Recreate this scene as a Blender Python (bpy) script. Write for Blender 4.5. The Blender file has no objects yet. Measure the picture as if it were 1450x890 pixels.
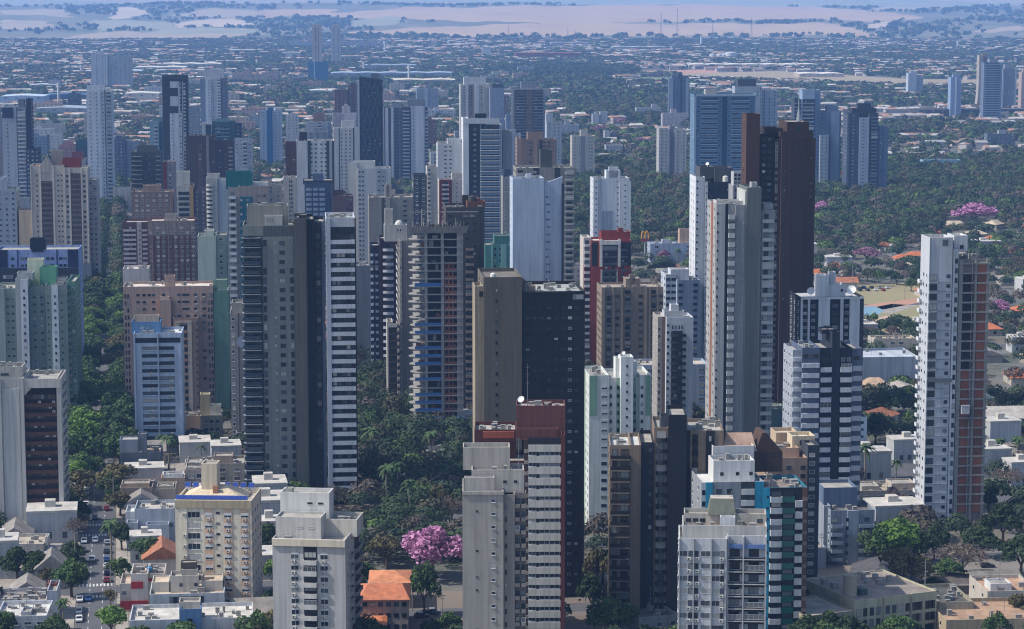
import bpy, math, random
import numpy as np
R = math.radians
C = bpy.context.scene.collection
SC = bpy.context.scene
random.seed(7); rng = np.random.default_rng(7)

# ------------------------------------------------------------------ camera, sky, sun, exposure
H, F, YH = 168.0, 3400.0, -12.0          # eye height (m), focal length and horizon row in photograph pixels
PW, PH = 1450, 890
PITCH = math.atan((PH/2-YH)/F)
cd = bpy.data.cameras.new('camera'); cam = bpy.data.objects.new('camera', cd); C.objects.link(cam)
cam.location = (0, 0, H); cam.rotation_euler = (math.pi/2-PITCH, 0, 0)
cd.sensor_fit = 'HORIZONTAL'; cd.sensor_width = 36; cd.lens = 36*F/PW
cd.clip_start = 1; cd.clip_end = 120000
SC.camera = cam
SUN_EL, SUN_AZ = 47, -99                 # degrees; azimuth clockwise from +Y (negative = left of view)
w = bpy.data.worlds.new('World'); SC.world = w; w.use_nodes = True
nt = w.node_tree; sky = nt.nodes.new('ShaderNodeTexSky'); sky.sky_type = 'NISHITA'; sky.sun_disc = False
sky.sun_elevation = R(SUN_EL); sky.sun_rotation = R(SUN_AZ); sky.altitude = 500; sky.air_density = 1.0; sky.dust_density = 2.2; sky.ozone_density = 0.9
nt.links.new(sky.outputs[0], nt.nodes['Background'].inputs[0]); nt.nodes['Background'].inputs[1].default_value = 0.142
sl = bpy.data.lights.new('sun', 'SUN'); so = bpy.data.objects.new('sun', sl); C.objects.link(so)
sl.energy = 4.0; sl.angle = R(0.53); sl.color = (1, .945, .86)
so.rotation_euler = (R(90-SUN_EL), 0, R(-SUN_AZ+180)); so.location = (-300, 400, 400)
SC.view_settings.view_transform = 'Standard'; SC.view_settings.look = 'None'; SC.view_settings.gamma = 1
SC.view_settings.exposure = 0.45; SC.view_settings.use_curve_mapping = False
HAZE = (6.4e-5, (.27, .50, 1.0), (.0, .0, .0))
cy = SC.cycles
cy.use_denoising = True; cy.max_bounces = 5; cy.diffuse_bounces = 3; cy.glossy_bounces = 2; cy.transmission_bounces = 2
cy.transparent_max_bounces = 4; cy.volume_bounces = 1; cy.caustics_reflective = False; cy.caustics_refractive = False
cy.sample_clamp_indirect = 4; cy.filter_width = 1.15

# ------------------------------------------------------------------ picture <-> ground geometry
sp, cp = math.sin(PITCH), math.cos(PITCH)
def ray(px, py):
    dx = (px-PW/2)/F; dy = -(py-PH/2)/F
    return (dx, cp+dy*sp, -sp+dy*cp)
def G(px, py, z=0.0):
    d = ray(px, py); t = (z-H)/d[2]
    return (d[0]*t, d[1]*t, z)
def SCALE(py):
    d = ray(725, py); return F*(-d[2])/H
GR, SR = 5.0, 9.2                                  # street grid turn, degrees

# ------------------------------------------------------------------ materials
MATS = {}
def lin(h):
    h = h.lstrip('#'); v = [int(h[i:i+2], 16)/255 for i in (0, 2, 4)]
    return tuple(x/12.92 if x <= .04045 else ((x+.055)/1.055)**2.4 for x in v)
class NT:
    def __init__(s, name):
        s.m = bpy.data.materials.new(name); s.m.use_nodes = True; s.t = s.m.node_tree
        s.b = s.t.nodes['Principled BSDF']
    def n(s, typ, **k):
        o = s.t.nodes.new('ShaderNode'+typ)
        for a, v in k.items(): setattr(o, a, v)
        return o
    def l(s, a, b): s.t.links.new(a, b)
    def mix(s, f, a, b, mode='MIX'):
        o = s.n('Mix', data_type='RGBA', blend_type=mode)
        for i, v in ((0, f), (6, a), (7, b)):
            if isinstance(v, bpy.types.NodeSocket): s.l(v, o.inputs[i])
            else: o.inputs[i].default_value = v if i == 0 else (tuple(v)+(1,))[:4]
        return o.outputs[2]
    def ramp(s, fac, *st):
        o = s.n('ValToRGB'); e = o.color_ramp.elements
        while len(e) < len(st): e.new(.5)
        for k, (p, c) in enumerate(st):
            e[k].position = p; e[k].color = (c, c, c, 1) if not isinstance(c, tuple) else tuple(c)+(1,)
        s.l(fac, o.inputs[0]); return o.outputs[0]
    def math(s, op, a, b=None):
        o = s.n('Math', operation=op)
        for i, v in ((0, a), (1, b)):
            if v is None: continue
            if isinstance(v, bpy.types.NodeSocket): s.l(v, o.inputs[i])
            else: o.inputs[i].default_value = v
        return o.outputs[0]
    def coord(s, which='Object', scale=(1, 1, 1)):
        tc = s.n('TexCoord'); mp = s.n('Mapping'); mp.inputs['Scale'].default_value = scale
        s.l(tc.outputs[which], mp.inputs[0]); return mp.outputs[0]
    def noise(s, vec, sc, det=3, rough=.55):
        o = s.n('TexNoise'); o.inputs['Scale'].default_value = sc; o.inputs['Detail'].default_value = det; o.inputs['Roughness'].default_value = rough
        s.l(vec, o.inputs['Vector']); return o.outputs[0]
def wall(hexc, dirt=.7, rough=.85, line=3.0, name='painted_wall'):
    k = ('w', hexc, dirt, rough, line)
    if k in MATS: return MATS[k]
    n = NT(name); c = lin(hexc) if isinstance(hexc, str) else hexc
    big = n.noise(n.coord(scale=(1, 1, .6)), .09, 4)
    streak = n.noise(n.coord(scale=(1.3, 1.3, .05)), .8, 5, .65)
    fine = n.noise(n.coord(), 1.7, 3, .6)
    c0 = n.mix(n.ramp(big, (.3, 0), (.7, 1)), tuple(x*.88 for x in c), tuple(min(1, x*1.07) for x in c))
    dk = tuple(x*.55 for x in c)
    c1 = n.mix(n.math('MULTIPLY', n.ramp(streak, (.42, 0), (.68, 1)), dirt), c0, dk)
    c1 = n.mix(n.math('MULTIPLY', n.ramp(fine, (.4, 0), (.7, 1)), .16), c1, tuple(x*.8 for x in c))
    if line:
        sx = n.n('SeparateXYZ'); n.l(n.coord(), sx.inputs[0])
        md = n.math('MODULO', n.math('ADD', sx.outputs[2], 300.0), line)
        c1 = n.mix(n.math('MULTIPLY', n.math('LESS_THAN', md, .12), .22), c1, tuple(x*.5 for x in c))
    n.l(c1, n.b.inputs['Base Color']); n.b.inputs['Roughness'].default_value = rough
    n.b.inputs['Specular IOR Level'].default_value = .25
    MATS[k] = n.m; return n.m
def roofmat(hexc='#a09c94', name='roof_deck'):
    k = ('r', hexc)
    if k in MATS: return MATS[k]
    n = NT(name); c = lin(hexc)
    a = n.noise(n.coord(), .25, 5, .65); b = n.noise(n.coord(scale=(1, 3, 1)), 1.1, 4, .6)
    col = n.mix(n.ramp(a, (.3, 0), (.7, 1)), tuple(x*.55 for x in c), tuple(min(1, x*1.15) for x in c))
    col = n.mix(n.math('MULTIPLY', n.ramp(b, (.45, 0), (.8, 1)), .5), col, tuple(x*.35 for x in c))
    n.l(col, n.b.inputs['Base Color']); n.b.inputs['Roughness'].default_value = .9
    MATS[k] = n.m; return n.m
def tilemat(hexc='#b86a42', dirx=True, name='clay_roof_tiles'):
    k = ('t', hexc, dirx)
    if k in MATS: return MATS[k]
    n = NT(name); c = lin(hexc)
    a = n.noise(n.coord(), .5, 4, .6); b = n.noise(n.coord(), 3.2, 2, .5)
    wv = n.n('TexWave'); wv.bands_direction = 'X' if dirx else 'Y'; wv.inputs['Scale'].default_value = 1.6; n.l(n.coord(), wv.inputs[0])
    col = n.mix(n.ramp(a, (.3, 0), (.7, 1)), tuple(x*.6 for x in c), tuple(min(1, x*1.15) for x in c))
    col = n.mix(n.math('MULTIPLY', n.ramp(b, (.5, 0), (.75, 1)), .35), col, tuple(x*.5 for x in c))
    col = n.mix(n.math('MULTIPLY', wv.outputs[1], .25), col, tuple(x*.45 for x in c))
    n.l(col, n.b.inputs['Base Color']); n.b.inputs['Roughness'].default_value = .85
    MATS[k] = n.m; return n.m
def plain(hexc, rough=.6, metal=0, name='paint', var=.2):
    k = ('p', hexc, rough, metal)
    if k in MATS: return MATS[k]
    n = NT(name); c = lin(hexc) if isinstance(hexc, str) else hexc
    a = n.noise(n.coord(), 1.3, 3)
    n.l(n.mix(n.ramp(a, (.35, 0), (.7, 1)), tuple(x*(1-var) for x in c), c), n.b.inputs['Base Color'])
    n.b.inputs['Roughness'].default_value = rough; n.b.inputs['Metallic'].default_value = metal
    MATS[k] = n.m; return n.m
def glass(per='obj', tint=(.018, .026, .036), bright=.78, name='window_glass'):
    k = ('g', per, tint, bright)
    if k in MATS: return MATS[k]
    n = NT(name)
    if per == 'obj': rnd = n.n('ObjectInfo').outputs['Random']
    else: rnd = n.n('NewGeometry').outputs['Random Per Island']
    v = n.n('ValToRGB'); v.color_ramp.interpolation = 'CONSTANT'; e = v.color_ramp.elements
    st = [(0, tint), (.42, tuple(x*.5 for x in tint)), (.60, tuple(x*2.4+.01 for x in tint)), (bright, (.16, .17, .18)), (bright+(1-bright)*.55, (.36, .35, .33))]
    while len(e) < len(st): e.new(.5)
    for q, (p, c) in enumerate(st): e[q].position = p; e[q].color = c+(1,)
    n.l(rnd, v.inputs[0]); n.l(v.outputs[0], n.b.inputs['Base Color'])
    nz = n.noise(n.coord('Object'), .8, 2)
    n.l(n.math('ADD', n.math('MULTIPLY', nz, .18), .10), n.b.inputs['Roughness']); n.b.inputs['Specular IOR Level'].default_value = .45
    MATS[k] = n.m; return n.m
def curtain(hexc='#1b222b', name='dark_glazing', rough=.12):
    k = ('cg', hexc, rough)
    if k in MATS: return MATS[k]
    n = NT(name); c = lin(hexc)
    vo = n.n('TexVoronoi'); vo.distance = 'CHEBYCHEV'; vo.inputs['Scale'].default_value = 1; vo.inputs['Randomness'].default_value = .0
    n.l(n.coord(scale=(.55, .55, .33)), vo.inputs['Vector'])
    wn = n.n('TexWhiteNoise'); n.l(vo.outputs['Position'], wn.inputs[0])
    col = n.mix(n.ramp(wn.outputs[0], (.0, 0), (.75, .35), (1, 1)), tuple(x*.55 for x in c), tuple(x*1.9+.004 for x in c))
    n.l(col, n.b.inputs['Base Color']); n.b.inputs['Roughness'].default_value = rough; n.b.inputs['Specular IOR Level'].default_value = .4
    MATS[k] = n.m; return n.m

# ------------------------------------------------------------------ mesh builder
class MB:
    def __init__(s): s.v = []; s.f = []; s.m = []
    def quad(s, a, b, c, d, mi=0):
        i = len(s.v); s.v += [a, b, c, d]; s.f.append((i, i+1, i+2, i+3)); s.m.append(mi)
    def poly(s, pts, mi=0):
        i = len(s.v); s.v += list(pts); s.f.append(tuple(range(i, i+len(pts)))); s.m.append(mi)
    def box(s, x0, x1, y0, y1, z0, z1, mi=0, mt=None):
        if x0 > x1: x0, x1 = x1, x0
        if y0 > y1: y0, y1 = y1, y0
        i = len(s.v)
        s.v += [(x0,y0,z0),(x1,y0,z0),(x1,y1,z0),(x0,y1,z0),(x0,y0,z1),(x1,y0,z1),(x1,y1,z1),(x0,y1,z1)]
        s.f += [(i,i+3,i+2,i+1),(i+4,i+5,i+6,i+7),(i,i+1,i+5,i+4),(i+1,i+2,i+6,i+5),(i+2,i+3,i+7,i+6),(i+3,i,i+4,i+7)]
        s.m += [mi, mi if mt is None else mt, mi, mi, mi, mi]
    def cyl(s, x, y, z0, z1, r0, r1=None, n=10, mi=0, cap=True):
        r1 = r0 if r1 is None else r1; i = len(s.v)
        for k in range(n):
            a = 2*math.pi*k/n; s.v.append((x+r0*math.cos(a), y+r0*math.sin(a), z0))
        for k in range(n):
            a = 2*math.pi*k/n; s.v.append((x+r1*math.cos(a), y+r1*math.sin(a), z1))
        for k in range(n): s.f.append((i+k, i+(k+1)%n, i+n+(k+1)%n, i+n+k)); s.m.append(mi)
        if cap: s.f.append(tuple(range(i+n, i+2*n))); s.m.append(mi)
    def tube(s, p, q, r0, r1=None, n=6, mi=0):
        r1 = r0 if r1 is None else r1
        p = np.array(p, float); q = np.array(q, float); d = q-p; L = np.linalg.norm(d); d /= max(L, 1e-6)
        a = np.cross(d, (0, 0, 1) if abs(d[2]) < .9 else (1, 0, 0)); a /= np.linalg.norm(a); b = np.cross(d, a); i = len(s.v)
        for c, r in ((p, r0), (q, r1)):
            for k in range(n):
                t = 2*math.pi*k/n; s.v.append(tuple(c+r*(math.cos(t)*a+math.sin(t)*b)))
        for k in range(n): s.f.append((i+k, i+(k+1)%n, i+n+(k+1)%n, i+n+k)); s.m.append(mi)
        s.f.append(tuple(range(i+n, i+2*n))); s.m.append(mi)
    def mesh(s, name, mats):
        me = bpy.data.meshes.new(name); me.from_pydata(s.v, [], s.f)
        for m in mats: me.materials.append(m)
        me.polygons.foreach_set('material_index', s.m); me.update(); return me
    def build(s, name, mats, parent=None, loc=None, rz=0):
        return link(name, s.mesh(name, mats), parent, loc, rz)
def link(name, data, parent=None, loc=None, rz=0):
    o = bpy.data.objects.new(name, data); C.objects.link(o)
    if parent: o.parent = parent
    if loc is not None: o.location = loc
    if rz: o.rotation_euler = (0, 0, rz)
    return o
def tag(o, label=None, cat=None, group=None, kind=None):
    for k, v in (('label', label), ('category', cat), ('group', group), ('kind', kind)):
        if v: o[k] = v
    return o
def empty(name, loc, rz=0, label=None, cat=None, group=None):
    o = bpy.data.objects.new(name, None); C.objects.link(o); o.location = loc; o.rotation_euler = (0, 0, rz); o.empty_display_size = 1
    return tag(o, label, cat, group)
def big_mesh(name, V, Fq, mats, smooth=False):
    """V (N,3) array, Fq (M,4) quads"""
    me = bpy.data.meshes.new(name); V = np.asarray(V, np.float32); Fq = np.asarray(Fq, np.int32)
    me.vertices.add(len(V)); me.vertices.foreach_set('co', V.ravel())
    me.loops.add(Fq.size); me.loops.foreach_set('vertex_index', Fq.ravel())
    me.polygons.add(len(Fq)); k = Fq.shape[1]
    me.polygons.foreach_set('loop_start', np.arange(0, Fq.size, k, dtype=np.int32))
    me.polygons.foreach_set('loop_total', np.full(len(Fq), k, np.int32))
    for m in mats: me.materials.append(m)
    me.update(calc_edges=True); me.validate(); return me

# ------------------------------------------------------------------ building kit
FOOT = []                                 # footprints (corner, e, u, w, d) for keeping trees and houses out
SHARED = {}
FRAME_L = '#c8cacc'; FRAME_D = '#2a2c30'
def win_mesh(w, h, kind, per):
    k = ('win', round(w, 2), round(h, 2), kind, per)
    if k in SHARED: return SHARED[k]
    b = MB(); t = .07
    fr = plain(FRAME_D, .5, name='dark_window_frame') if kind in ('drk', 'tan') else plain(FRAME_L, .5, name='pale_window_frame')
    g = glass(per) if kind != 'blind' else glass(per, (.05, .055, .06), .45)
    if kind == 'dim': g, fr = glass(per, (.012, .014, .017), .93), plain('#1d2023', .5, name='black_window_frame')
    if kind == 'tan': g = glass(per, (.03, .024, .018), .86)
    if kind == 'pale': g = glass(per, (.12, .13, .14), .4)
    b.box(-w/2, w/2, -.07, 0, 0, t, 0); b.box(-w/2, w/2, -.05, 0, h-t, h, 0)
    b.box(-w/2, -w/2+t, -.05, 0, t, h-t, 0); b.box(w/2-t, w/2, -.05, 0, t, h-t, 0)
    b.quad((-w/2+t, -.02, t), (w/2-t, -.02, t), (w/2-t, -.02, h-t), (-w/2+t, -.02, h-t), 1)
    nm = max(1, int(round(w/1.1)))
    for q in range(1, nm):
        x = -w/2+w*q/nm; b.box(x-.03, x+.03, -.045, -.021, t, h-t, 0)
    if kind == 'shut':
        b.box(-w/2+t, w/2-t, -.05, -.021, h*.45, h-t, 0)
    if kind == 'arch':
        pts = [(w/2*math.cos(a), -.03, h+w*.28*math.sin(a)) for a in np.linspace(0, math.pi, 9)]; b.poly(pts[::-1], 0)
    if kind == 'sill' or kind == 'std':
        b.box(-w/2-.08, w/2+.08, -.16, 0, -.1, -.002, 0)
    SHARED[k] = b.mesh('window', [fr, g]); return SHARED[k]
def balc_mesh(w, p, h, style, mat, mat2):
    k = ('bal', round(w, 2), round(p, 2), round(h, 2), style, mat.name, mat2.name if mat2 else '')
    if k in SHARED: return SHARED[k]
    b = MB(); t = .14
    if style == 'band':
        b.box(-w/2, w/2, -p, -.001, 0, h)
    elif style == 'slab':
        b.box(-w/2, w/2, -p, -.001, 0, h)
    else:
        b.box(-w/2, w/2, -p, -.001, 0, .2)
        if style == 'solid':
            b.box(-w/2, w/2, -p, -p+t, .2, h); b.box(-w/2, -w/2+t, -p+t, -.001, .2, h); b.box(w/2-t, w/2, -p+t, -.001, .2, h)
        elif style == 'glass':
            b.box(-w/2, w/2, -p, -p+.05, .2, h-.08, 1); b.box(-w/2, w/2, -p-.03, -p+.06, h-.08, h)
            b.box(-w/2, -w/2+.05, -p+.06, -.001, .2, h, 1); b.box(w/2-.05, w/2, -p+.06, -.001, .2, h, 1)
        elif style == 'rail':
            b.box(-w/2, w/2, -p, -p+.07, h-.09, h, 1); n = max(4, int(w/.28))
            for q in range(n+1):
                x = -w/2+.04+(w-.08)*q/n; b.box(x-.04, x+.04, -p+.01, -p+.06, .2, h-.09, 1)
            b.box(-w/2, -w/2+.06, -p+.07, -.001, .3, h, 1); b.box(w/2-.06, w/2, -p+.07, -.001, .3, h, 1)
        elif style == 'curve':
            n = 10; pts = [(-w/2+w*q/n, -p*(.35+.65*math.sin(math.pi*q/n))) for q in range(n+1)]
            for (xa, ya), (xb, yb) in zip(pts, pts[1:]):
                b.quad((xa, ya, 0), (xb, yb, 0), (xb, yb, h), (xa, ya, h)); b.quad((xa, ya, .2), (xa, 0, .2), (xb, 0, .2), (xb, yb, .2)); b.quad((xa, ya, 0), (xa, 0, 0), (xb, 0, 0), (xb, yb, 0))
                b.quad((xa, ya, h), (xb, yb, h), (xb, yb+t, h), (xa, ya+t, h)); b.quad((xb, yb+t, .2), (xa, ya+t, .2), (xa, ya+t, h), (xb, yb+t, h))
            b.quad((-w/2, 0, 0), (-w/2, -p*.35, 0), (-w/2, -p*.35, h), (-w/2, 0, h)); b.quad((w/2, -p*.35, 0), (w/2, 0, 0), (w/2, 0, h), (w/2, -p*.35, h))
    SHARED[k] = b.mesh('balcony', [mat, mat2 or mat]); return SHARED[k]
def ac_mesh():
    if 'ac' not in SHARED:
        b = MB(); b.box(-.42, .42, -.45, -.001, 0, .62, 0); n = 10
        pts = [(-.1+.24*math.cos(2*math.pi*q/n), -.452, .31+.24*math.sin(2*math.pi*q/n)) for q in range(n)]; b.poly(pts, 1)
        b.box(-.35, -.28, -.4, -.001, -.25, -.002, 1); b.box(.28, .35, -.4, -.001, -.25, -.002, 1)
        SHARED['ac'] = b.mesh('ac_unit', [plain('#c4c2bc', .6, name='ac_casing'), plain('#3a3a3a', .7, name='ac_grille')])
    return SHARED['ac']
class Mass: pass
class Bld:
    def __init__(s, name, label, x0, x1, yt, yb, rot=GR, fp=None, cat='building', group=None, yr=None):
        s.yr = yr if yr else (yt+min(yb, 880))/2
        Y = G(725, yb)[1]; d = ray(x0, s.yr); t = Y/d[1]
        s.o = np.array((d[0]*t, Y)); a = R(rot); s.e = np.array((math.cos(a), math.sin(a))); s.u = np.array((-math.sin(a), math.cos(a)))
        s.sc = SCALE(yb); s.fh = fp/s.sc if fp else 3.0
        s.root = empty(name, (s.o[0], s.o[1], 0), a, label, cat, group)
        s.wins = []; s.bals = {}; s.x0, s.x1 = x0, x1; s.masses = []; s.strips = []; s.rnd = random.Random(int(x0*31+yb*7))
    def lx(s, px, fd=0):
        d = ray(px, s.yr); r = np.array((d[0], d[1])); p = s.o+fd*s.u
        return -(p[0]*r[1]-p[1]*r[0])/(s.e[0]*r[1]-s.e[1]*r[0])
    def z(s, py, lx, fd=0):
        p = s.o+lx*s.e+fd*s.u; d = ray(725, py); return H+p[1]/d[1]*d[2]
    def sees(s, face, m):
        if face == 'F': return True
        c = s.o+s.e*(m.a if face == 'L' else m.b)+s.u*(m.fd+m.d/2); nrm = -s.e if face == 'L' else s.e
        return float(np.dot(nrm, c)) < 0
    def mass(s, x0, x1, yt, d, mat, fd=0, on=None, ybot=None, roof=None, par=1.0, name='wall', wm=None):
        m = Mass(); m.fd, m.d = fd, d; m.a = s.lx(x0, fd); m.b = s.lx(x1, fd) if wm is None else m.a+wm
        xm = (m.a+m.b)/2; m.z1 = s.z(yt, xm, fd); m.z0 = 0.0
        if on is not None: m.z0 = on.deck
        if ybot is not None: m.z0 = s.z(ybot, xm, fd)
        if m.z1 < m.z0+1: m.z1 = m.z0+1
        par = min(par, (m.z1-m.z0)*.4); m.deck = m.z1-par; m.par = par
        mat = wall(mat) if isinstance(mat, str) else mat; rf = roofmat(roof) if isinstance(roof, str) else (roof or roofmat())
        b = MB(); a, c, y0, y1, z0, z1 = m.a, m.b, fd, fd+d, m.z0, m.z1; t = .25
        b.quad((a,y0,z0),(c,y0,z0),(c,y0,z1),(a,y0,z1)); b.quad((c,y0,z0),(c,y1,z0),(c,y1,z1),(c,y0,z1))
        b.quad((c,y1,z0),(a,y1,z0),(a,y1,z1),(c,y1,z1)); b.quad((a,y1,z0),(a,y0,z0),(a,y0,z1),(a,y1,z1))
        if m.z0 > 0: b.quad((a,y1,z0),(c,y1,z0),(c,y0,z0),(a,y0,z0))
        if par > .05:
            i0, i1, j0, j1, dk = a+t, c-t, y0+t, y1-t, m.deck
            b.quad((a,y0,z1),(c,y0,z1),(i1,j0,z1),(i0,j0,z1)); b.quad((c,y0,z1),(c,y1,z1),(i1,j1,z1),(i1,j0,z1))
            b.quad((c,y1,z1),(a,y1,z1),(i0,j1,z1),(i1,j1,z1)); b.quad((a,y1,z1),(a,y0,z1),(i0,j0,z1),(i0,j1,z1))
            b.quad((i1,j0,dk),(i0,j0,dk),(i0,j0,z1),(i1,j0,z1)); b.quad((i1,j1,dk),(i1,j0,dk),(i1,j0,z1),(i1,j1,z1))
            b.quad((i0,j1,dk),(i1,j1,dk),(i1,j1,z1),(i0,j1,z1)); b.quad((i0,j0,dk),(i0,j1,dk),(i0,j1,z1),(i0,j0,z1))
            b.quad((i0,j0,dk),(i1,j0,dk),(i1,j1,dk),(i0,j1,dk), 1)
        else:
            b.quad((a,y0,z1),(c,y0,z1),(c,y1,z1),(a,y1,z1), 1)
        b.build(name, [mat, rf], s.root); s.masses.append(m); m.mat = mat
        if m.z0 == 0: FOOT.append((s.o+m.a*s.e+fd*s.u, s.e, s.u, m.b-m.a, d))
        return m
    # point on a face: returns x, y, rz
    def fpt(s, m, face, t):
        if face == 'F': return t, m.fd-.001, 0
        y = m.fd+t*m.d
        return (m.a-.001, y, -math.pi/2) if face == 'L' else (m.b+.001, y, math.pi/2)
    def cols(s, m, face, c):
        if isinstance(c, int):
            fr = [(k+.5)/c for k in range(c)]
            return [m.a+(m.b-m.a)*q for q in fr] if face == 'F' else fr
        return [s.lx(q, m.fd) for q in c] if face == 'F' else c
    def rows(s, m, mt, mb, fh):
        z = m.z1-mt; out = []
        while z > m.z0+mb: out.append(z); z -= fh
        return out
    def win(s, m, face, c, w=1.4, h=1.2, mt=1.6, mb=1.6, fh=None, kind='std', rng_=None, skip=0, lab=None):
        fh = fh or s.fh; rs = s.rows(m, mt, mb, fh)
        if rng_: rs = rs[rng_[0]:rng_[1]]
        seen = s.sees(face, m)
        for t in s.cols(m, face, c):
            x, y, rz = s.fpt(m, face, t)
            for z in rs:
                if skip and s.rnd.random() < skip: continue
                s.wins.append((x, y, z-h, rz, w, h, kind, (0 if seen else 1, -z), m, face, t))
    def balc(s, m, face, spans, h=1.05, p=1.2, mt=2.4, mb=1.5, fh=None, style='solid', mat='#b8b8b6', mat2=None, name='balcony', rng_=None, door_shade=False):
        fh = fh or s.fh; mat = wall(mat, line=0) if isinstance(mat, str) else mat
        if style in ('glass',) and mat2 is None: mat2 = plain('#6f8494', .15, name='railing_glass')
        if style == 'rail' and mat2 is None: mat2 = plain('#17181a', .5, name='black_railing')
        rs = s.rows(m, mt, mb, fh)
        if rng_: rs = rs[rng_[0]:rng_[1]]
        for (p0, p1) in spans:
            if face == 'F': t0, t1 = s.lx(p0, m.fd), s.lx(p1, m.fd); wd = t1-t0
            else: t0, t1 = p0, p1; wd = (t1-t0)*m.d
            x, y, rz = s.fpt(m, face, (t0+t1)/2); me = balc_mesh(wd, p, h, style, mat, mat2)
            for z in rs:
                s.bals.setdefault(name, []).append((x, y, z-h, rz, me, (0 if s.sees(face, m) else 1, -z)))
                if face == 'F' and style in ('solid', 'curve', 'rail', 'glass'):
                    if door_shade: s.wins.append((x, y, z-h+.25, rz, wd*.72, 2.0, 'drk', (0, -z), m, 'F', (t0+t1)/2))  # balcony door, its dark pane also paints the shade of the loggia
                    if style == 'solid' and p > .55 and s.rnd.random() < .16: s.wins.append((x, y-p*.93, z+.01, rz, wd*.96, 1.25, 'pale', (0, -z), None, 'F', 0))
    def ac(s, m, c, mt=3.4, keep=.7, fh=None, dx=0, face='F'):
        for t in s.cols(m, face, c):
            x, y, rz = s.fpt(m, face, t)
            for z in s.rows(m, mt, 2, fh or s.fh):
                if s.rnd.random() < keep: s.bals.setdefault('ac_unit', []).append((x+dx, y, z-.6, rz, ac_mesh(), (0, -z)))
    def strip(s, m, face, spans, mat, p=.12, yt=None, yb=None, name='pier', z0=None, z1=None):
        mat = wall(mat) if isinstance(mat, str) else mat
        for (p0, p1) in spans:
            if face == 'F': t0, t1 = s.lx(p0, m.fd), s.lx(p1, m.fd)
            else: t0, t1 = p0*m.d, p1*m.d
            za = m.z0 if yb is None else s.z(yb, (m.a+m.b)/2, m.fd); zb = m.z1-.02 if yt is None else s.z(yt, (m.a+m.b)/2, m.fd)
            if z0 is not None: za = z0
            if z1 is not None: zb = z1
            b = MB()
            if face == 'F': b.box(t0, t1, m.fd-p, m.fd-.003, za, zb)
            elif face == 'L': b.box(m.a-p, m.a-.003, m.fd+t0, m.fd+t1, za, zb)
            else: b.box(m.b+.003, m.b+p, m.fd+t0, m.fd+t1, za, zb)
            b.build(name, [mat], s.root)
            if face == 'F' and p < 1.5: s.strips.append((m, t0, t1, za, zb, p))
    def sides(s, m, n=3, w=1.4, h=1.2, kind='std', mt=1.6, mb=2, fh=None):
        for f in 'LR':
            s.win(m, f, n, w, h, mt, mb, fh, kind)
    def antenna(s, px, m, h=9, fd=None, dish=False):
        x = s.lx(px, m.fd); y = m.fd+(m.d*.5 if fd is None else fd); b = MB(); z = m.deck
        b.tube((x, y, z), (x, y, z+h), .09, .05, 5)
        for q in (.55, .75, .92): b.box(x-.5, x+.5, y-.03, y+.03, z+h*q, z+h*q+.06)
        b.build('antenna', [plain('#8a8c8e', .5, .6, name='galvanised_steel')], s.root)
    def dish(s, px, m, r=1.1, fd=2.0):
        x = s.lx(px, m.fd); y = m.fd+fd; z = m.z1+.5; b = MB(); n = 12; k = 4
        d = np.array((-.35, -.75, .55)); d /= np.linalg.norm(d); a = np.cross(d, (0, 0, 1)); a /= np.linalg.norm(a); c = np.cross(a, d)
        P = lambda i, j: tuple(np.array((x, y, z+r*.8))+r*i/k*(math.cos(2*math.pi*j/n)*a+math.sin(2*math.pi*j/n)*c)+d*.3*r*(i/k)**2)
        for i in range(k):
            for j in range(n): b.quad(P(i, j), P(i+1, j), P(i+1, j+1), P(i, j+1))
        b.tube((x, y, m.deck), (x, y, z+r*.8), .1); b.tube((x, y, z+r*.8), tuple(np.array((x, y, z+r*.8))+d*r*.8), .04)
        b.build('satellite_dish', [plain('#d8d8d6', .5, name='dish_enamel')], s.root)
    def tank(s, px, m, r=1.2, h=2.2, fd=3, col='#c9c9c4'):
        x = s.lx(px, m.fd); y = m.fd+fd; b = MB(); b.cyl(x, y, m.deck, m.deck+h, r, r*.95, 14); b.cyl(x, y, m.deck+h, m.deck+h+.35, r*.95, .2, 14)
        b.build('water_tank', [plain(col, .6, name='tank_plastic')], s.root)
    def clutter(s, m, n=4):
        W, D = m.b-m.a, m.d
        if W < 4 or D < 4: return
        mt = plain('#8d8c88', .7, name='roof_plant')
        for _ in range(int(n*1.7)):
            x = m.a+1+s.rnd.random()*(W-2.5); y = m.fd+1+s.rnd.random()*(D-2.5); w = s.rnd.uniform(.6, 1.8); d = s.rnd.uniform(.6, 1.6); h = s.rnd.uniform(.5, 1.6)
            q = MB(); q.box(x, x+w, y, y+d, m.deck, m.deck+h); q.box(x-.06, x+w+.06, y-.06, y+d+.06, m.deck+h+.002, m.deck+h+.09); q.build('roof_vent', [mt], s.root)
            if s.rnd.random() < .4: q = MB(); q.cyl(x-.4, y, m.deck, m.deck+s.rnd.uniform(.8, 2), .12, n=6); q.build('vent_pipe', [mt], s.root)
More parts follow.
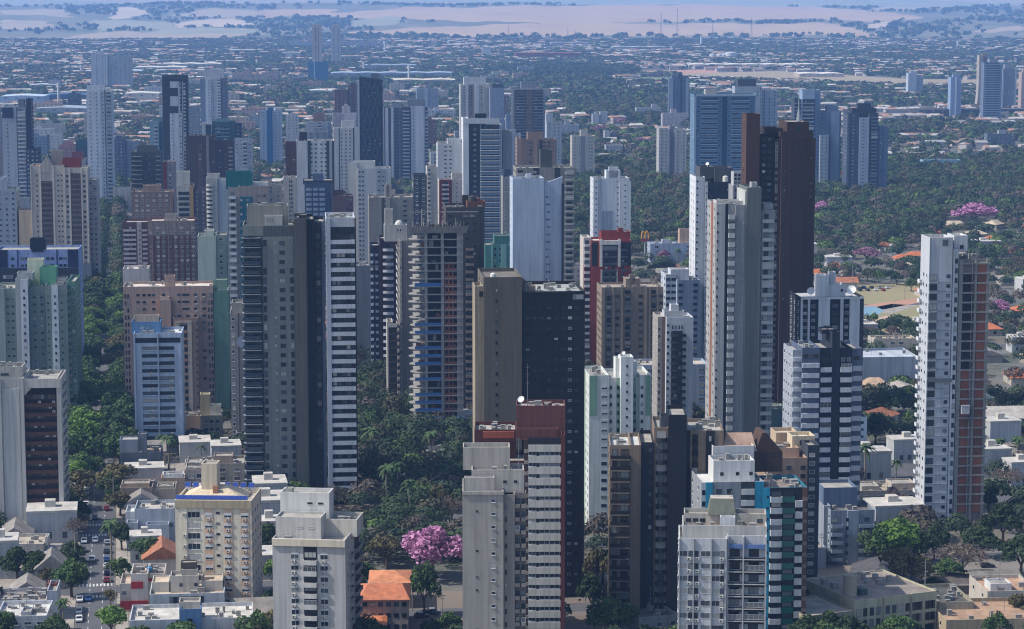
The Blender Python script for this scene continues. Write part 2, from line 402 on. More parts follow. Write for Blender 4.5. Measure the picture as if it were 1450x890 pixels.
    def done(s, cap=100):
        s.wins.sort(key=lambda q: q[7]); n = 0
        rest = MB(); rm = []
        def slot(m):
            if m not in rm: rm.append(m)
            return rm.index(m)
        for k, (x, y, z, rz, w, h, kind, pr, wm, fc, t) in enumerate(s.wins):
            if wm is not None and fc == 'F':
                off = max([p for (sm, t0, t1, za, zb, p) in s.strips if sm is wm and t0-.05 < t < t1+.05 and za < z+h*.5 < zb] or [0]); y -= off
            if k < cap and pr[0] == 0: link('window', win_mesh(w, h, kind, 'obj'), s.root, (x, y, z), rz)
            else:
                t = .07; c, sn = math.cos(rz), math.sin(rz); me = win_mesh(w, h, kind, 'isl'); a, b2 = slot(me.materials[0]), slot(me.materials[1])
                P = lambda px, py, pz: (x+px*c-py*sn, y+px*sn+py*c, z+pz)
                rest.quad(P(-w/2, -.03, 0), P(w/2, -.03, 0), P(w/2, -.03, h), P(-w/2, -.03, h), a)
                rest.quad(P(-w/2+t, -.05, t), P(w/2-t, -.05, t), P(w/2-t, -.05, h-t), P(-w/2+t, -.05, h-t), b2)
        if rest.f: tag(rest.build('window', rm, s.root), kind='stuff')
        for name, L in s.bals.items():
            L.sort(key=lambda q: q[5]); V = []; Q = []; mi = []; rm2 = []
            for k, (x, y, z, rz, me, pr) in enumerate(L):
                if k < cap: link(name, me, s.root, (x, y, z), rz)
                else:
                    c, sn = math.cos(rz), math.sin(rz); b0 = len(V)
                    V += [(x+v.co.x*c-v.co.y*sn, y+v.co.x*sn+v.co.y*c, z+v.co.z) for v in me.vertices]
                    for p in me.polygons:
                        Q.append(tuple(b0+i for i in p.vertices)); mm = me.materials[p.material_index]
                        if mm not in rm2: rm2.append(mm)
                        mi.append(rm2.index(mm))
            if V:
                r = MB(); r.v, r.f, r.m = V, Q, mi; tag(r.build(name, rm2, s.root), kind='stuff')
        return s
def S(label, x0, x1, yt, yb, col, d=16, c=4, w=1.5, h=1.25, pent=(), strips=(), balc=(), rot=GR, name='apartment_tower', fp=None, side=2, kind='std', mt=1.6, roof=None, cat='tower', group=None, bal=dict(), cl=6, wings=()):
    """one whole tower: a main block, penthouses, coloured strips, window columns, balcony columns and side wings"""
    b = Bld(name, label, x0, x1, yt, yb, rot, fp, cat, group)
    m = b.mass(x0, x1, yt, d, col, roof=roof)
    for q in strips: b.strip(m, 'F', [(q[0], q[1])], q[2], p=.15 if len(q) < 4 else q[3], yt=q[4] if len(q) > 4 else None)
    if c: b.win(m, 'F', c, w, h, mt=mt, kind=kind)
    for q in balc:
        kw = dict(bal, door_shade=True); kw.update(q[3] if len(q) > 3 else {}); b.balc(m, 'F', [(q[0], q[1])], mat=q[2], **kw)
    if side: b.sides(m, side, w, h, kind, mt)
    for q in pent:
        pm = b.mass(q[0], q[1], q[2], q[4] if len(q) > 4 else d*.5, q[3] if len(q) > 3 and q[3] else col, fd=q[5] if len(q) > 5 else d*.2, on=m, par=.5, name='penthouse')
    for q in wings:                        # (x0, x1, yt, col, d, fd, windows)
        wm = b.mass(q[0], q[1], q[2], q[4], q[3], fd=q[5]); 
        if q[6]: b.win(wm, 'F', q[6], w, h, mt=mt, kind=kind)
        b.sides(wm, 2, w, h, kind, mt)
    if cl and yt > 60 and b.rnd.random() < .6: b.antenna(x0+(x1-x0)*b.rnd.uniform(.2, .8), m, b.rnd.uniform(4, 9))
    b.clutter(m, cl); b.done(); return b
# ================================================================== FOREGROUND AND MIDDLE TOWERS
K_DARK = '#2a2c2f'; GLZ = curtain('#1a222b'); GLB = curtain('#25343f', rough=.08)
# --- grey beige blank tower in front
b = Bld('apartment_tower', 'grey beige tower with a nearly blank front, one column of tiny windows and rusty vents', 655, 713, 695, 1010, rot=1, fp=18.9)
m = b.mass(655, 713, 695, 15, '#a19b94', par=1.2); b.win(m, 'F', [698.5], 1.0, .8, mt=1.9, kind='std'); b.win(m, 'F', [675.5], .55, .45, mt=1.4, kind='drk', skip=.45)
b.strip(m, 'F', [(654.7, 713.5)], '#a9a49b', .25, yb=700, name='cornice')
m2 = b.mass(713.6, 729, 700, 13, '#8a847d', fd=.6); b.win(m2, 'F', [716.5], .5, 1.2, mt=2.2, kind='drk')
m3 = b.mass(729, 745, 697, 13, '#77706a', fd=1.6); b.balc(m3, 'F', [(729.5, 736), (738, 744.5)], .9, 1.0, mt=2.6, mat='#8d857c'); b.win(m3, 'F', [733, 741], 1.0, 1.2, mt=1.4, kind='drk')
p = b.mass(668, 742, 665, 8, '#b3aea6', fd=4, on=m); b.win(p, 'F', [688, 715, 730], .8, .6, mt=2.5, kind='drk'); b.mass(656, 722, 633, 6, '#a8a39b', fd=9, on=p, name='penthouse')
b.mass(658, 700, 676, 2, '#b0aaa2', fd=1.2, on=m, par=.3, name='roof_terrace')
b.sides(m, 2, .8, .9); b.clutter(p, 4); b.tank(690, m, .9, 1.6, 2.5); b.antenna(735, p, 8); b.done()

# --- red and white banded tower
b = Bld('apartment_tower', 'tower with long white spandrel bands, dark ribbon windows and a brick red top block', 745, 800, 618, 925, rot=0, fp=15.9)
m = b.mass(748, 794, 619, 13, '#2c2a2c', roof='#8f8a84')
b.balc(m, 'F', [(748, 794)], 1.75, .35, mt=1.9, style='band', mat='#bfbcb4', name='spandrel')
b.win(m, 'F', [753.5], 2.0, 1.2, mt=3.4, kind='std'); b.win(m, 'F', [771, 785.5], 2.5, 1.2, mt=3.4, kind='std')
b.mass(794.2, 800, 615, 14, '#5e322e', fd=-.6); m4 = b.mass(742, 747.6, 622, 12, '#4b3a35', fd=1.0); b.balc(m4, 'F', [(742.3, 747.4)], .9, .5, mt=2.5, mat='#9a928a')
t = b.mass(731, 800, 574, 9, '#643e39', fd=5, on=m); b.mass(768, 781, 570, 3, '#5a3631', fd=7, on=t, par=.2, name='penthouse'); b.mass(731, 789, 607, 2.2, '#66403a', fd=2, on=m, name='roof_terrace')
w2 = b.mass(684, 746, 652, 14, '#5a322e', fd=9); w3 = b.mass(672, 730.5, 608, 12, '#54302c', fd=17, roof='#a8a49c'); b.mass(684, 728, 611, .8, '#96503c', fd=15.8, ybot=620, par=.1, name='terrace_awning')
b.sides(m, 3); b.sides(w3, 2); b.clutter(t, 3); b.dish(738, t, .9); b.antenna(747, t, 11); b.clutter(w3, 6); b.done()

# --- tan and black office tower
b = Bld('office_tower', 'huge dark glass office slab joined to a windowless tan tower', 671, 827, 392, 850, fp=14.7)
m = b.mass(685, 739, 392, 22, '#645f57', roof='#6f6860'); b.win(m, 'F', [703.5], .7, 1.0, mt=3.2, kind='drk')
st = b.mass(673, 685, 405, 10, '#8f8473', fd=.8); b.win(st, 'F', [682.2], 1.3, 1.5, mt=1.4, kind='drk', rng_=(0, 1));  # lighter tan puts the sunlit strip into the wall colour
m2 = b.mass(739.3, 827.5, 412, 24, K_DARK, fd=1.2, roof='#a8aaa6'); m2g = curtain('#14181c', rough=.25)
b.win(m2, 'F', [747, 757, 767, 777, 787, 797, 816], 1.15, .75, mt=4.2, kind='dim'); b.win(m2, 'F', [806.5], 1.0, .7, mt=4.2, kind='blind')
b.win(m2, 'F', [813, 818, 823], .9, 1.3, mt=1.0, kind='pale', rng_=(0, 1))
b.mass(727, 744, 397, 5, '#6e6258', fd=8, on=m2, par=.3, name='penthouse'); b.mass(748, 758, 404, 2.5, '#9b8a7c', fd=10, on=m2, par=.2, name='penthouse')
b.strip(m2, 'F', [(739.6, 827.4)], '#33373b', .3, yb=414, name='cornice'); b.sides(m2, 5, 1.0, .8, 'drk'); b.win(m, 'L', [.3, .7], .8, 1, kind='drk')
b.clutter(m2, 9); b.tank(700, m, .8, 1.4, 4); b.done()

# --- white and green tower
b = Bld('apartment_tower', 'white tower with pale green upper strips and a central stair shaft rising above the roof', 834, 920, 531, 752, fp=12.1)
m = b.mass(834, 862, 531, 19, '#c9cdc9'); m2 = b.mass(862.2, 905, 534, 18, '#ced1ce', fd=1.4); m3 = b.mass(905.2, 921, 531, 19, '#c9cdc9', fd=.3)
sh = b.mass(878.5, 896, 505, 6, '#d8dad8', fd=-.6); b.mass(871, 878.3, 507, 5, '#cfd2cf', fd=3, on=m2, name='penthouse'); b.mass(896.2, 901, 512, 4, '#cfd2cf', fd=3, on=m2, name='penthouse')
b.strip(m, 'F', [(834.2, 845)], '#7fa08a', .1, yb=588); b.strip(m3, 'F', [(913.5, 920.5)], '#7fa08a', .1, yb=588); b.strip(m2, 'F', [(872.5, 878.2)], '#86a894', .1); b.strip(m2, 'F', [(896.3, 900)], '#86a894', .1)
b.win(m, 'F', [855.5], 1.9, 1.2, mt=3.3, kind='shut'); b.win(m2, 'F', [864.5, 874.7, 898.2], .7, 1.2, mt=2.6, kind='drk'); b.win(sh, 'F', [887.3], .65, .7, mt=2.6, kind='drk'); b.win(m3, 'F', [908.5], .8, 1.1, mt=3.3, kind='drk')
b.win(m, 'L', [.15, .4, .65, .88], 1.2, 1.2, mt=3.3); b.strip(m, 'L', [(.5, .62)], '#9fb49f', .1); b.sides(m3, 3); b.clutter(m2, 5); b.clutter(m, 3); b.antenna(881, sh, 6); b.dish(883, sh, .6, 1.5); b.done()

# --- tan and dark balcony tower
b = Bld('apartment_tower', 'tan and charcoal tower with stacked dark curved balconies and a black central shaft', 863, 1022, 624, 893, rot=-1, fp=15.8)
TAN = '#7d6e60'; DK = '#25282d'
a1 = b.mass(863, 892, 630, 17, '#8a7a6b', roof='#c2c4c2'); a2 = b.mass(892.2, 907, 630, 18, TAN, fd=-.5, roof='#c2c4c2'); a3 = b.mass(907.2, 925, 626, 18, DK, fd=.6); a4 = b.mass(925.2, 945, 605, 17, TAN, fd=1.2)
a5 = b.mass(945.2, 971, 587, 15, '#1f2329', fd=0); a6 = b.mass(971.2, 1023, 609, 18, TAN, fd=2.5, roof='#aeaba4')
b.balc(a1, 'F', [(864, 891.5)], 1.1, 1.3, mt=2.6, style='solid', mat='#2b2725'); b.balc(a1, 'F', [(864, 891.5)], .25, 1.35, mt=3.55, style='slab', mat='#8f8072', name='balcony_slab'); b.win(a1, 'F', [870], 1.3, 2.0, mt=1.0, kind='tan'); b.win(a1, 'F', [884], 2.1, 2.0, mt=1.0, kind='tan')
b.balc(a4, 'F', [(928, 944)], 1.15, 1.1, mt=2.7, style='curve', mat='#26282b'); b.win(a4, 'F', [935.5], 2.3, 1.9, mt=1.1, kind='pale')
b.strip(a6, 'F', [(971.4, 976), (998, 1010)], DK, .2); b.balc(a6, 'F', [(979, 987.5)], 1.15, 1.1, mt=2.7, style='curve', mat='#26282b'); b.win(a6, 'F', [983], 1.5, 1.8, mt=1.1, kind='tan'); b.win(a6, 'F', [1004], .8, 1.6, mt=1.4, kind='drk')
b.win(a3, 'F', [920], .9, 1.1, mt=1.5, kind='drk'); b.mass(934, 960, 590, 6, '#4b5058', fd=3, on=a4, name='penthouse')
b.sides(a1, 3, kind='drk'); b.sides(a6, 3, kind='drk'); b.clutter(a1, 4); b.clutter(a6, 6); b.done()

# --- white front tower with black-railed balconies
b = Bld('apartment_tower', 'white tower with two columns of black railed balconies and blue roof awnings', 961, 1085, 745, 1000, rot=-3.5, fp=17.8, yr=815)
m = b.mass(961, 1029, 762, 14, '#b9bcc0', roof='#c8bfae'); m2 = b.mass(1029.2, 1085, 758, 14, '#b9bcc0', fd=1.3, roof='#b5a08c')
for q in ((961, 962.5), (981, 982.6), (1006.5, 1008), (1027.5, 1029)): b.strip(m, 'F', [q], '#a6a9ad', .4)
for q in ((1029.4, 1031), (1051, 1053), (1082.6, 1084.8)): b.strip(m2, 'F', [q], '#a6a9ad', 1.3)
b.win(m, 'F', [966.5, 999], 2.3, 1.35, mt=3.0, kind='pale'); b.win(m, 'F', [978, 985.5, 1022], 1.1, 1.4, mt=3.0, kind='drk'); b.win(m, 'F', [1013.5], 2.0, 1.35, mt=3.0, kind='blind')
b.ac(m, [975.5, 987.5, 1022], mt=4.6, keep=.85)
b.balc(m2, 'F', [(1031, 1050.5), (1053.5, 1082)], 1.0, 1.2, mt=5.1, style='solid', mat='#1d1e22'); b.balc(m2, 'F', [(1030.5, 1051), (1053, 1082.5)], .22, 1.3, mt=5.4, style='slab', mat='#b5b5b4', name='balcony_slab'); b.win(m2, 'F', [1040, 1067], 2.4, 2.2, mt=2.9, kind='drk')
b.balc(m2, 'F', [(1031, 1050.5), (1053.5, 1082)], 1.0, 1.1, mt=1.9, style='solid', mat='#5d78a8', name='awning', rng_=(0, 1))
p = b.mass(966, 1085, 744, 11, '#b4b3b0', fd=2.5, on=m, roof='#c4a78e', name='penthouse'); p2 = b.mass(968, 1084, 727, 6, '#aaa79f', fd=7, on=p, name='penthouse'); b.win(p2, 'F', [974, 984, 994, 1075], 1.3, .9, mt=1.2, kind='drk')
tp = MB(); x0, x1 = b.lx(1001, 8), b.lx(1041, 8); za, zb = b.z(727, x0, 8), b.z(705, x0, 8); i = (x1-x0)*.1
tp.quad((x0,6.5,za),(x1,6.5,za),(x1-i,7.8,zb),(x0+i,7.8,zb)); tp.quad((x1,6.5,za),(x1,13,za),(x1-i,11.7,zb),(x1-i,7.8,zb)); tp.quad((x1,13,za),(x0,13,za),(x0+i,11.7,zb),(x1-i,11.7,zb)); tp.quad((x0,13,za),(x0,6.5,za),(x0+i,7.8,zb),(x0+i,11.7,zb)); tp.quad((x0+i,7.8,zb),(x1-i,7.8,zb),(x1-i,11.7,zb),(x0+i,11.7,zb),1)
tp.build('machine_room', [wall('#6d7166'), roofmat('#b5aca0')], b.root); b.mass(1019, 1040, 732, 2, '#c4c6ca', fd=3.5, on=p, name='stair_box')
b.sides(m, 3); b.sides(m2, 3); b.clutter(p, 4); b.antenna(1035, p2, 6); b.done()

# --- turquoise glass building behind it
b = Bld('apartment_tower', 'turquoise and grey tower with green glass balconies, white bays and a pink tiled roof room', 992, 1142, 675, 915, fp=16)
m = b.mass(992, 1080, 682, 18, '#8d9298', roof='#d5d5d2'); m2 = b.mass(1080.2, 1142, 690, 16, '#2f6f86', fd=-.4, roof='#8c7f76')
b.strip(m, 'F', [(998.5, 1008), (1068, 1080)], '#2f8fae', .25); b.strip(m, 'F', [(992, 998.3)], '#b9c2c4', .15); b.win(m, 'F', [1017, 1032], 1.4, 1.3, mt=1.8, kind='drk'); b.win(m, 'F', [995.5], .9, 1.3, mt=2, kind='drk')
b.strip(m, 'F', [(1048, 1067.5)], '#3a3f44', .12); b.balc(m, 'F', [(1049, 1067)], 1.5, .4, mt=1.9, style='band', mat='#c8c9c8', name='spandrel')
GT = plain('#2c6b62', .12, name='green_balcony_glass')
b.strip(m2, 'F', [(1080.4, 1089)], '#2f93b5', .2); b.win(m2, 'F', [1086], .5, .7, mt=2, kind='drk')
b.strip(m2, 'F', [(1089.2, 1135)], '#22282c', .1); b.balc(m2, 'F', [(1089.5, 1105.5)], 1.5, 1.2, mt=2.2, mat='#b9bdc0'); b.balc(m2, 'F', [(1106, 1124)], 1.7, .5, mt=2.2, style='glass', mat='#3b4a4a', mat2=GT); b.balc(m2, 'F', [(1124.5, 1134.8)], 1.7, .8, mt=3.4, style='band', mat='#bfc0c0', name='bay')
b.win(m2, 'F', [1098, 1115], 2.6, 1.3, mt=.9, kind='drk'); b.strip(m2, 'F', [(1135.2, 1142)], '#6e5146', .3); b.balc(m2, 'F', [(1135.4, 1141.8)], .9, .4, mt=2.6, style='band', mat='#8d7c74', name='bay')
p = b.mass(1009, 1067, 652, 8, '#c9c9c8', fd=4, on=m, roof='#9c9c9a'); b.win(p, 'F', [1021, 1043, 1062], .9, .9, mt=3, kind='drk', rng_=(0, 1))
wp = b.mass(1008, 1066, 631, 7, '#cfcfcf', fd=14, on=m, par=1); b.win(wp, 'F', [1021], .8, .9, mt=4, kind='drk', rng_=(0, 1))
r = MB(); x0, x1 = b.lx(1024, 18), b.lx(1062, 18); za, zb = b.z(632, x0, 18), b.z(607, x0, 20); zb -= 1.0; r.quad((x0-1,15,za-.8),(x1+1,15,za-.8),(x1+.4,20,zb),(x0+.8,20,zb)); r.quad((x1+1,15,za-.8),(x1+1,25,za-.8),(x1+.4,20.2,zb),(x1+.4,20,zb)); r.quad((x1+1,25,za-.8),(x0-1,25,za-.8),(x0+.8,20.2,zb),(x1+.4,20.2,zb)); r.quad((x0-1,25,za-.8),(x0-1,15,za-.8),(x0+.8,20,zb),(x0+.8,20.2,zb))
r.build('tiled_roof', [tilemat('#a58a78')], b.root); bx = b.mass(1024, 1062, 633, 8, '#a08a7a', fd=16, on=m, par=.1)
dk = b.mass(1066.5, 1106, 640, 9, '#4a3b34', fd=17, on=m, par=.2, roof='#5a4a40'); sl_ = MB(); x0, x1 = b.lx(1066.5, 17), b.lx(1106, 17); z0 = dk.z1; z1 = b.z(610, x0, 20)
sl_.poly([(x0,16.9,z0),(x1,16.9,z0),(x1-2.2,16.9,(z0+z1)/2),(x1-4.5,16.9,z1),(x0+2,16.9,z1)]); sl_.poly([(x0,26,z0),(x0+2,26,z1),(x1-4.5,26,z1),(x1-2.2,26,(z0+z1)/2),(x1,26,z0)]); sl_.quad((x0+2,16.9,z1),(x1-4.5,16.9,z1),(x1-4.5,26,z1),(x0+2,26,z1)); sl_.quad((x1-4.5,16.9,z1),(x1-2.2,16.9,(z0+z1)/2),(x1-2.2,26,(z0+z1)/2),(x1-4.5,26,z1)); sl_.quad((x1-2.2,16.9,(z0+z1)/2),(x1,16.9,z0),(x1,26,z0),(x1-2.2,26,(z0+z1)/2)); sl_.quad((x0,26,z0),(x0,16.9,z0),(x0+2,16.9,z1),(x0+2,26,z1)); sl_.build('mansard_roof', [wall('#4e3d35')], b.root)
b.sides(m2, 3, kind='drk'); b.sides(m, 2); b.clutter(m2, 6); b.clutter(p, 3); b.done()

# --- beige block with white roof frame + grey flank
b = Bld('apartment_tower', 'pinkish beige block with a stepped terracotta roof terrace beside a slate grey stair wall', 1086, 1158, 612, 862, fp=12)
m = b.mass(1086, 1142, 648, 18, '#a08878', roof='#c9b49a'); m2 = b.mass(1142.2, 1159, 630, 17, '#39404a', fd=.3)
b.win(m, 'F', [1102, 1116, 1136], 1.4, 1.2, mt=2.2, kind='drk'); b.win(m2, 'F', [1148.5], 1.6, 1.1, mt=2.2, kind='pale')
p = b.mass(1090, 1130, 634, 9, '#a48d7e', fd=5, on=m, roof='#b99a80'); fr = b.mass(1120, 1152, 617, 7, '#c8baa0', fd=9, on=m, roof='#d0c4b0'); b.win(fr, 'F', [1134, 1141, 1147], 1.3, 1.3, mt=1.2, kind='drk', rng_=(0, 1)); b.mass(1097, 1128, 612, 8, '#b8a48c', fd=18, on=m, roof='#cbbda6', name='penthouse')
b.sides(m, 3); b.clutter(p, 4); b.done()

# --- black and white zigzag balcony tower
b = Bld('apartment_tower', 'navy and white tower with zigzag white balcony bands and a dark central spine', 1121, 1220, 487, 735, fp=14.3)
NV = '#252b38'; WB = '#b9bec8'
c1 = b.mass(1134, 1159, 492, 17, '#566074', roof='#8a8c90'); c2 = b.mass(1159.2, 1176, 492, 17, NV, fd=1.1); c3 = b.mass(1176.2, 1187, 470, 15, NV, fd=.4); c4 = b.mass(1187.2, 1204, 492, 17, NV, fd=1.1); c5 = b.mass(1204.2, 1219, 493, 17, '#566074', fd=2.2); c0 = b.mass(1121, 1133.8, 495, 15, '#9ba0aa', fd=1.6)
b.balc(c1, 'F', [(1134.5, 1158.5)], 1.45, .6, mt=5.0, style='band', mat=WB, name='balcony'); b.balc(c2, 'F', [(1159.5, 1175)], 1.55, 1.3, mt=6.2, mat=WB); b.balc(c4, 'F', [(1188, 1203.5)], 1.55, 1.3, mt=6.2, mat=WB); b.balc(c5, 'F', [(1204.5, 1218.5)], 1.6, .9, mt=5.6, style='band', mat='#a9aeb8', name='balcony')
b.win(c1, 'F', [1139, 1146.5, 1154], 1.4, 1.3, mt=2.1, kind='tan'); b.win(c2, 'F', [1168], 2.0, 1.3, mt=3.2, kind='drk'); b.win(c4, 'F', [1192, 1200], 1.2, 1.2, mt=3.2, kind='pale'); b.win(c5, 'F', [1211], 1.8, 1.2, mt=2.5, kind='tan')
b.win(c2, 'F', [1163], 1.3, 1.3, mt=2.8, kind='tan', rng_=(0, 1)); b.balc(c0, 'F', [(1121.2, 1133.6)], 1.2, .5, mt=2.5, style='band', mat='#c4c8ce', name='balcony')
b.mass(1161, 1183, 466, 6, NV, fd=4, on=c3, name='penthouse'); pf = MB(); 
b.sides(c5, 3); b.sides(c0, 4); b.clutter(c1, 3); b.clutter(c5, 2); b.done()
# --- taller black/white one behind
b = Bld('apartment_tower', 'white pillared tower with black glass bays and satellite dishes on its roof', 1132, 1221, 418, 645, fp=10.1)
m = b.mass(1132, 1221, 420, 20, '#20242a', roof='#b8b8b8')
b.strip(m, 'F', [(1132, 1135), (1142, 1145), (1157, 1173), (1188, 1192), (1201, 1215)], '#c3c7cd', .7); b.strip(m, 'F', [(1215, 1221)], '#3a3d42', .3); b.strip(m, 'F', [(1132, 1221)], '#c9ccd0', .8, yb=423, name='cornice')
b.win(m, 'F', [1138.5, 1150, 1197], 1.3, 1.0, mt=2.8, kind='pale'); b.win(m, 'F', [1181], 2.2, 1.5, mt=2.6, kind='drk'); 
for q in ([1165, 1205.5],): 
    for x in q: b.strip(m, 'F', [(x-.01, x+.01)], '#20242a', .71)
b.win(m, 'L', [.2, .5, .8], 1.3, 1.1, mt=2.5)
p = b.mass(1157, 1172, 390, 7, '#ced1d6', fd=3, on=m); p2 = b.mass(1172.2, 1195, 403, 8, '#bfc3c8', fd=2.5, on=m); b.win(p2, 'F', [1190], .9, 1, mt=1.5, kind='drk', rng_=(0, 2)); b.mass(1173, 1181, 385, 4, '#b5b9be', fd=4, on=p2, name='water_tank_room')
b.dish(1149, m, 1.5, 3); b.dish(1206, m, 1.8, 3); e = b.mass(1215, 1229, 590, 12, '#b7c6d2', fd=-1); b.win(e, 'F', [1222], 1.2, 1, kind='drk'); b.sides(m, 3); b.done()

# --- white 1980s tower, lower left, turned a little
b = Bld('apartment_tower', 'white tower with arched bedroom windows and peeling paint on its stepped roof blocks', 386, 489, 763, 945, rot=-6.5, fp=16, yr=800)
m = b.mass(386, 489, 763, 21, '#b4b2b0', roof='#b9b2a6'); b.strip(m, 'F', [(386, 489)], '#cfc4b0', .5, yb=773, name='cornice')
b.strip(m, 'F', [(430, 449)], '#24262a', .06); b.balc(m, 'F', [(430, 449)], 1.2, 1.2, mt=5.2, mat='#c3c2be'); b.win(m, 'F', [439.5], 3.0, 1.5, mt=3.2, kind='drk')  # dark panel puts glazing and recess shade into the colour behind the balconies
b.win(m, 'F', [417.5, 459], 2.0, 1.25, mt=3.9, kind='arch'); b.ac(m, [416, 458.5], mt=5.4, keep=.75)
b.win(m, 'R', [.2, .5], 1.2, 1.3, mt=3.6, kind='pale'); b.balc(m, 'R', [(.28, .42), (.58, .95)], 1.0, .9, mt=5, mat='#8d8b88'); b.strip(m, 'R', [(.6, .93)], '#44433f', .08); b.win(m, 'R', [.68, .84], 1.6, 1.4, mt=3.4, kind='drk'); b.win(m, 'L', 3, 1.3, 1.2, mt=3.8)
p = b.mass(391, 455, 732, 7, '#bdbab5', fd=3.0, on=m, par=.6, name='roof_block'); b.win(p, 'F', [425, 441.5], 1.6, .6, mt=2.3, kind='blind', rng_=(0, 1)); p2 = b.mass(398, 467, 697, 6, '#cfceca', fd=10.5, on=m, par=.6, name='roof_block'); b.win(p2, 'F', [440, 455], 1.5, .7, mt=2.4, kind='blind', rng_=(0, 1))
p3 = b.mass(456, 506, 735, 9, '#c4bfb4', fd=8, on=m, par=1.2, name='roof_block'); b.clutter(m, 3); b.clutter(p3, 3); b.mass(405, 415, 691, 2, '#a9a69c', fd=12, on=p2, par=.2, name='water_tank_room'); b.done()

# --- cream tower with peach strips and solar panels
b = Bld('apartment_tower', 'cream tower with peach vertical strips, AC units under the windows and blue solar panels', 249, 357, 706, 872, rot=-3, fp=15.2)
m = b.mass(249, 357, 708, 17, '#d3cab8', roof='#a89e90'); b.strip(m, 'F', [(249, 357)], '#a89b82', .35, yb=719, name='cornice')
b.strip(m, 'F', [(257, 266)], '#d6cdb8', .15); b.strip(m, 'F', [(291, 303), (318, 330), (342, 354)], '#cfb094', .06, yt=721)
b.win(m, 'F', [275.5], 3.4, 1.7, mt=3.2, kind='std'); b.win(m, 'F', [296.5, 323.5, 347.5], 2.1, 1.3, mt=3.4, kind='shut'); b.win(m, 'F', [309.5], 1.0, .6, mt=3.2, kind='drk')
b.ac(m, [296.5, 323.5, 347.5], mt=5.0, keep=.92); b.ac(m, [262.5], mt=3.6, keep=.8); b.win(m, 'L', 4, 1.4, 1.3, mt=3.2)
b.win(m, 'R', 4, 1.4, 1.3, mt=3.2)
x0, x1 = b.lx(249, 5), b.lx(357, 5); r = MB(); zt = m.deck+.2; zr = b.z(686, x0, 9); xa, xb = x0+(x1-x0)*.36, x0+(x1-x0)*.64
r.quad((x0+1.5,3,zt),(x1-1.5,3,zt),(xb,8.5,zr),(xa,8.5,zr)); r.quad((x1-1.5,3,zt),(x1-1.5,16,zt),(xb,10.5,zr),(xb,8.5,zr)); r.quad((x1-1.5,16,zt),(x0+1.5,16,zt),(xa,10.5,zr),(xb,10.5,zr)); r.quad((x0+1.5,16,zt),(x0+1.5,3,zt),(xa,8.5,zr),(xa,10.5,zr)); r.quad((xa,8.5,zr),(xb,8.5,zr),(xb,10.5,zr),(xa,10.5,zr))
r.build('hip_roof', [wall('#c9b99e')], b.root); b.mass(287, 309, 656, 5, '#cbbfa8', fd=7, on=m, par=.5, name='stair_tower'); b.mass(303, 309.5, 688, 1.2, '#a8795c', fd=5.6, on=m, par=.1, name='chimney')
PV = plain('#27408c', .2, name='solar_cell')
for k in range(17):
    x = x0+1+(x1-x0-2)*k/16.4; q = MB(); q.quad((x,.7,m.z1+.1),(x+1.05,.7,m.z1+.1),(x+1.05,1.5,m.z1+1.0),(x,1.5,m.z1+1.0), 0); q.box(x-.04, x+1.09, 1.51, 1.55, m.z1-.5, m.z1+1.05, 1); q.build('solar_panel', [PV, plain('#c9ccd0', .5, name='pv_frame')], b.root)
for k in range(9):
    x = x0+1+(x1-x0-2)*k/8.6
    if 3 < k < 5: continue
    q = MB(); q.quad((x,14.5,m.z1+.6),(x+1.5,14.5,m.z1+.6),(x+1.5,15.5,m.z1+1.7),(x,15.5,m.z1+1.7), 0); q.box(x-.04, x+1.54, 15.52, 15.56, m.z1-.5, m.z1+1.75, 1); q.build('solar_panel', [PV, plain('#c9ccd0', .5, name='pv_frame')], b.root)
b.done()

# --- brown glass office on the left edge
b = Bld('office_tower', 'white framed office block with brown ribbon bands and a tall blank panel', -6, 88, 534, 757, fp=13.7)
m = b.mass(-6, 36, 535, 18, '#a9a8a5', roof='#8f8b85'); m2 = b.mass(36.2, 82, 552, 17, '#241d1c', fd=1.3); m3 = b.mass(82.2, 88.5, 536, 18, '#b3b0ab', fd=0)
b.strip(m, 'F', [(-6, 4), (31, 36.2)], '#b7b6b2', .5); b.strip(m, 'F', [(6, 30)], '#b0b2b1', .2, yt=550)
cr = b.mass(36, 88.4, 536, 17.5, '#b7b4ae', fd=-.15, ybot=549, name='roof_fascia'); 
for k in range(4):
    q = MB(); xa = b.lx(36+k*2.4, 0); q.box(xa, b.lx(38.4+k*2.4, 0), .1, 1.2, b.z(549+2.6*(4-k), xa, 0), b.z(549, xa, 0)-.01); q.build('stepped_bracket', [wall('#b7b4ae')], b.root)
b.balc(m2, 'F', [(37, 82)], 1.15, .3, mt=4.1, style='band', mat='#5f4034', name='spandrel'); b.win(m2, 'F', [41, 46.3, 51.6, 56.9, 62.2, 67.5, 72.8, 78.1], 1.1, 1.5, mt=1.4, kind='tan'); b.ac(m2, [47, 58, 70, 78], mt=3.4, keep=.3)
p = b.mass(-6, 35, 519, 9, '#aaa79f', fd=2.5, on=m); b.win(p, 'F', [10], 2.5, .8, mt=2, kind='drk', rng_=(0, 1)); b.balc(m3, 'R', [(.2, .8)], .8, .6, mt=3, mat='#8a8884'); b.win(m3, 'R', 3, 1.4, 1.4); b.antenna(2, p, 9); b.antenna(28, p, 6); b.clutter(p, 4); b.clutter(cr, 4); b.done()

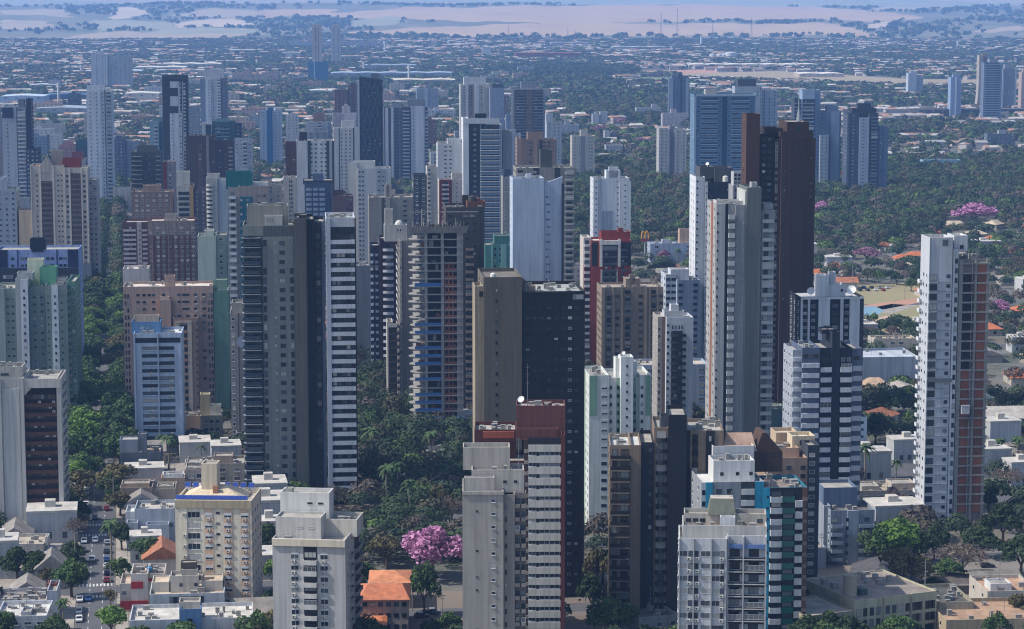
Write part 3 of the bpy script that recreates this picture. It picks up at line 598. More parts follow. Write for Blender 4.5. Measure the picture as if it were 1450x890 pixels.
# --- big grey tower with curved balconies / black slab / white bands
b = Bld('apartment_tower', 'grey green tower with rounded glass balconies and a dark blank slab at its right', 346, 462, 319, 712, fp=13.2, yr=480)
GG = '#7d827f'
a1 = b.mass(346, 373, 333, 18, GG, fd=1.0); a1.glz = GLB
b.strip(a1, 'F', [(347, 372.5)], GLB, .1); b.strip(a1, 'L', [(.05, .6)], GLB, .1)
b.balc(a1, 'F', [(343.5, 371)], .22, 2.0, mt=.6, style='curve', mat='#8f959a', name='balcony'); b.balc(a1, 'F', [(344.5, 370)], 1.15, 1.75, mt=2.1, style='glass', mat='#59626a', mat2=plain('#33404c', .12, name='tinted_railing_glass'), name='glass_railing')
a2 = b.mass(373.2, 417.5, 335, 20, '#7a7e7a', fd=.3); b.win(a2, 'F', [376.5], 1.2, 2.1, mt=1.0, kind='drk'); b.win(a2, 'F', [391], .6, .7, mt=1.6, kind='pale'); b.win(a2, 'F', [401], 1.8, 1.4, mt=1.4, kind='drk'); b.win(a2, 'F', [414.5], 1.2, 2.0, mt=1.0, kind='drk')
fr = b.mass(346, 417.5, 319, 18, '#7d807c', fd=1.2, on=a2, roof='#8d8d8a', name='crown_frame')
for k in range(12): b.strip(fr, 'F', [(375+k*3.6, 376.6+k*3.6)], '#55595a', .25, name='louvre')
p = b.mass(352, 410, 291, 9, '#8b8b84', fd=5, on=fr, roof='#a5a39c', name='penthouse'); q = b.mass(377, 402, 305, 3, '#b0aea8', fd=1.8, on=fr, par=.4, name='plant_room'); b.win(q, 'F', [384], 2, .9, mt=.9, kind='drk', rng_=(0, 1))
a3 = b.mass(417.7, 436, 309, 19, '#575853', fd=-.8); a4 = b.mass(436.2, 446, 310, 20, '#1b1e22', fd=.8); a5 = b.mass(446.2, 461, 313, 18, '#353d48', fd=2.5)
b.strip(a3, 'F', [(434.6, 435.2)], '#1b1e22', .05); b.balc(a5, 'F', [(448, 456)], 1.0, 1.0, mt=2.4, style='rail', mat='#2c323a'); b.win(a5, 'F', [452], 1.4, 1.9, mt=1, kind='drk'); b.strip(a5, 'F', [(457, 461)], '#4d5a6b', 1.1)
b.mass(425, 437, 304, 5, '#2d2f30', fd=3, on=a3, par=.3, name='plant_room'); b.clutter(p, 4); b.clutter(fr, 3); b.sides(a1, 1, kind='drk'); b.win(a5, 'R', 3); b.done()
b = Bld('apartment_tower', 'slim tower of evenly stacked white bands and dark ribbon balconies with a black right edge', 463, 505, 308, 714, fp=12.95, yr=480)
m = b.mass(463, 504, 308, 20, '#b9bdc4', roof='#b9b9b6', wm=None); fz = b.z(320, 0, 0); m.z1_ = m.z1
b.strip(m, 'F', [(469.5, 503.5)], GLZ, .06, yt=321); b.balc(m, 'F', [(469.5, 503.5)], 1.35, .9, mt=7.2, style='band', mat='#bcc0c8', name='balcony'); b.win(m, 'F', [474, 480.5, 487, 493.5, 500], 1.35, 1.5, mt=5.4, kind='drk', skip=.25)
b.strip(m, 'F', [(463, 469.3)], '#aab0bb', .95); b.strip(m, 'F', [(503.6, 505.2)], '#16181b', 1.0); b.strip(m, 'R', [(.05, .95)], '#2c2f33', .2); b.win(m, 'L', 3, 1.4, 1.2)
b.mass(472, 500, 309.8, .6, '#dcdcd8', fd=4, on=m, par=.1, name='roof_edge'); b.clutter(m, 5); b.done()
b = Bld('apartment_tower', 'narrow grey beige slab with a round logo disc, squeezed behind the rounded balcony tower', 327, 346, 430, 640)
m = b.mass(327, 346, 443, 22, '#8a8580'); b.win(m, 'F', [331], 1, 1.2); b.strip(m, 'F', [(338, 339.5)], '#4f4c4a', .1); b.mass(330, 345, 428, 10, '#8f8a84', fd=4, on=m, name='penthouse')
q = MB(); xc, zc = b.lx(343.5, 0), b.z(484, 0, 0); n = 20; q.poly([(xc+1.9*math.cos(-2*math.pi*k/n)*1.0, -.12, zc+2.2*math.sin(2*math.pi*k/n)*1.0) for k in range(n)]); q.build('logo_disc', [plain('#8c94a8', .5, name='disc_paint')], b.root)
bl = b.mass(333, 350, 612, 8, '#a6a29c', fd=-4); b.balc(bl, 'F', [(334, 349)], 1, 1, mt=2.5, mat='#b0aca4'); b.win(b.masses[0], 'L', 4, 1, 1.3); b.done()

# --- concrete tower under construction, centre
b = Bld('unfinished_tower', 'concrete tower frame under construction with blue safety nets and orange brick infill', 585, 658, 310, 618, fp=11.1, cat='construction tower')
CO = '#8a8885'; zt = b.z(322, 0, 0); m = b.mass(606, 655, 322, 14, '#3b3936', fd=3.2, roof='#77746f'); x0 = b.lx(584, 0); x1 = b.lx(656, 0); xa, xc, xd = b.lx(604, 0), b.lx(627, 0), b.lx(648, 0)  # dark block behind the slabs paints the shade inside the open floors
cm = wall('#8d8b88', .5, line=0, name='raw_concrete'); bk = wall('#8a5440', .3, line=.3, name='hollow_brick'); bks = [bk, wall('#78503f', .5, line=.3, name='hollow_brick'), wall('#96604a', .6, line=.3, name='hollow_brick')]; rb_ = random.Random(9); net = plain('#2c5f9c', .7, name='blue_net')
zs = []; z = zt-1.5
while z > 6: zs.append(z); z -= b.fh
for k, z in enumerate(zs):
    q = MB(); q.box(x0+.8, x1, -.2, 16, z-.28, z); off = -.7*abs(math.sin(k*.52))-.35; q.poly([(x0+.8, 1, z-.28), (x0+off, 2.2, z-.28), (x0+off-.3, 5, z-.28), (x0+.8, 8, z-.28)][::-1]); q.poly([(x0+.8, 1, z), (x0+off, 2.2, z), (x0+off-.3, 5, z), (x0+.8, 8, z)]); q.quad((x0+.8,1,z-.28),(x0+off,2.2,z-.28),(x0+off,2.2,z),(x0+.8,1,z)); q.quad((x0+off,2.2,z-.28),(x0+off-.3,5,z-.28),(x0+off-.3,5,z),(x0+off,2.2,z)); q.build('floor_slab', [cm], b.root)
    if k < len(zs)-1 and k > 3:
        q = MB(); zl = z-b.fh; xs_ = [xc+.7, xc+1.7, xc+2.9, xc+3.4, xc+4.5, xd-.2]; 
        for (u0, u1) in ((0, 1), (2, 3), (4, 5)): pass
        q.box(xs_[0], xs_[5], .5, .8, zl+.01, zl+.9); q.box(xs_[0], xs_[5], .5, .8, z-.7, z-.3)
        q.box(xs_[0], xs_[0]+.5, .5, .8, zl+.9, z-.7); q.box(xs_[1]+.3, xs_[2]-.2, .5, .8, zl+.9, z-.7); q.box(xs_[3]+.2, xs_[4]-.4, .5, .8, zl+.9, z-.7); q.build('brick_infill', [bks[rb_.randrange(3)]], b.root)
    for u0, u1 in ((x0+1, xa-.8), (xa+.6, xc-.8), (xc+.7, xd-.4)):
        if rb_.random() < .5 and k < len(zs)-1: q = MB(); c0 = rb_.uniform(u0, u1-.9); q.box(c0, min(u1, c0+rb_.uniform(.6, 3)), 1.2, 1.5, z-b.fh+.01, z-b.fh+rb_.uniform(.8, 2.6)); q.build('site_panel', [rb_.choice([cm, bks[1], wall('#8f8273', .4, line=0), wall('#5f6770', .4, line=0)])], b.root)
    if k in (6, 11, 12, 14, 15, 16, 18, 20, 21, 22, 23, 25):
        h = 1.1 if k != 6 else 1.4; q = MB(); zl = z-b.fh; q.box(x0+.9, xc-.6, -.32, -.24, zl+.05, zl+h); q.build('safety_net', [net], b.root)
q = MB()
for (u0, u1) in ((xa-.6, xa+.4), (xc-.6, xc+.5), (xd-.2, xd+1.6), (x1-.8, x1)): q.box(u0, u1, -.1, .7, 0, zt)
q.build('column', [cm], b.root); bk2 = MB(); bk2.box(xd+1.7, x1-.05, .2, 13, 0, zt-1); bk2.build('core_wall', [wall('#77757a', .4, line=0)], b.root)
q = MB(); q.box(x0-.5, x1+.5, -1.6, 0, 5.6, 7.4); q.build('safety_net', [net], b.root)
q = MB(); rr = random.Random(3)
for k in range(22):
    xx = x0-1.2+(x1-x0+2.6)*k/21; q.tube((xx, -1.0, zt-2.2), (xx+rr.uniform(-.5, .5), -2.2+rr.uniform(-.3, .3), zt+rr.uniform(1, 2.2)), .08)
    if k: q.quad((xx-.45*2.3, -1.0, zt-2.0), (xx, -1.0, zt-2.1), (xx+.2, -2.0, zt+.6+rr.uniform(-.4, .5)), (xx-.8, -2.0, zt+.5))
for k in range(26): xx, yy = rr.uniform(x0, x1), rr.uniform(0, 14); q.tube((xx, yy, zt-.5), (xx, yy, zt+rr.uniform(1, 3.2)), .07)
q.box(x0-2, x1+6, 5, 5.3, zt+5.2, zt+5.5); q.tube((b.lx(598, 5), 5.1, zt), (b.lx(598, 5), 5.1, zt+6.5), .2); q.tube((b.lx(617, 5), 5.1, zt), (b.lx(617, 5), 5.1, zt+5.2), .15)
q.build('formwork', [wall('#96918a', line=0)], b.root); b.done()

b = Bld('apartment_tower', 'dark grey brick tower with faint windows, right behind the concrete construction frame', 632, 686, 291, 597, fp=10.6, yr=420)
m = b.mass(632, 686, 293, 20, '#4a4846', roof='#5a5652'); b.win(m, 'F', [638, 662, 672], 1.3, 1.0, mt=3.0, kind='tan'); b.strip(m, 'F', [(679, 686)], '#3a3a3c', .3)
b.balc(m, 'F', [(660, 671)], 1.0, 1.2, mt=16, mat='#8d7f74'); p = b.mass(662, 687, 285, 8, '#6a4438', fd=4, on=m); b.mass(655, 676, 277, 5, '#3a3734', fd=12, on=m, name='penthouse'); b.tank(669, p, 1.4, 2.8, 3, '#3a3835'); b.tank(678, p, 1.1, 2.0, 4, '#6a4438')
b.win(m, 'F', [658, 661.5, 665, 668.5], .7, .8, mt=3, kind='pale', rng_=(0, 1)); b.sides(m, 3, kind='tan'); b.clutter(m, 3); b.done()

# --- right construction tower
b = Bld('unfinished_tower', 'tall unfinished tower at the right with white rendered walls, open floors and orange brick bays', 1320, 1397, 333, 752, fp=13.7, cat='construction tower', yr=540)
m = b.mass(1312, 1344.5, 336, 10.5, '#b3b7be', roof='#b5aa94'); m2 = b.mass(1345.2, 1353, 352, 16, '#c3c5c9', fd=.5); m3 = b.mass(1353.2, 1396, 366, 15, '#7d7a76', fd=1.5, roof='#9a958c')
b.strip(m, 'F', [(1312, 1313)], '#9aa0aa', .2); b.win(m, 'F', [1317.8], 2.7, 2.0, mt=11.5, kind='drk'); b.win(m, 'F', [1339.5], 1.2, 1.1, mt=11.5, kind='drk'); b.balc(m, 'F', [(1312.5, 1324)], .9, .7, mt=13.2, style='rail', mat='#9ea2aa', mat2=plain('#8a8d92', .5, .5, name='steel_rail'), rng_=(0, 12))
b.balc(m, 'F', [(1312.3, 1344.3)], .16, .12, mt=13.7, style='slab', mat='#8f949e', name='floor_line')
b.win(m, 'L', [.25, .6], 1.3, 1.2, mt=11.5); b.balc(m, 'L', [(.75, .99)], 1.1, .9, mt=14, mat='#c9cbce')
b.win(m2, 'F', [1350.3], .9, 1.6, mt=3, kind='drk'); b.strip(m2, 'F', [(1345.4, 1348)], '#cfd1d4', .25)
zt = m3.z1; xa, xb, xc = b.lx(1359, 1.5), b.lx(1380.5, 1.5), b.lx(1392, 1.5); k = 0; z = zt-1.2; dkm = plain('#26262a', .9, name='open_floor_painted_shade')
while z > 6:
    q = MB(); q.box(b.lx(1353.4, 1.5), b.lx(1397.5, 1.5), .55, 1.49, z-.5, z); q.build('floor_slab', [cm], b.root)
    q = MB(); q.box(xb-.1, xc, .95, 1.48, z-b.fh+.01, z-.52); q.build('brick_infill', [bks[rb_.randrange(3)]], b.root)
    q = MB()
    if k > 10: q.box(xa+.2, xb-2.2, 1.0, 1.48, z-b.fh+.01, z-.55); q.build('brick_infill', [bks[rb_.randrange(3)]], b.root)
    elif k != 0: q.box(xa+.2, xb-.6, 1.40, 1.48, z-b.fh+.02, z-.55); q.build('bay_shade_panel', [dkm], b.root)  # dark panel paints the shade of the open floor
    z -= b.fh; k += 1
q = MB()
for u in ((b.lx(1353.4, 1.5), xa), (xb-1.0, xb-.3), (xc, xc+.9)): q.box(u[0], u[1], .8, 1.47, 0, zt-.3)
q.build('column', [cm], b.root)
q = MB(); xl = b.lx(1375.5, 0)
for k in range(60): z = 2+k*(zt-1)/60; q.box(xl-.6, xl+.6, -.25, -.18, z, z+.09); q.tube((xl-.6, -.2, z), (xl+.6, -.2, z+zt/60), .05, n=4)
q.tube((xl-.6, -.2, 0), (xl-.6, -.2, zt+4), .08); q.tube((xl+.6, -.2, 0), (xl+.6, -.2, zt+4), .08); q.build('hoist_mast', [plain('#6e6f72', .6, .4, name='hoist_steel')], b.root)
q = MB(); z = b.z(585, xl, 0); q.box(xl-3.2, xl-.7, -1.3, -.1, z, z+2.6); q.box(xl-3.3, xl-.6, -1.4, 0, z+2.6, z+2.75); q.build('hoist_cage', [plain('#b5b7ba', .5, .3, name='cage_sheet')], b.root)
q = MB(); xx = b.lx(1318, 0); z = b.z(540, xx, 0); q.box(xx-1.5, xx+6.5, -1.0, -.25, z, z+.15); q.box(xx-1.5, xx+6.5, -1.0, -.94, z+.15, z+1.1); q.build('work_platform', [plain('#6c6f74', .6, .3, name='platform_steel')], b.root)
p = b.mass(1346, 1365, 333, 8, '#c0c4c9', fd=3, on=m2, roof='#c9b492'); b.win(p, 'F', [1357], 1.2, 1.2, mt=3, kind='drk', rng_=(0, 1)); b.strip(m, 'F', [(1330, 1338)], '#5e646c', .03, yt=339, yb=348); b.clutter(m3, 6); b.antenna(1349, p, 6); b.done()

# --- low grey apartment block right of centre
b = Bld('apartment_block', 'low grey apartment block with recessed balconies, half in shadow beside the green trees', 1175, 1238, 722, 800, fp=12)
m = b.mass(1176, 1238, 722, 14, '#7d8795', roof='#6a655f'); b.strip(m, 'F', [(1199, 1215)], '#8d97a4', .5); b.win(m, 'F', [1181], 2.0, 1.4, mt=2.2, kind='drk'); b.win(m, 'F', [1199], .8, 1.1, mt=2.2, kind='drk'); b.win(m, 'F', [1227], 1.5, 1.3, mt=2.2, kind='drk'); b.balc(m, 'F', [(1177, 1193), (1216, 1237)], 1.0, .9, mt=4.2, mat='#8d97a4')
p = b.mass(1165, 1213, 690, 12, '#5d6d84', fd=8, on=m); m2 = b.mass(1166, 1175.8, 716, 16, '#8a919c', fd=4); b.mass(1149, 1170, 775, 8, '#9aa0a8', fd=-4); b.sides(m, 3); b.clutter(m, 3); b.done()

# --- bright brown skyscraper
b = Bld('skyscraper', 'tallest tower, dark brown with a stepped crown, thin spire and a column of pale balconies', 1055, 1153, 161, 602, fp=9.0, yr=330)
BR = '#42342f'
a0 = b.mass(1055, 1074, 161, 10, '#4e382f', fd=0); a1 = b.mass(1074.2, 1095, 189, 22, '#1a1a1e', fd=.8); a2 = b.mass(1095.2, 1105, 196, 20, '#5a3a32', fd=1.6); a3 = b.mass(1105.2, 1153, 195, 22, BR, fd=-.8, roof='#4a3a34')
b.win(a2, 'F', [1097.2], 1.1, 1.6, mt=1.5, kind='drk'); b.balc(a2, 'F', [(1095.4, 1099.5)], 1.1, 1.0, mt=2.6, mat='#80736a'); b.strip(a2, 'F', [(1100.5, 1103)], '#6a5048', .3)
b.win(a1, 'F', [1080, 1088], 1.4, 1.2, mt=1.5, kind='drk'); b.strip(a3, 'F', [(1117, 1139)], '#3b2d29', .25); b.win(a3, 'F', [1110, 1147], .5, .6, mt=2.5, kind='tan')
t = b.mass(1112, 1143, 172, 16, BR, fd=3, on=a3, par=.4, name='crown'); b.win(t, 'F', [1128], 1.8, 2.2, mt=1.6, kind='drk', rng_=(0, 1)); b.mass(1103, 1149, 186, 18, BR, fd=1.5, on=a3, par=.4, name='crown'); b.mass(1083, 1106, 181, 12, '#33282a', fd=5, on=a1, name='crown')
q = MB(); xx = b.lx(1129, 8); q.cyl(xx, 9, t.deck, t.deck+5, 1.0, .3, 8); q.tube((xx, 9, t.deck+5), (xx, 9, t.deck+16), .22, .06); q.build('spire', [plain('#9aa0a0', .4, .6, name='spire_metal')], b.root)
b.win(a0, 'L', [.5], .8, .9, kind='tan'); b.sides(a3, 3, .8, .8, 'tan'); b.done()

# --- ribbed grey tower in front of it
b = Bld('apartment_tower', 'tall light grey tower with ribbed piers, angular balconies and an olive grey spine', 1012, 1095, 262, 655, fp=13.0, yr=430)
m = b.mass(1012, 1040, 288, 18, '#9c9c9b', roof='#a8a69f'); b.strip(m, 'F', [(1013, 1025)], '#a9a9a8', .8); b.win(m, 'F', [1014.5], .6, .9, mt=3, kind='drk'); b.strip(m, 'F', [(1025.2, 1029.5)], '#2d2f31', .06); b.balc(m, 'F', [(1029.5, 1038.5)], 1.7, 1.6, mt=3.8, mat='#b4b4b2')
m2 = b.mass(1040.2, 1053, 290, 17, '#8e8e90', fd=-.7); b.win(m2, 'F', [1051], .4, .5, mt=3, kind='pale'); m3 = b.mass(1056, 1076, 265, 16, '#666a67', fd=-1.0, roof='#8a8c88'); m35 = b.mass(1053.2, 1055.8, 270, 16, '#aeb0ae', fd=-.3); m4 = b.mass(1076.2, 1095, 297, 17, '#8e9194', fd=.6); b.win(m4, 'F', [1083.5], 1.6, 1.8, mt=1.4, kind='drk'); b.balc(m4, 'F', [(1077, 1094)], 1.3, .9, mt=3.3, mat='#aeb0b2')
b.strip(m, 'L', [(.3, .5)], '#8d5c45', .1); b.win(m, 'L', [.15, .7, .9], .9, 1.0, kind='tan'); b.mass(1013, 1050, 284, 7, '#b9b8b4', fd=4, on=m, name='roof_frame'); b.mass(1062, 1070, 258, 4, '#9a9c9a', fd=4, on=m3, name='plant_room'); b.mass(1079, 1093, 288, 7, '#a0a2a4', fd=5, on=m4, name='penthouse'); b.win(m4, 'R', 3); b.clutter(m, 3); b.done()
b = Bld('apartment_tower', 'navy and white tower with a bright white edge, left of the ribbed grey tower', 983, 1038, 236, 540, fp=9.5, yr=380)
m = b.mass(984, 997, 250, 16, '#c6c9ce', roof='#8c8e90'); b.win(m, 'F', [986.5], .7, .8, kind='drk'); m2 = b.mass(997.2, 1038, 257, 18, '#2e3440', fd=-.8); b.strip(m2, 'F', [(997.4, 1001)], '#d0d3d8', .2); b.win(m2, 'F', [1006, 1016, 1030], 1.2, .9, mt=3, kind='drk'); b.win(m2, 'F', [999.2], .5, .6, kind='drk')
p = b.mass(990, 1010, 236, 12, '#4a4e52', fd=4, on=m); b.mass(1010.4, 1036, 237, 12, '#50545a', fd=3, on=m2, name='penthouse'); b.win(m, 'L', [.3, .7], 1, 1); b.sides(m2, 3); b.dish(1001, p, .8); b.tank(1028, m2, 1.3, 3, 4); b.done()
b = Bld('water_tower', 'open lattice roof frame tower tucked between the navy tower and the brown skyscraper', 1036, 1054, 243, 560)
m = b.mass(1036, 1054, 262, 10, '#8b8d90'); b.win(m, 'F', 2, 1.2, 1.2); 
for k in range(4): b.strip(m, 'F', [(1036+k*5, 1038+k*5)], '#a5a7aa', .3)
p = b.mass(1037, 1053, 243, 6, '#a9abad', fd=2, on=m, name='roof_frame'); b.win(p, 'F', 3, 1.0, 1.0, mt=.8, kind='drk', fh=1.6); b.done()

# --- white slim tower with curved dark balconies
b = Bld('apartment_tower', 'slim white tower with wavy black balconies down the middle and brown flank', 938, 981, 447, 628, fp=10.0)
m = b.mass(943, 981, 449, 13, '#bfc4cc', roof='#a9a9a6'); b.win(m, 'F', [945.5], .8, 1.0, mt=2.5, kind='drk'); b.balc(m, 'F', [(949.5, 970.5)], 1.0, 1.3, mt=6.2, style='curve', mat='#26262a'); b.strip(m, 'F', [(950, 966)], '#33353b', .05, yt=468); b.win(m, 'F', [956, 962], 1.2, 1.7, mt=5, kind='tan'); b.win(m, 'F', [952, 956, 961, 965], .5, 1.4, mt=3, kind='drk', rng_=(0, 1))
m2 = b.mass(931, 942.8, 448, 14, '#9a948e', fd=2); b.strip(m2, 'F', [(937, 941)], '#6a564a', .2); b.win(m2, 'F', [933], .7, 1, kind='drk'); p = b.mass(940, 968, 440, 6, '#b4b6ba', fd=4, on=m); b.mass(949, 960, 431, 4, '#c4c6ca', fd=6, on=p, name='water_tank_room'); b.win(m, 'R', 3); b.win(m2, 'L', 3, .9, 1); b.clutter(p, 2); b.done()
S('pale blue grey low office slab with blank walls, behind the slim wavy balcony tower', 893, 1003, 516, 600, '#97a3b5', 16, [901, 913, 921, 993], 2.2, 1.3, kind='pale', fp=10.5, roof='#b9b0a4', name='office_block', cat='office')
S('tan gridded tower with square dark windows and a small roof tower', 852, 941, 406, 545, '#86796a', 18, [862, 874, 888.5, 907, 925, 936], 1.7, 1.3, pent=[(886, 906, 394), (891, 899, 389, None, 3)], strips=[(851.5, 856, '#8f8272', .5), (867, 869.5, '#8f8272', .4), (879, 882, '#8f8272', .4), (913, 916, '#8f8272', .4), (918.5, 920.5, '#8f8272', .4), (930, 931.5, '#8f8272', .4)], bal=dict(h=.7, p=.5, mt=3.0, fh=None), balc=[(857, 866.5, '#6c6156'), (883, 894, '#6c6156'), (921, 929.5, '#6c6156')], kind='tan', fp=10.2, side=4, roof='#a3968a', mt=3.4)
b = Bld('apartment_tower', 'red and white tower with a white portal frame on the upper floors', 834, 893, 339, 515, fp=9.6)
RD = '#8e3a2c'; m = b.mass(837, 893, 340, 16, RD, roof='#d5d2cc'); m0 = b.mass(826, 836.8, 336, 14, '#b8b2ac', fd=1.5)
b.strip(m, 'F', [(838, 846), (876, 893)], '#24262b', .1, yt=343, yb=376); b.strip(m, 'F', [(853, 874)], '#33363c', .12, yt=345, yb=376); b.strip(m, 'F', [(849, 852.5), (874.5, 878)], '#c9c6c2', .9, yt=338, yb=377); b.strip(m, 'F', [(848.8, 878.2)], '#cfccc8', 1.0, yb=346, name='portal_beam'); b.strip(m, 'F', [(851, 874)], '#4a4c50', .15, yt=382); b.strip(m, 'F', [(850.5, 852.5), (872.5, 874.5)], '#bdb9b5', .4, yt=381)
b.balc(m, 'F', [(853, 873), (879, 888)], .9, .6, mt=4, mat='#5a5c60'); b.win(m, 'F', [858, 868, 881.5], 1.4, 1.2, mt=2.6, kind='drk'); b.balc(m0, 'F', [(827, 835)], 1.1, 1.0, mt=3, mat='#cfcac4'); b.win(m0, 'F', [831], 1.7, 1.6, mt=1.3, kind='drk'); b.strip(m0, 'F', [(826, 836.6)], RD, .15, yt=375); p = b.mass(851, 892, 328, 8, '#7d2f26', fd=4, on=m); b.mass(875, 882, 323, 3, '#7d2f26', fd=5, on=p, name='penthouse'); b.sides(m, 3); b.clutter(p, 3); b.done()
b = Bld('apartment_tower', 'pale blue blank slab tower with a slanted roof line and one column of small windows', 726, 798, 250, 505, fp=10.6)
m = b.mass(726, 770, 252, 16, '#a9b6c8'); m2 = b.mass(770.2, 795.5, 259, 15, '#a4b1c4', fd=.7); b.win(m2, 'F', [774, 777.5], .75, .7, mt=6, kind='drk'); b.strip(m2, 'F', [(795, 798)], '#2a3444', .5); q = MB(); x0, x1 = b.lx(770.5, .7), b.lx(796, .7); zz = m2.z1; q.poly([(x0,.7,zz),(x1,.7,zz),(x1,.7,zz+3),(x0+1,.7,zz+.2)]); q.poly([(x0,2.2,zz),(x0+1,2.2,zz+.2),(x1,2.2,zz+3),(x1,2.2,zz)]); q.quad((x0+1,.7,zz+.2),(x1,.7,zz+3),(x1,2.2,zz+3),(x0+1,2.2,zz+.2)); q.quad((x1,.7,zz),(x1,2.2,zz),(x1,2.2,zz+3),(x1,.7,zz+3)); q.build('slanted_parapet', [wall('#a4b1c4')], b.root)
b.win(m, 'L', 2, 1, 1); b.win(m2, 'R', 3); b.clutter(m, 3); b.mass(745, 752, 246, 3, '#c2cad6', fd=5, on=m, name='plant_room'); b.done()
S('concrete tower with a dark shaft, standing behind the pale blue blank slab', 731, 813, 237, 470, '#8a8782', 18, [738, 757, 790], 1.8, 1.2, pent=[(765, 781, 212, '#4a4e50', 6)], strips=[(755, 763, '#3a3d40'), (785, 793, '#3a3d40')], balc=[(800, 812, '#a5a29c'), (732, 742, '#a5a29c')], fp=8.9, kind='drk', side=4)
S('white stepped tower with few small windows in front of the forest', 840, 891, 252, 395, '#c2c7ce', 16, [844, 874.5], .8, .8, pent=[(858, 878, 241), (862, 875, 236, None, 3)], wings=[(877, 893, 257, '#c6cace', 15, -.6, 1)], strips=[(846, 852, '#9aa2ae', .2), (850, 867, '#8d98a8', .12, 298)], kind='drk', fp=8.0)
S('blue grey and white building with gridded dark windows below the forest gap', 958, 990, 396, 548, '#9dabba', 15, [963, 984], 1.9, 1.2, pent=[(949, 975, 381, '#b9c0c9', 8)], strips=[(960, 990, '#77859a', .1)], wings=[(942, 957, 388, '#aab3bd', 14, 2, 2)], kind='drk', fp=9.0)

# --- left group
b = Bld('apartment_tower', 'grey green tower with white vertical strips and mint roof room behind the brown office', 1, 108, 400, 600, fp=10.1)
GN = '#77857f'; m = b.mass(-4, 24, 408, 20, GN); m2 = b.mass(24.2, 42, 395, 20, '#9aa0a2', fd=-.6); m3 = b.mass(42.2, 66, 405, 19, '#6a7878', fd=.9); m4 = b.mass(66.2, 97, 403, 20, GN, fd=-.3); m5 = b.mass(97.2, 109, 398, 22, '#5f8273', fd=3)
b.win(m, 'F', [13, 20], 1.1, .7, mt=4, kind='drk'); b.strip(m, 'F', [(-4, 9)], '#8a9894', .3); b.win(m3, 'F', [50.5, 61], 1.2, .8, mt=4, kind='drk'); b.strip(m2, 'F', [(31.5, 42)], '#bfc4ca', .25); b.win(m2, 'F', [36.5], .8, 1.1, mt=4, kind='drk'); b.strip(m4, 'F', [(75, 84.5)], '#c3c8ce', .25); b.win(m4, 'F', [79.8], .8, 1.1, mt=4, kind='drk'); b.win(m4, 'F', [70, 89], .7, .7, mt=4, kind='drk'); b.balc(m5, 'F', [(98, 101.5)], 1.1, .9, mt=3, mat='#9c9a94'); b.win(m5, 'F', [105.5], 1.2, 1.2, mt=2.5, kind='pale')
b.mass(27, 49, 386, 7, '#a2a6a8', fd=4, on=m2, name='penthouse'); b.mass(59, 82, 378, 7, '#5f9a7c', fd=8, on=m4, name='penthouse'); b.mass(42, 64, 367, 6, '#c9cbb4', fd=14, on=m3, name='penthouse'); b.mass(82, 97, 393, 6, '#b9b0a6', fd=9, on=m4, name='penthouse'); b.win(m5, 'R', 4); b.clutter(m4, 3); b.clutter(m, 3); b.done()
b = Bld('apartment_block', 'periwinkle and navy building with a dark tank tower, above the mint roofed tower', -3, 113, 352, 540)
m = b.mass(-3, 113, 353, 18, '#8c9cc8'); b.strip(m, 'F', [(-3, 13), (98, 113)], '#1f2a48', .4, yb=378); b.strip(m, 'F', [(26.5, 28), (82, 83.5)], '#2b3a66', .3, yb=378); b.strip(m, 'F', [(-3, 113)], '#30353f', .5, yt=379); b.win(m, 'F', [20, 34, 40, 70, 76, 88, 94], 1.4, 1.2, mt=3.4, kind='drk', rng_=(0, 2)); b.win(m, 'F', [8, 13, 18, 103], 1.2, 1.4, mt=11, kind='pale'); p = b.mass(45, 66, 338, 7, '#1c2233', fd=1, on=m); b.mass(47, 64, 342, 5, '#1c2233', fd=-.4, on=m); b.sides(m, 2); b.win(p, 'F', 3, 1, .8, mt=1, kind='drk'); b.done()
b = Bld('apartment_tower', 'cream tower with a gabled crown and dark brown window strips', 45, 127, 234, 420, fp=7.2)
CM = '#b3aca2'; m = b.mass(45, 92, 234, 18, CM, roof='#96655a'); m2 = b.mass(92.2, 126, 237, 18, CM, fd=-.6); b.strip(m, 'F', [(60, 76)], '#4f4440', .12, yt=256); b.balc(m, 'F', [(60.5, 75.5)], .9, .35, mt=9, mat='#6a5f59'); b.strip(m2, 'F', [(102, 116)], '#54494a', .12, yt=245); b.balc(m2, 'F', [(102.5, 115.5)], .9, .35, mt=6, mat='#6e6460'); b.win(m, 'F', [54, 84, 89], .8, 1.0, mt=5, kind='drk'); b.win(m2, 'F', [97, 121], 1.3, 1.4, mt=4, kind='drk')
for q in ((45, 46.5), (58, 60), (76, 78.5)): b.strip(m, 'F', [q], '#c4beb4', .35)
for q in ((92.4, 94), (99, 101.5), (116.4, 118), (124, 126)): b.strip(m2, 'F', [q], '#c4beb4', .35)
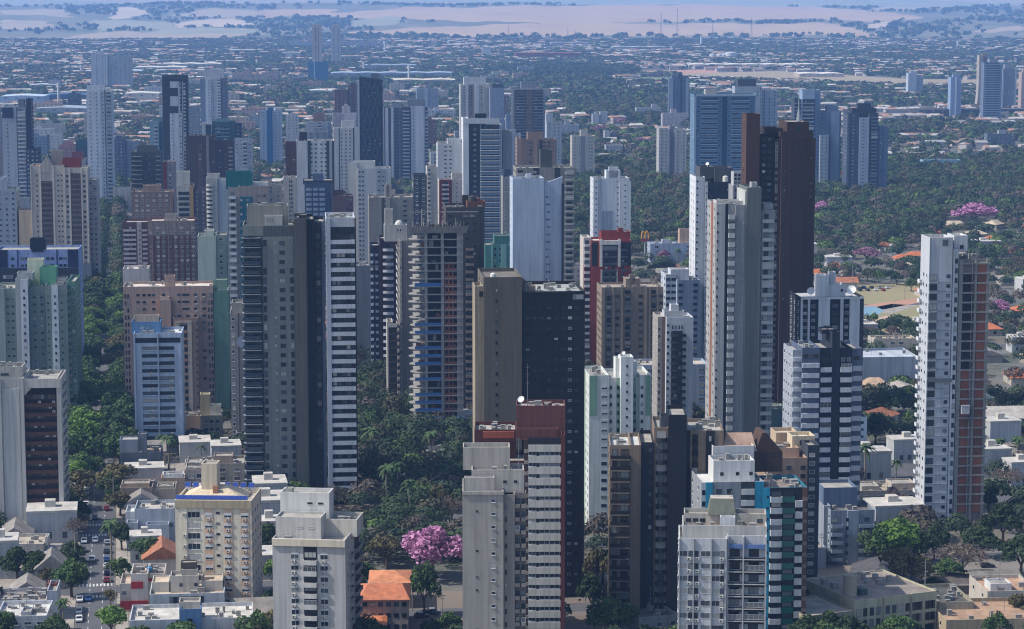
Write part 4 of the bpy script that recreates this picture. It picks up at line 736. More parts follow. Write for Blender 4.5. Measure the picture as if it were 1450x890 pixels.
q = MB(); x0, x1 = b.lx(59, 0), b.lx(76, 0); zz = m.z1; zp = b.z(222, x0, 0); xm = (x0+x1)/2; q.poly([(x0,-.3,zz-4),(x1,-.3,zz-4),(x1,-.3,zz),(xm,-.3,zp),(x0,-.3,zz)]); q.quad((x0,-.3,zz),(xm,-.3,zp),(xm,9,zp),(x0,9,zz)); q.quad((xm,-.3,zp),(x1,-.3,zz),(x1,9,zz),(xm,9,zp)); q.poly([(x0,9,zz),(xm,9,zp),(x1,9,zz)]); q.quad((x0,-.3,zz-4),(x0,-.3,zz),(x0,9,zz),(x0,9,zz-4)); q.quad((x1,-.3,zz),(x1,-.3,zz-4),(x1,9,zz-4),(x1,9,zz)); q.build('gable', [wall('#a9a198')], b.root); b.mass(91, 116, 224, 8, '#7a2f2a', fd=6, on=m2, name='penthouse'); b.mass(75, 92, 213, 6, '#8f8780', fd=8, on=m, name='penthouse'); b.win(m2, 'R', 3); wi = b.mass(126.5, 139, 254, 16, '#a09c9c', fd=6); b.win(wi, 'F', 2); lo = b.mass(113, 128, 372, 12, '#6d7580', fd=-3); b.done()
S('light grey apartment tower with stepped shoulders at the far left edge', -3, 25, 268, 420, '#8f99a6', 16, 3, 1.1, 1.0, pent=[(-3, 12, 254)], wings=[(-3, 8, 252, '#98a2b0', 14, 6, 2)], side=3, kind='drk', fp=7.5)
b = Bld('apartment_tower', 'blue white office block with long window slots and an exposed blue tank room', 190, 260, 470, 642, fp=10.7)
m = b.mass(191, 259, 471, 16, '#a3b2c6', roof='#d0d2d2'); b.strip(m, 'F', [(190.5, 193), (224, 226), (257, 259.5)], '#93a4ba', .5); b.strip(m, 'F', [(193, 257)], '#1d242c', .05, yt=478, yb=485); b.win(m, 'F', [213, 237], 5.6, 1.3, mt=5.0, kind='drk'); b.balc(m, 'F', [(202, 223.5), (226.5, 248)], .35, .35, mt=6.4, style='band', mat='#8d9db4', name='sill', fh=b.fh*2); b.ac(m, [215, 243], mt=6.4, keep=.4)
p = b.mass(188, 229, 455, 10, '#5c7fa8', fd=5, on=m, roof='#b9b2a6'); b.mass(192, 227, 447, 4, '#a59a8e', fd=12, on=m, name='rooftop_room'); b.win(p, 'F', [203, 211], .9, .7, mt=2, kind='pale', rng_=(0, 1)); b.win(m, 'L', 3); b.win(m, 'R', 3); b.antenna(192, p, 6); b.clutter(m, 4); b.done()
b = Bld('apartment_tower', 'pink beige slab with many small windows, rising behind the blue white office block', 176, 303, 404, 590, fp=10)
PK = '#a58c80'; m = b.mass(176, 303, 405, 17, PK, roof='#d0c6ba'); b.win(m, 'F', [179, 183, 297, 301], .7, 1.7, mt=3, kind='drk'); b.win(m, 'F', [197, 205.5, 213, 219], 1.3, .9, mt=3, kind='drk', skip=.2); b.win(m, 'F', [233, 255, 262, 267, 278, 290], 1.4, .9, mt=3, kind='drk', skip=.2); b.ac(m, [196, 279, 290], mt=4.3, keep=.5); b.mass(235, 249, 391, 6, '#a58c80', fd=3, on=m, name='penthouse'); sh = b.mass(228, 243, 424, 5, '#a48b7f', fd=-3, par=.5); b.mass(229, 241, 420, 3, '#b59f93', fd=-2, on=sh, name='penthouse')
fr = b.mass(246, 281, 450, 9, '#8f7768', fd=-6); b.strip(fr, 'F', [(249, 254.5), (266, 272)], '#b0a294', .3, yt=456); b.strip(fr, 'F', [(254.5, 266)], '#2c2624', .05, yt=460); b.balc(fr, 'F', [(254.8, 265.8)], 1.0, .4, mt=5, style='band', mat='#9d8068', name='spandrel'); b.strip(fr, 'F', [(249, 272)], '#b0a294', .35, yt=454, yb=457); b.win(fr, 'F', [283-4], .6, .9, kind='drk'); b.sides(m, 3); b.clutter(m, 7); b.done()
S('blank green painted party wall building beside the pink beige slab', 304, 325, 411, 588, '#5f7f70', 18, 0, pent=[(303, 323, 396, '#6f8a7c', 6)], side=0, name='apartment_block', cat='building', roof='#c9c4ba')
b = Bld('apartment_tower', 'teal and beige tower with a column of white balconies on its left corner', 325, 381, 263, 505, fp=9.9)
m = b.mass(325, 340, 265, 17, '#8f8988'); m2 = b.mass(340.2, 381, 263, 18, '#8f8884', fd=-.5); b.strip(m2, 'F', [(341, 359)], '#1f6270', .15, yt=278); b.balc(m, 'F', [(325.5, 336)], 1.3, 1.3, mt=4, mat='#bcc0c6'); b.win(m, 'F', [331], 1.8, 1.5, mt=2, kind='drk'); b.win(m2, 'F', [343, 352], 1.1, 1.0, mt=6, kind='pale'); b.mass(322, 359, 243, 8, '#1c6468', fd=4, on=m, name='penthouse'); b.mass(360, 380, 258, 7, '#d0d0ce', fd=8, on=m2, par=.5, name='penthouse'); b.strip(m, 'L', [(.1, .9)], '#1d5a60', .2); b.win(m2, 'F', [368, 376], 1.3, 1.1, mt=4, kind='drk'); b.win(m2, 'R', 3); b.done()
b = Bld('apartment_tower', 'brownish red gridded tower with rows of small white shutters', 211, 277, 311, 480, fp=6.6)
BK = '#6d4a44'; m = b.mass(211, 277, 312, 17, BK, roof='#c4beb6'); b.strip(m, 'F', [(211, 277)], '#8a7a70', .2, yb=333, name='cornice')
for x in (213, 221.5, 229, 236, 246, 254.5, 263, 271): b.strip(m, 'F', [(x+3.2, x+4.6)], '#8a7268', .3)
b.win(m, 'F', [215.5, 225, 233, 241, 250, 258.5, 266.5, 274.5], 1.5, 1.1, mt=3, kind='pale'); b.mass(236, 251, 303, 6, '#948a84', fd=4, on=m, name='penthouse'); m2 = b.mass(175, 210.8, 314, 16, '#5f4248', fd=4); b.balc(m2, 'F', [(176, 194), (203, 210)], 1.0, .3, mt=3.6, style='band', mat='#b3aab0', name='spandrel'); b.strip(m2, 'F', [(195.5, 202)], '#b0a6a8', .3); b.win(m2, 'F', [180, 186, 191], 1.1, 1.1, mt=2.3, kind='drk'); b.win(m2, 'F', [199], .6, .8, kind='drk'); b.sides(m, 3); b.clutter(m, 4); b.done()
S('white low block with a palm on its roof terrace, before the brownish red gridded tower', 175, 211, 380, 500, '#bfb7b2', 14, 0, side=2, name='apartment_block', cat='building', roof='#d0cac2')
S('pale mint wall building with a bare side, right of the brownish red tower', 281, 307, 334, 500, '#b0b8ac', 16, 0, pent=[(291, 304, 326)], wings=[(307.2, 322, 332, '#8a8f8a', 15, .6, [314])], side=2, name='apartment_block', cat='building', fp=8)
S('tan brick block with square pale windows behind the brownish red gridded tower', 188, 246, 271, 430, '#857268', 16, [195, 203, 211, 219.5, 228, 237], 1.5, 1.1, pent=[(204, 229, 262)], strips=[(187.5, 246, '#7a6a62', .1)], kind='pale', fp=7.0)
S('white building with dark ribbon balconies and an ochre edge', 252, 275, 262, 430, '#aaa9a4', 15, 0, balc=[(254, 269, '#2a3038', dict(style='band', p=.2, h=1.7, mt=3.5))], strips=[(270, 275, '#a08458')], pent=[(252, 270, 243)], fp=7.6)
S('slim white tower with ribbed curved balconies beside a bluish blank wall', 293, 309, 252, 430, '#a8a7a4', 15, [305], .6, .9, balc=[(293.5, 303, '#b5b4b0', dict(style='curve', p=1.0, h=1.4, mt=3))], wings=[(309.2, 323, 254, '#a5acb4', 14, 1.5, 0), (276, 292.8, 266, '#55505c', 13, 2, 2)], pent=[(295, 312, 246)], fp=6.2)
S('charcoal glazed tower with concrete balcony slabs, in front of the avenue trees', 187, 229, 215, 385, '#40444a', 15, [207, 213, 219], .9, 1.0, balc=[(187.5, 203, '#80848a', dict(style='slab', h=.5, p=1.0)), (222, 229, '#80848a', dict(style='slab', h=.5, p=.8))], pent=[(196, 224, 206, '#4e5258')], kind='drk', fp=6.4)
S('maroon and grey slim tower beside the charcoal glazed tower', 232, 249, 229, 395, '#7d7a80', 15, [242], 1.6, 1.1, strips=[(232, 237.5, '#6a2e30', .2)], fp=6.4)
# centre band
b = Bld('apartment_tower', 'plum tower with rows of bulging white balconies on both corners', 537, 562, 335, 540, fp=10.0, yr=440)
m = b.mass(538, 563, 337, 15, '#3f2f3c'); b.strip(m, 'F', [(538, 542), (558, 563)], '#3a2833', .3); b.balc(m, 'F', [(542.5, 557.5)], 1.2, 1.1, mt=4.4, style='curve', mat='#b0aeb4'); b.win(m, 'F', [550], 2.4, 1.3, mt=2.6, kind='drk'); m2 = b.mass(525, 537.8, 347, 14, '#232a3c', fd=2); b.balc(m2, 'F', [(525.3, 529)], 1.1, .8, mt=3.6, mat='#c9ccd4'); b.balc(m2, 'F', [(532, 536)], 1.1, .8, mt=3.6, mat='#9498a8'); b.win(m2, 'F', [530.5], .8, 1.3, mt=2.4, kind='drk'); b.mass(545, 561, 331, 6, '#4a3844', fd=4, on=m, name='penthouse'); b.sides(m, 2); b.done()
b = Bld('apartment_tower', 'beige tower with a ribbed lit edge and a domed water tower on its roof', 563, 592, 332, 585, fp=10.0, yr=440)
m = b.mass(566, 592, 340, 16, '#8a847e'); m2 = b.mass(548, 556, 455, 10, '#b3ada4', fd=-3); b.strip(m, 'F', [(566, 569.5)], '#aaa69e', .4); b.balc(m, 'F', [(566, 569.3)], 1.2, .7, mt=3, mat='#b3afa6'); b.balc(m, 'L', [(.1, .9)], 1.1, .8, mt=3, mat='#b7b3ac'); m3 = b.mass(550, 562, 458, 9, '#3e352f', fd=-3.2); b.strip(m3, 'F', [(550, 562)], '#c9c3ba', .3, yb=463, name='cornice'); b.balc(m3, 'F', [(551, 561.8)], .25, .12, mt=4, style='band', mat='#6e6054', name='spandrel')  # paler strip puts the lit left edge into the colour
p = b.mass(545, 577, 318, 6, '#b4b2ac', fd=6, on=m); b.win(p, 'F', [564, 568], .6, 1.2, mt=1.5, kind='arch', rng_=(0, 1)); b.mass(546, 557, 296, 4, '#a9a6a0', fd=10, on=p, name='penthouse'); q = MB(); xx = b.lx(566, 8); 
for k in range(5):
    a0, a1 = k*math.pi/10, (k+1)*math.pi/10; q.cyl(xx, 9, p.deck+3*math.sin(a0)*.9, p.deck+3*math.sin(a1)*.9, 1.9*math.cos(a0), max(.05, 1.9*math.cos(a1)), 12, cap=False)
q.build('dome', [wall('#b9b8b4', line=0)], b.root); b.win(m, 'R', 3); b.clutter(m, 2); b.done()
S('dark grey blank block with sunlit flat roof right of the white banded tower', 505, 524, 376, 520, '#6d7178', 16, 0, side=2, name='apartment_block', cat='building', roof='#cfcac0')
S('grey concrete twin slab with a slim central stair shaft', 523, 585, 279, 470, '#85837f', 17, [545.5, 574], 1.8, .8, pent=[(546, 555, 262, '#9a978f', 4), (548, 552, 259, '#9a978f', 3)], strips=[(547, 553, '#98958e', .8), (541, 545, '#4a4a4b', .06)], kind='drk', fp=6.8)
S('white block with stepped roof volumes and narrow window columns', 507, 554, 238, 400, '#aeb2b6', 16, [510, 514.5, 537, 543], 1.0, .9, pent=[(497, 532, 228, '#b9bbbc', 8)], wings=[(494, 506.8, 230, '#bcbcb8', 14, 2, 0)], strips=[(533, 546, '#9aa0a6', .12)], kind='drk', fp=6.5)
S('mint green low tower with paler vertical strips, right of the dark brick tower', 687, 722, 346, 520, '#4c8078', 15, [701, 708], .9, .9, strips=[(696, 698, '#7fb0a4'), (709, 717, '#7aa69c')], pent=[(700, 722, 333, '#3f6f6a')], kind='drk', fp=8.0)
S('slate blue small tower with a grid of pale panels and a dark crown', 432, 471, 258, 430, '#3d4c64', 14, 0, balc=[(434, 442, '#8793aa', dict(style='band', p=.25, h=1.5, mt=3)), (444, 451, '#8793aa', dict(style='band', p=.25, h=1.5, mt=3)), (453, 461, '#8793aa', dict(style='band', p=.25, h=1.5, mt=3))], pent=[(444, 459, 246, '#52607a', 5), (430, 472, 255, '#2c3646', 13, 1)], fp=7.0)
S('brownish pink small tower beside the slate blue grid tower', 472, 501, 277, 430, '#5f4a50', 14, [492, 497], 1.1, .9, pent=[(473, 490, 270)], kind='drk', fp=7)
S('white tower with a dark green portal frame and white window panel', 421, 474, 199, 400, '#b9bcc0', 17, [442, 448, 456, 462], 1.1, .9, strips=[(436.5, 441, '#3a4444', .25), (463, 467, '#3a4444', .25), (471, 474, '#3a4444', .25), (436.5, 474, '#343d3e', .5, 204) if 0 else (436.5, 437, '#3a4444', .3)], pent=[(425, 436, 187, '#2e3034', 5)], wings=[(405, 420.8, 202, '#4e3a3c', 15, 3, 2)], kind='drk', fp=6.2)
S('small white building with narrow dark windows at the foot of the green portal tower', 402, 421, 251, 420, '#b3aca4', 13, [411, 414], .7, 1.2, kind='drk', fp=6)
b = Bld('apartment_tower', 'tall white edged tower with glass balconies, a charcoal strip and a black roof tank', 655, 712, 167, 372, fp=7.3)
m = b.mass(656, 664, 167, 18, '#c9ccd0'); m2 = b.mass(664.2, 680, 175, 17, '#2d3138', fd=.5); m3 = b.mass(680.2, 711, 176, 16, '#9aa2aa', fd=.2); b.strip(m, 'F', [(656, 707)], '#c2c5ca', .5, yb=175, name='crown_beam'); b.win(m2, 'F', [672.5], 1.6, 1.0, mt=3, kind='pale'); b.strip(m3, 'F', [(681, 707)], GLB, .08); b.balc(m3, 'F', [(680.5, 707.5)], .5, 1.2, mt=3, style='slab', mat='#c6c9cc', name='balcony'); b.balc(m3, 'F', [(681, 707)], 1.4, 1.0, mt=3.9, style='glass', mat='#9da6ae', name='glass_railing'); b.mass(673, 689, 161, 6, '#23262a', fd=4, on=m2, name='penthouse'); b.strip(m3, 'F', [(700, 701.5)], '#5f4a40', .9); b.win(m3, 'R', 3); b.win(m, 'L', 2, .9, .9); b.mass(711.5, 725, 185, 14, '#7d8187', fd=3); b.done()
S('white slab with dark glazed stripe and beige balconies, behind the construction frame', 605, 620, 236, 400, '#b0aca4', 15, 0, balc=[(606, 610, '#b9b4aa', dict(h=1.2, p=.8))], wings=[(586, 604.8, 247, '#3a4048', 14, 2, 2)], fp=6.2)
S('white and brick red mid rise behind the construction frame', 622, 655, 254, 420, '#b0a8a2', 14, [647], .8, .9, strips=[(622, 640, '#6a2c2a', .2)], balc=[(626, 636, '#b0a8aa', dict(h=1.0, p=.5))], pent=[(640, 655, 245)], fp=6.4)
S('white blocky building with a central dark window stack', 620, 655, 203, 370, '#b4b8bc', 15, [631, 638], 1.6, .7, pent=[(634, 653, 196)], kind='drk', fp=6)
# ================================================================== FAR TOWERS
S('far pale twin slab with a long grid of tiny windows, rising over the warehouses', 129, 153, 76, 128, '#a7aab0', 16, [137, 146, 149], 2.2, 1.2, pent=[(136, 147, 72)], wings=[(154, 187, 79, '#8f949c', 16, 1, 5)], strips=[(147, 152, '#b5b8bd')], group=None)
S('pale blue white tower with a stepped top, left of the dark framed tower', 124, 160, 128, 300, '#b3bcc8', 17, [129, 138, 147], .9, .8, pent=[(125, 150, 121)], balc=[(151, 160, '#8796a8', dict(h=1.2, p=1.0))], strips=[(143, 146, '#9aa8b8', .2), (149.5, 151, '#3a4450', .1)], kind='drk', fp=5.4)
b = Bld('apartment_tower', 'charcoal framed tower with alternating white and dark panels down its centre', 231, 267, 106, 285, fp=4.9)
m = b.mass(231, 267, 107, 17, '#2c313a'); b.strip(m, 'F', [(241, 258)], '#b6bdc6', .3, yt=160); b.strip(m, 'F', [(242, 253)], '#b0b7c0', .3, yt=115, yb=124); b.strip(m, 'F', [(242, 253)], '#b0b7c0', .3, yt=136, yb=150); b.win(m, 'F', [256, 262], 1.6, 1.4, mt=6, kind='pale'); b.win(m, 'F', [245], .8, 1.0, mt=30, kind='drk'); b.strip(m, 'F', [(253.5, 255.5), (259, 260)], '#aab2bc', .3, yt=115); b.balc(m, 'F', [(261, 264)], 1.0, .9, mt=6, mat='#a5aeb8'); b.sides(m, 3); b.mass(231, 267, 106, 3, '#363b44', fd=-.3, ybot=112, name='crown_beam'); b.done()
S('grey white tower with a chequered balcony edge, right of the charcoal framed tower', 284, 313, 111, 215, '#9aa2ae', 16, [296, 302], 1.1, 1.0, pent=[(290, 318, 98, '#a9aeb6', 8)], strips=[(292, 299, '#b9bfc8', .3), (284, 291, '#6d7a8e', .1)], balc=[(314-6, 313, '#b5bac2', dict(h=1.5, p=1.0))], wings=[(313.2, 322, 110, '#5a626e', 14, 1, 1)], fp=4.2)
b = Bld('apartment_tower', 'navy topped tower with white ribbed side, at the far left edge', 5, 46, 140, 330, fp=5.5)
m = b.mass(5, 25, 151, 16, '#98a0ae'); m2 = b.mass(25.2, 39, 151, 15, '#7f8898', fd=1); m3 = b.mass(39.2, 46, 140, 15, '#232e48', fd=.3); b.strip(m, 'F', [(5, 21)], '#2b3650', .2, yt=152, yb=167); b.balc(m2, 'F', [(26.5, 38)], 1.0, 1.0, mt=3, mat='#aab1bc'); b.win(m2, 'F', [31], 1.6, 1.0, mt=1.7, kind='drk'); b.win(m, 'F', [12], .8, .8, mt=12, kind='drk'); b.mass(28, 37, 140, 6, '#6a7384', fd=4, on=m2, name='penthouse'); b.win(m3, 'R', 3); b.mass(-3, 4.8, 168, 15, '#6d788c', fd=2); b.done()
S('row of low white apartment blocks with stair slots', 47, 88, 190, 217, '#a6a9ac', 14, [52, 58, 74, 82], 1.3, 1, strips=[(66, 70, '#4a5058', .1)], side=2, name='apartment_block', cat='building')
S('cream low rise apartment pair with stepped tops behind the white blocks', 48, 92, 175, 196, '#9a9894', 14, 6, 1.3, 1, pent=[(50, 58, 171), (66, 74, 171)], side=2, name='apartment_block', cat='building')
S('dark teal office block with one white ribbon, beside the stepped white blue tower', 108, 142, 199, 262, '#2a4456', 15, 0, balc=[(124, 140, '#9fb0ba', dict(style='band', p=.2, h=1.0, mt=8))], pent=[(112, 134, 197)], wings=[(138, 150, 203, '#4a5e70', 13, 1, 1)], name='office_block', cat='office')
S('slate blue twin winged block between the pale blue tower and the avenue', 157, 178, 197, 262, '#47566e', 15, [161, 166, 172], 1.2, 1.0, wings=[(178.5, 197, 200, '#6f7d92', 14, 1.5, 2)], pent=[(164, 172, 192)])
S('teal glass mid rise with white framed bays', 213, 243, 172, 285, '#74919e', 15, 0, strips=[(226, 231, '#21485a', .1), (236, 242, '#1e4152', .1)], balc=[(231.5, 236, '#b3c2ca', dict(h=1.1, p=.8)), (219, 225, '#9fb2be', dict(h=1.1, p=.6))], pent=[(219, 236, 166, '#5e7a88')], fp=5.3)
b = Bld('apartment_tower', 'teal and navy slab with white left edge and wide glass penthouse', 287, 343, 174, 300, fp=5.4)
m = b.mass(287, 301, 174, 15, '#a9b0b6'); b.strip(m, 'F', [(292, 300)], '#1f3a4c', .15, yt=176); m2 = b.mass(301.2, 334, 172, 16, '#33505e', fd=1); b.balc(m2, 'F', [(305, 326)], 1.0, .8, mt=5, style='glass', mat='#6d8a92'); b.win(m2, 'F', [310, 320], 2.4, 1.4, mt=4, kind='drk'); m3 = b.mass(334.2, 343, 175, 15, '#1c3350', fd=.4); b.win(m3, 'F', [338], 1.4, 1.0, kind='pale'); b.mass(306, 326, 168, 7, '#5d7c86', fd=4, on=m2, name='penthouse'); b.sides(m3, 3); b.win(m, 'L', 2); b.done()
b = Bld('apartment_tower', 'dark chocolate brown slab with a pale vertical joint and tan window niche', 264, 331, 192, 320, fp=6)
m = b.mass(264, 306, 192, 17, '#41322f'); m2 = b.mass(306.2, 331, 200, 16, '#3d2f2e', fd=1); b.strip(m, 'F', [(293, 296.5)], '#7c7476', .3); b.strip(m, 'F', [(281, 287)], '#5c463a', .1, yt=200); b.win(m, 'F', [284], 1.4, 1.2, mt=4, kind='tan'); b.win(m, 'F', [270, 302], 1.0, .9, mt=3, kind='drk'); b.win(m2, 'F', [312, 320, 328], 1.1, .9, mt=3, kind='drk'); b.balc(m2, 'F', [(324, 330)], 1.0, .7, mt=4, mat='#8a8484'); b.sides(m, 3); b.clutter(m, 4); b.done()
for k, (x0, x1, yt) in enumerate(((329, 342, 103), (343, 357, 101), (358, 371, 104), (372, 384, 102), (385, 395, 101))):
    S('peach apartment block in the far row left of the twin thin towers', x0, x1, yt, 119, '#a08c84', 14, 4, 1.4, 1, pent=[((x0+x1)/2-2, (x0+x1)/2+2, yt-3)], side=2, group='far row of peach apartment blocks', cl=0, name='apartment_block', cat='building')
b = Bld('apartment_tower', 'thinner left one of the twin pale towers, standing on a turquoise meshed base', 442, 456, 36, 118, fp=2.3)
m = b.mass(442, 456, 36, 15, '#a5a2a2'); b.win(m, 'F', [447, 451], 1.8, 1.6, mt=4, kind='drk'); b.mass(444, 454, 34, 8, '#a09c9c', fd=3, on=m, name='penthouse'); n2 = b.mass(436, 465, 87, 19, '#2b6488', fd=-2); b.strip(n2, 'F', [(444, 446)], '#8aa0b0', .4); b.sides(m, 2); b.done()
S('right one of the twin pale towers, without the turquoise base', 469, 483, 36, 92, '#a19fa0', 15, [473, 479], 1.8, 1.6, pent=[(471, 481, 34)], kind='drk', mt=4)
for k in range(14):
    x = 409+k*9.8+(k%3); S('tiny pale apartment block in the hazy row by the twin towers', x, x+8.4, 56.5+(k*7%3)*.8, 68, '#8f9298', 14, 2, 1.6, 1.2, side=1, group='hazy row of pale apartment blocks', cl=0, name='apartment_block', cat='building')
b = Bld('office_tower', 'black glass tower with a diamond net facade, slanted top and bright left edge', 507, 543, 109, 255, fp=4.5)
m = b.mass(509, 542, 113, 18, '#1c2430', par=.6); b.strip(m, 'F', [(506.5, 509.3)], '#a9adb4', .4); q = MB(); x0, x1 = b.lx(509.5, 0), b.lx(542, 0); zt = m.z1  # pale left strip paints the lit edge of the dark tower
q2 = MB(); q2.poly([(x0,-.02,zt),(x1,-.02,zt),(x1,-.02,zt+.1),(x0,-.02,b.z(108,x0,0))]); q2.poly([(x0,4,zt),(x0,4,b.z(108,x0,0)),(x1,4,zt+.1),(x1,4,zt)]); q2.quad((x0,-.02,b.z(108,x0,0)),(x1,-.02,zt+.1),(x1,4,zt+.1),(x0,4,b.z(108,x0,0))); q2.quad((x0,-.02,zt),(x0,-.02,b.z(108,x0,0)),(x0,4,b.z(108,x0,0)),(x0,4,zt)); q2.build('slanted_parapet', [wall('#1c2430', line=0)], b.root)
b.strip(m, 'F', [(510, 541.5)], GLZ, .1); W = x1-x0
for k in range(-1, 5):
    for j in range(9):
        za = zt-2-j*9; xa = x0+W*(k+.5*(j%2))/4.5
        if x0 < xa < x1 and x0 < xa+W/9 < x1: q.tube((xa, -.2, za), (xa+W/9, -.2, za-9), .09, n=4)
        if x0 < xa < x1 and x0 < xa-W/9 < x1: q.tube((xa, -.2, za), (xa-W/9, -.2, za-9), .09, n=4)
q.build('diamond_net', [plain('#4a5668', .4, name='net_metal')], b.root); p = b.mass(526, 538, 104, 6, '#5d636c', fd=5, on=m); b.antenna(535, p, 6); b.win(m, 'F', [515, 523, 531, 538], .9, .9, mt=8, kind='pale', skip=.75); b.sides(m, 3, kind='drk'); b.done()
S('dim reddish brown twin block left of the black diamond net tower', 474, 493, 127, 200, '#5a3d3e', 15, [478, 484, 489], 1.2, 1.0, wings=[(493.2, 508, 121, '#5a4044', 14, 1.5, 2)], pent=[(497, 504, 117)], kind='pale')
S('slender grey tower with two bright white piers, right of the black net tower', 544, 570, 152, 262, '#4c5666', 15, [558, 566], .9, .8, strips=[(546, 550, '#b0b6be', .5), (554, 557.5, '#b0b6be', .5)], pent=[(554, 568, 146, '#7c838e')], fp=4.7)
b = Bld('apartment_tower', 'white pier tower with ribbed balconies on both sides and a grey slab crown', 570, 605, 141, 262, fp=4.9)
m = b.mass(582, 602, 150, 15, '#a3abb8'); m1 = b.mass(570, 581.8, 152, 15, '#3f4754', fd=.8); b.balc(m1, 'F', [(570.5, 580)], 1.1, 1.0, mt=2.6, mat='#9aa2ae'); m3 = b.mass(602.2, 606, 152, 14, '#4a525e', fd=.5); b.balc(m3, 'F', [(602.4, 606)], 1.0, .8, mt=2.6, mat='#9aa2ae'); b.mass(577, 602, 141, 9, '#737a86', fd=2, on=m, name='crown_slab'); b.strip(m, 'F', [(589.5, 600)], '#b4bbc6', .4); b.win(m, 'F', [586], .8, .9, kind='drk'); b.win(m3, 'R', 3); b.done()
S('blue and white tower with a turquoise central stripe', 368, 400, 156, 235, '#8e9eb4', 15, [373, 390, 396], 1.2, 1.0, strips=[(378, 386, '#1f5a86', .4)], pent=[(379, 388, 152, '#2a5f88')])
S('white apartment block right of the blue striped tower', 405, 423, 163, 215, '#a6aab0', 14, [409, 416, 420], 1.2, 1, pent=[(411, 419, 160)])
S('greyish block with balcony columns and a brown roof room, left of the white slabs', 433, 469, 172, 225, '#9a9ea6', 15, [441, 446, 460], 1.3, 1.1, pent=[(444, 460, 160, '#7f665c', 8)], balc=[(449, 456, '#b3b6bc', dict(h=1.1, p=.9))], strips=[(464, 469, '#6f7684')])
S('white slab with dark window columns standing before the black net tower', 473, 507, 181, 300, '#b2b2b2', 15, [484, 490, 496], .9, 1.1, strips=[(480, 481.5, '#3a3c40', .05), (500, 502, '#3a3c40', .05)], pent=[(484, 502, 171, '#b8b8b8')], kind='drk', fp=5.1)
S('lilac grey block with a stair tower behind the white slab', 471, 506, 160, 220, '#9d929a', 15, [476, 481], 1.2, 1, pent=[(485, 496, 150, '#b0a9ac', 5), (488, 493, 147, '#b0a9ac', 3)], strips=[(488, 504, '#b8b2b6', .3)])
b = Bld('apartment_tower', 'white and beige striped tower with a flat white crown, behind the glass balcony tower', 652, 693, 118, 240, fp=4.2)
m = b.mass(652, 693, 119, 17, '#b5b3b0'); b.strip(m, 'F', [(663.5, 671.5)], '#857a70', .1); b.strip(m, 'F', [(652, 653.5), (661.5, 663), (671.5, 678)], '#bfc2c6', .4); b.win(m, 'F', [657.5, 667.5, 682], 1.4, 1, mt=2, kind='drk'); b.balc(m, 'F', [(685, 692)], 1.1, 1.1, mt=3, mat='#a9a6a2'); b.mass(657, 688, 109, 10, '#b7bbc0', fd=3, on=m, name='crown'); b.sides(m, 3); b.done()
S('blue grey slim tower with a dark arched top', 694, 714, 124, 200, '#7d879a', 14, [698, 705, 710], 1.2, 1, strips=[(699, 710, '#2d3440', .2)] if 0 else [], pent=[(697, 713, 119, '#3a4250', 8)])
S('grey tower with paired white window columns far behind', 590, 621, 125, 165, '#7e8694', 14, [594, 598, 612, 617], 1.2, 1, pent=[(602, 610, 119)], strips=[(601, 606, '#9aa2ae', .3)])
S('long white school like building among trees', 612, 645, 155, 168, '#a9abae', 12, 8, 1.6, 1.2, pent=[(614, 622, 152)], side=2, name='school_building', cat='building')
b = Bld('apartment_tower', 'tower of smoky glass balconies with a thin white frame and grey roof room', 726, 772, 123, 245, fp=4.1)
m = b.mass(726, 772, 125, 17, '#3b3f48'); b.strip(m, 'F', [(726, 728.5), (769, 772)], '#7f8690', .4); b.strip(m, 'F', [(744, 754)], '#6a5c56', .15); b.balc(m, 'F', [(729, 743.5), (754.5, 768.5)], .4, 1.0, mt=3, style='slab', mat='#949aa2'); b.win(m, 'F', [733, 739, 759, 765], 1.6, 1.4, mt=1, kind='drk'); b.win(m, 'F', [747, 751], 1, 1, mt=2); b.strip(m, 'F', [(726, 772)], '#a3a8b0', .5, yb=126.5, name='cornice'); b.mass(738, 760, 115, 7, '#7b8290', fd=4, on=m, name='penthouse'); b.sides(m, 3); b.done()
S('tan and brown slab with dark window rows, above the concrete tower', 738, 788, 197, 330, '#7d6a5e', 16, [751, 770, 777], 2.2, 1.0, pent=[(747, 769, 187, '#856f62', 8)], wings=[(732, 737.8, 195, '#8d7a6c', 12, 1, 0)], strips=[(757, 761, '#8d786a', .4), (764, 768, '#3a3030', .06)], kind='drk', fp=5.6)
S('white slab with dot windows right of the tan and brown slab', 774, 795, 172, 290, '#9aa3ae', 14, [778, 785, 791], .8, .8, pent=[(773, 783, 161, '#a3abb5')], kind='drk', fp=5)
S('ivory tower with a grey centre, left of the winding trees', 810, 842, 192, 262, '#aca9a2', 15, [814, 820, 834, 838], .8, 1, strips=[(822, 828, '#7d7f86', .1)], pent=[(822, 832, 184)], kind='drk')
S('small blue grey tower with white side piers and a slim roof turret', 948, 976, 110, 175, '#4a586e', 15, [957, 968], 1.1, .9, strips=[(949, 953, '#8a95a6', .3), (963, 966, '#2b3648', .2), (971, 975, '#8a95a6', .3)], pent=[(960, 966, 102, '#3c4860', 5), (951, 974, 107, '#5a677c', 9)])
S('pair of ivory slabs joined by a grey core, near the blue glass tower', 933, 948, 182, 262, '#a5a4a4', 15, [937, 943], .9, .9, wings=[(948.2, 955, 178, '#7d7e86', 12, 1.5, 0), (955.2, 972, 183, '#aaa8a8', 15, .3, 2)], kind='drk')
b = Bld('apartment_tower', 'wide blue glass tower inside a pale double frame', 982, 1072, 132, 300, fp=6.9)
m = b.mass(982, 1072, 133, 18, '#5c7894'); b.strip(m, 'F', [(982, 1072)], '#9aabbc', .9, yb=136, name='frame_beam')
for q in ((982, 985), (1069, 1072)): b.strip(m, 'F', [q], '#8fa2b6', .9)
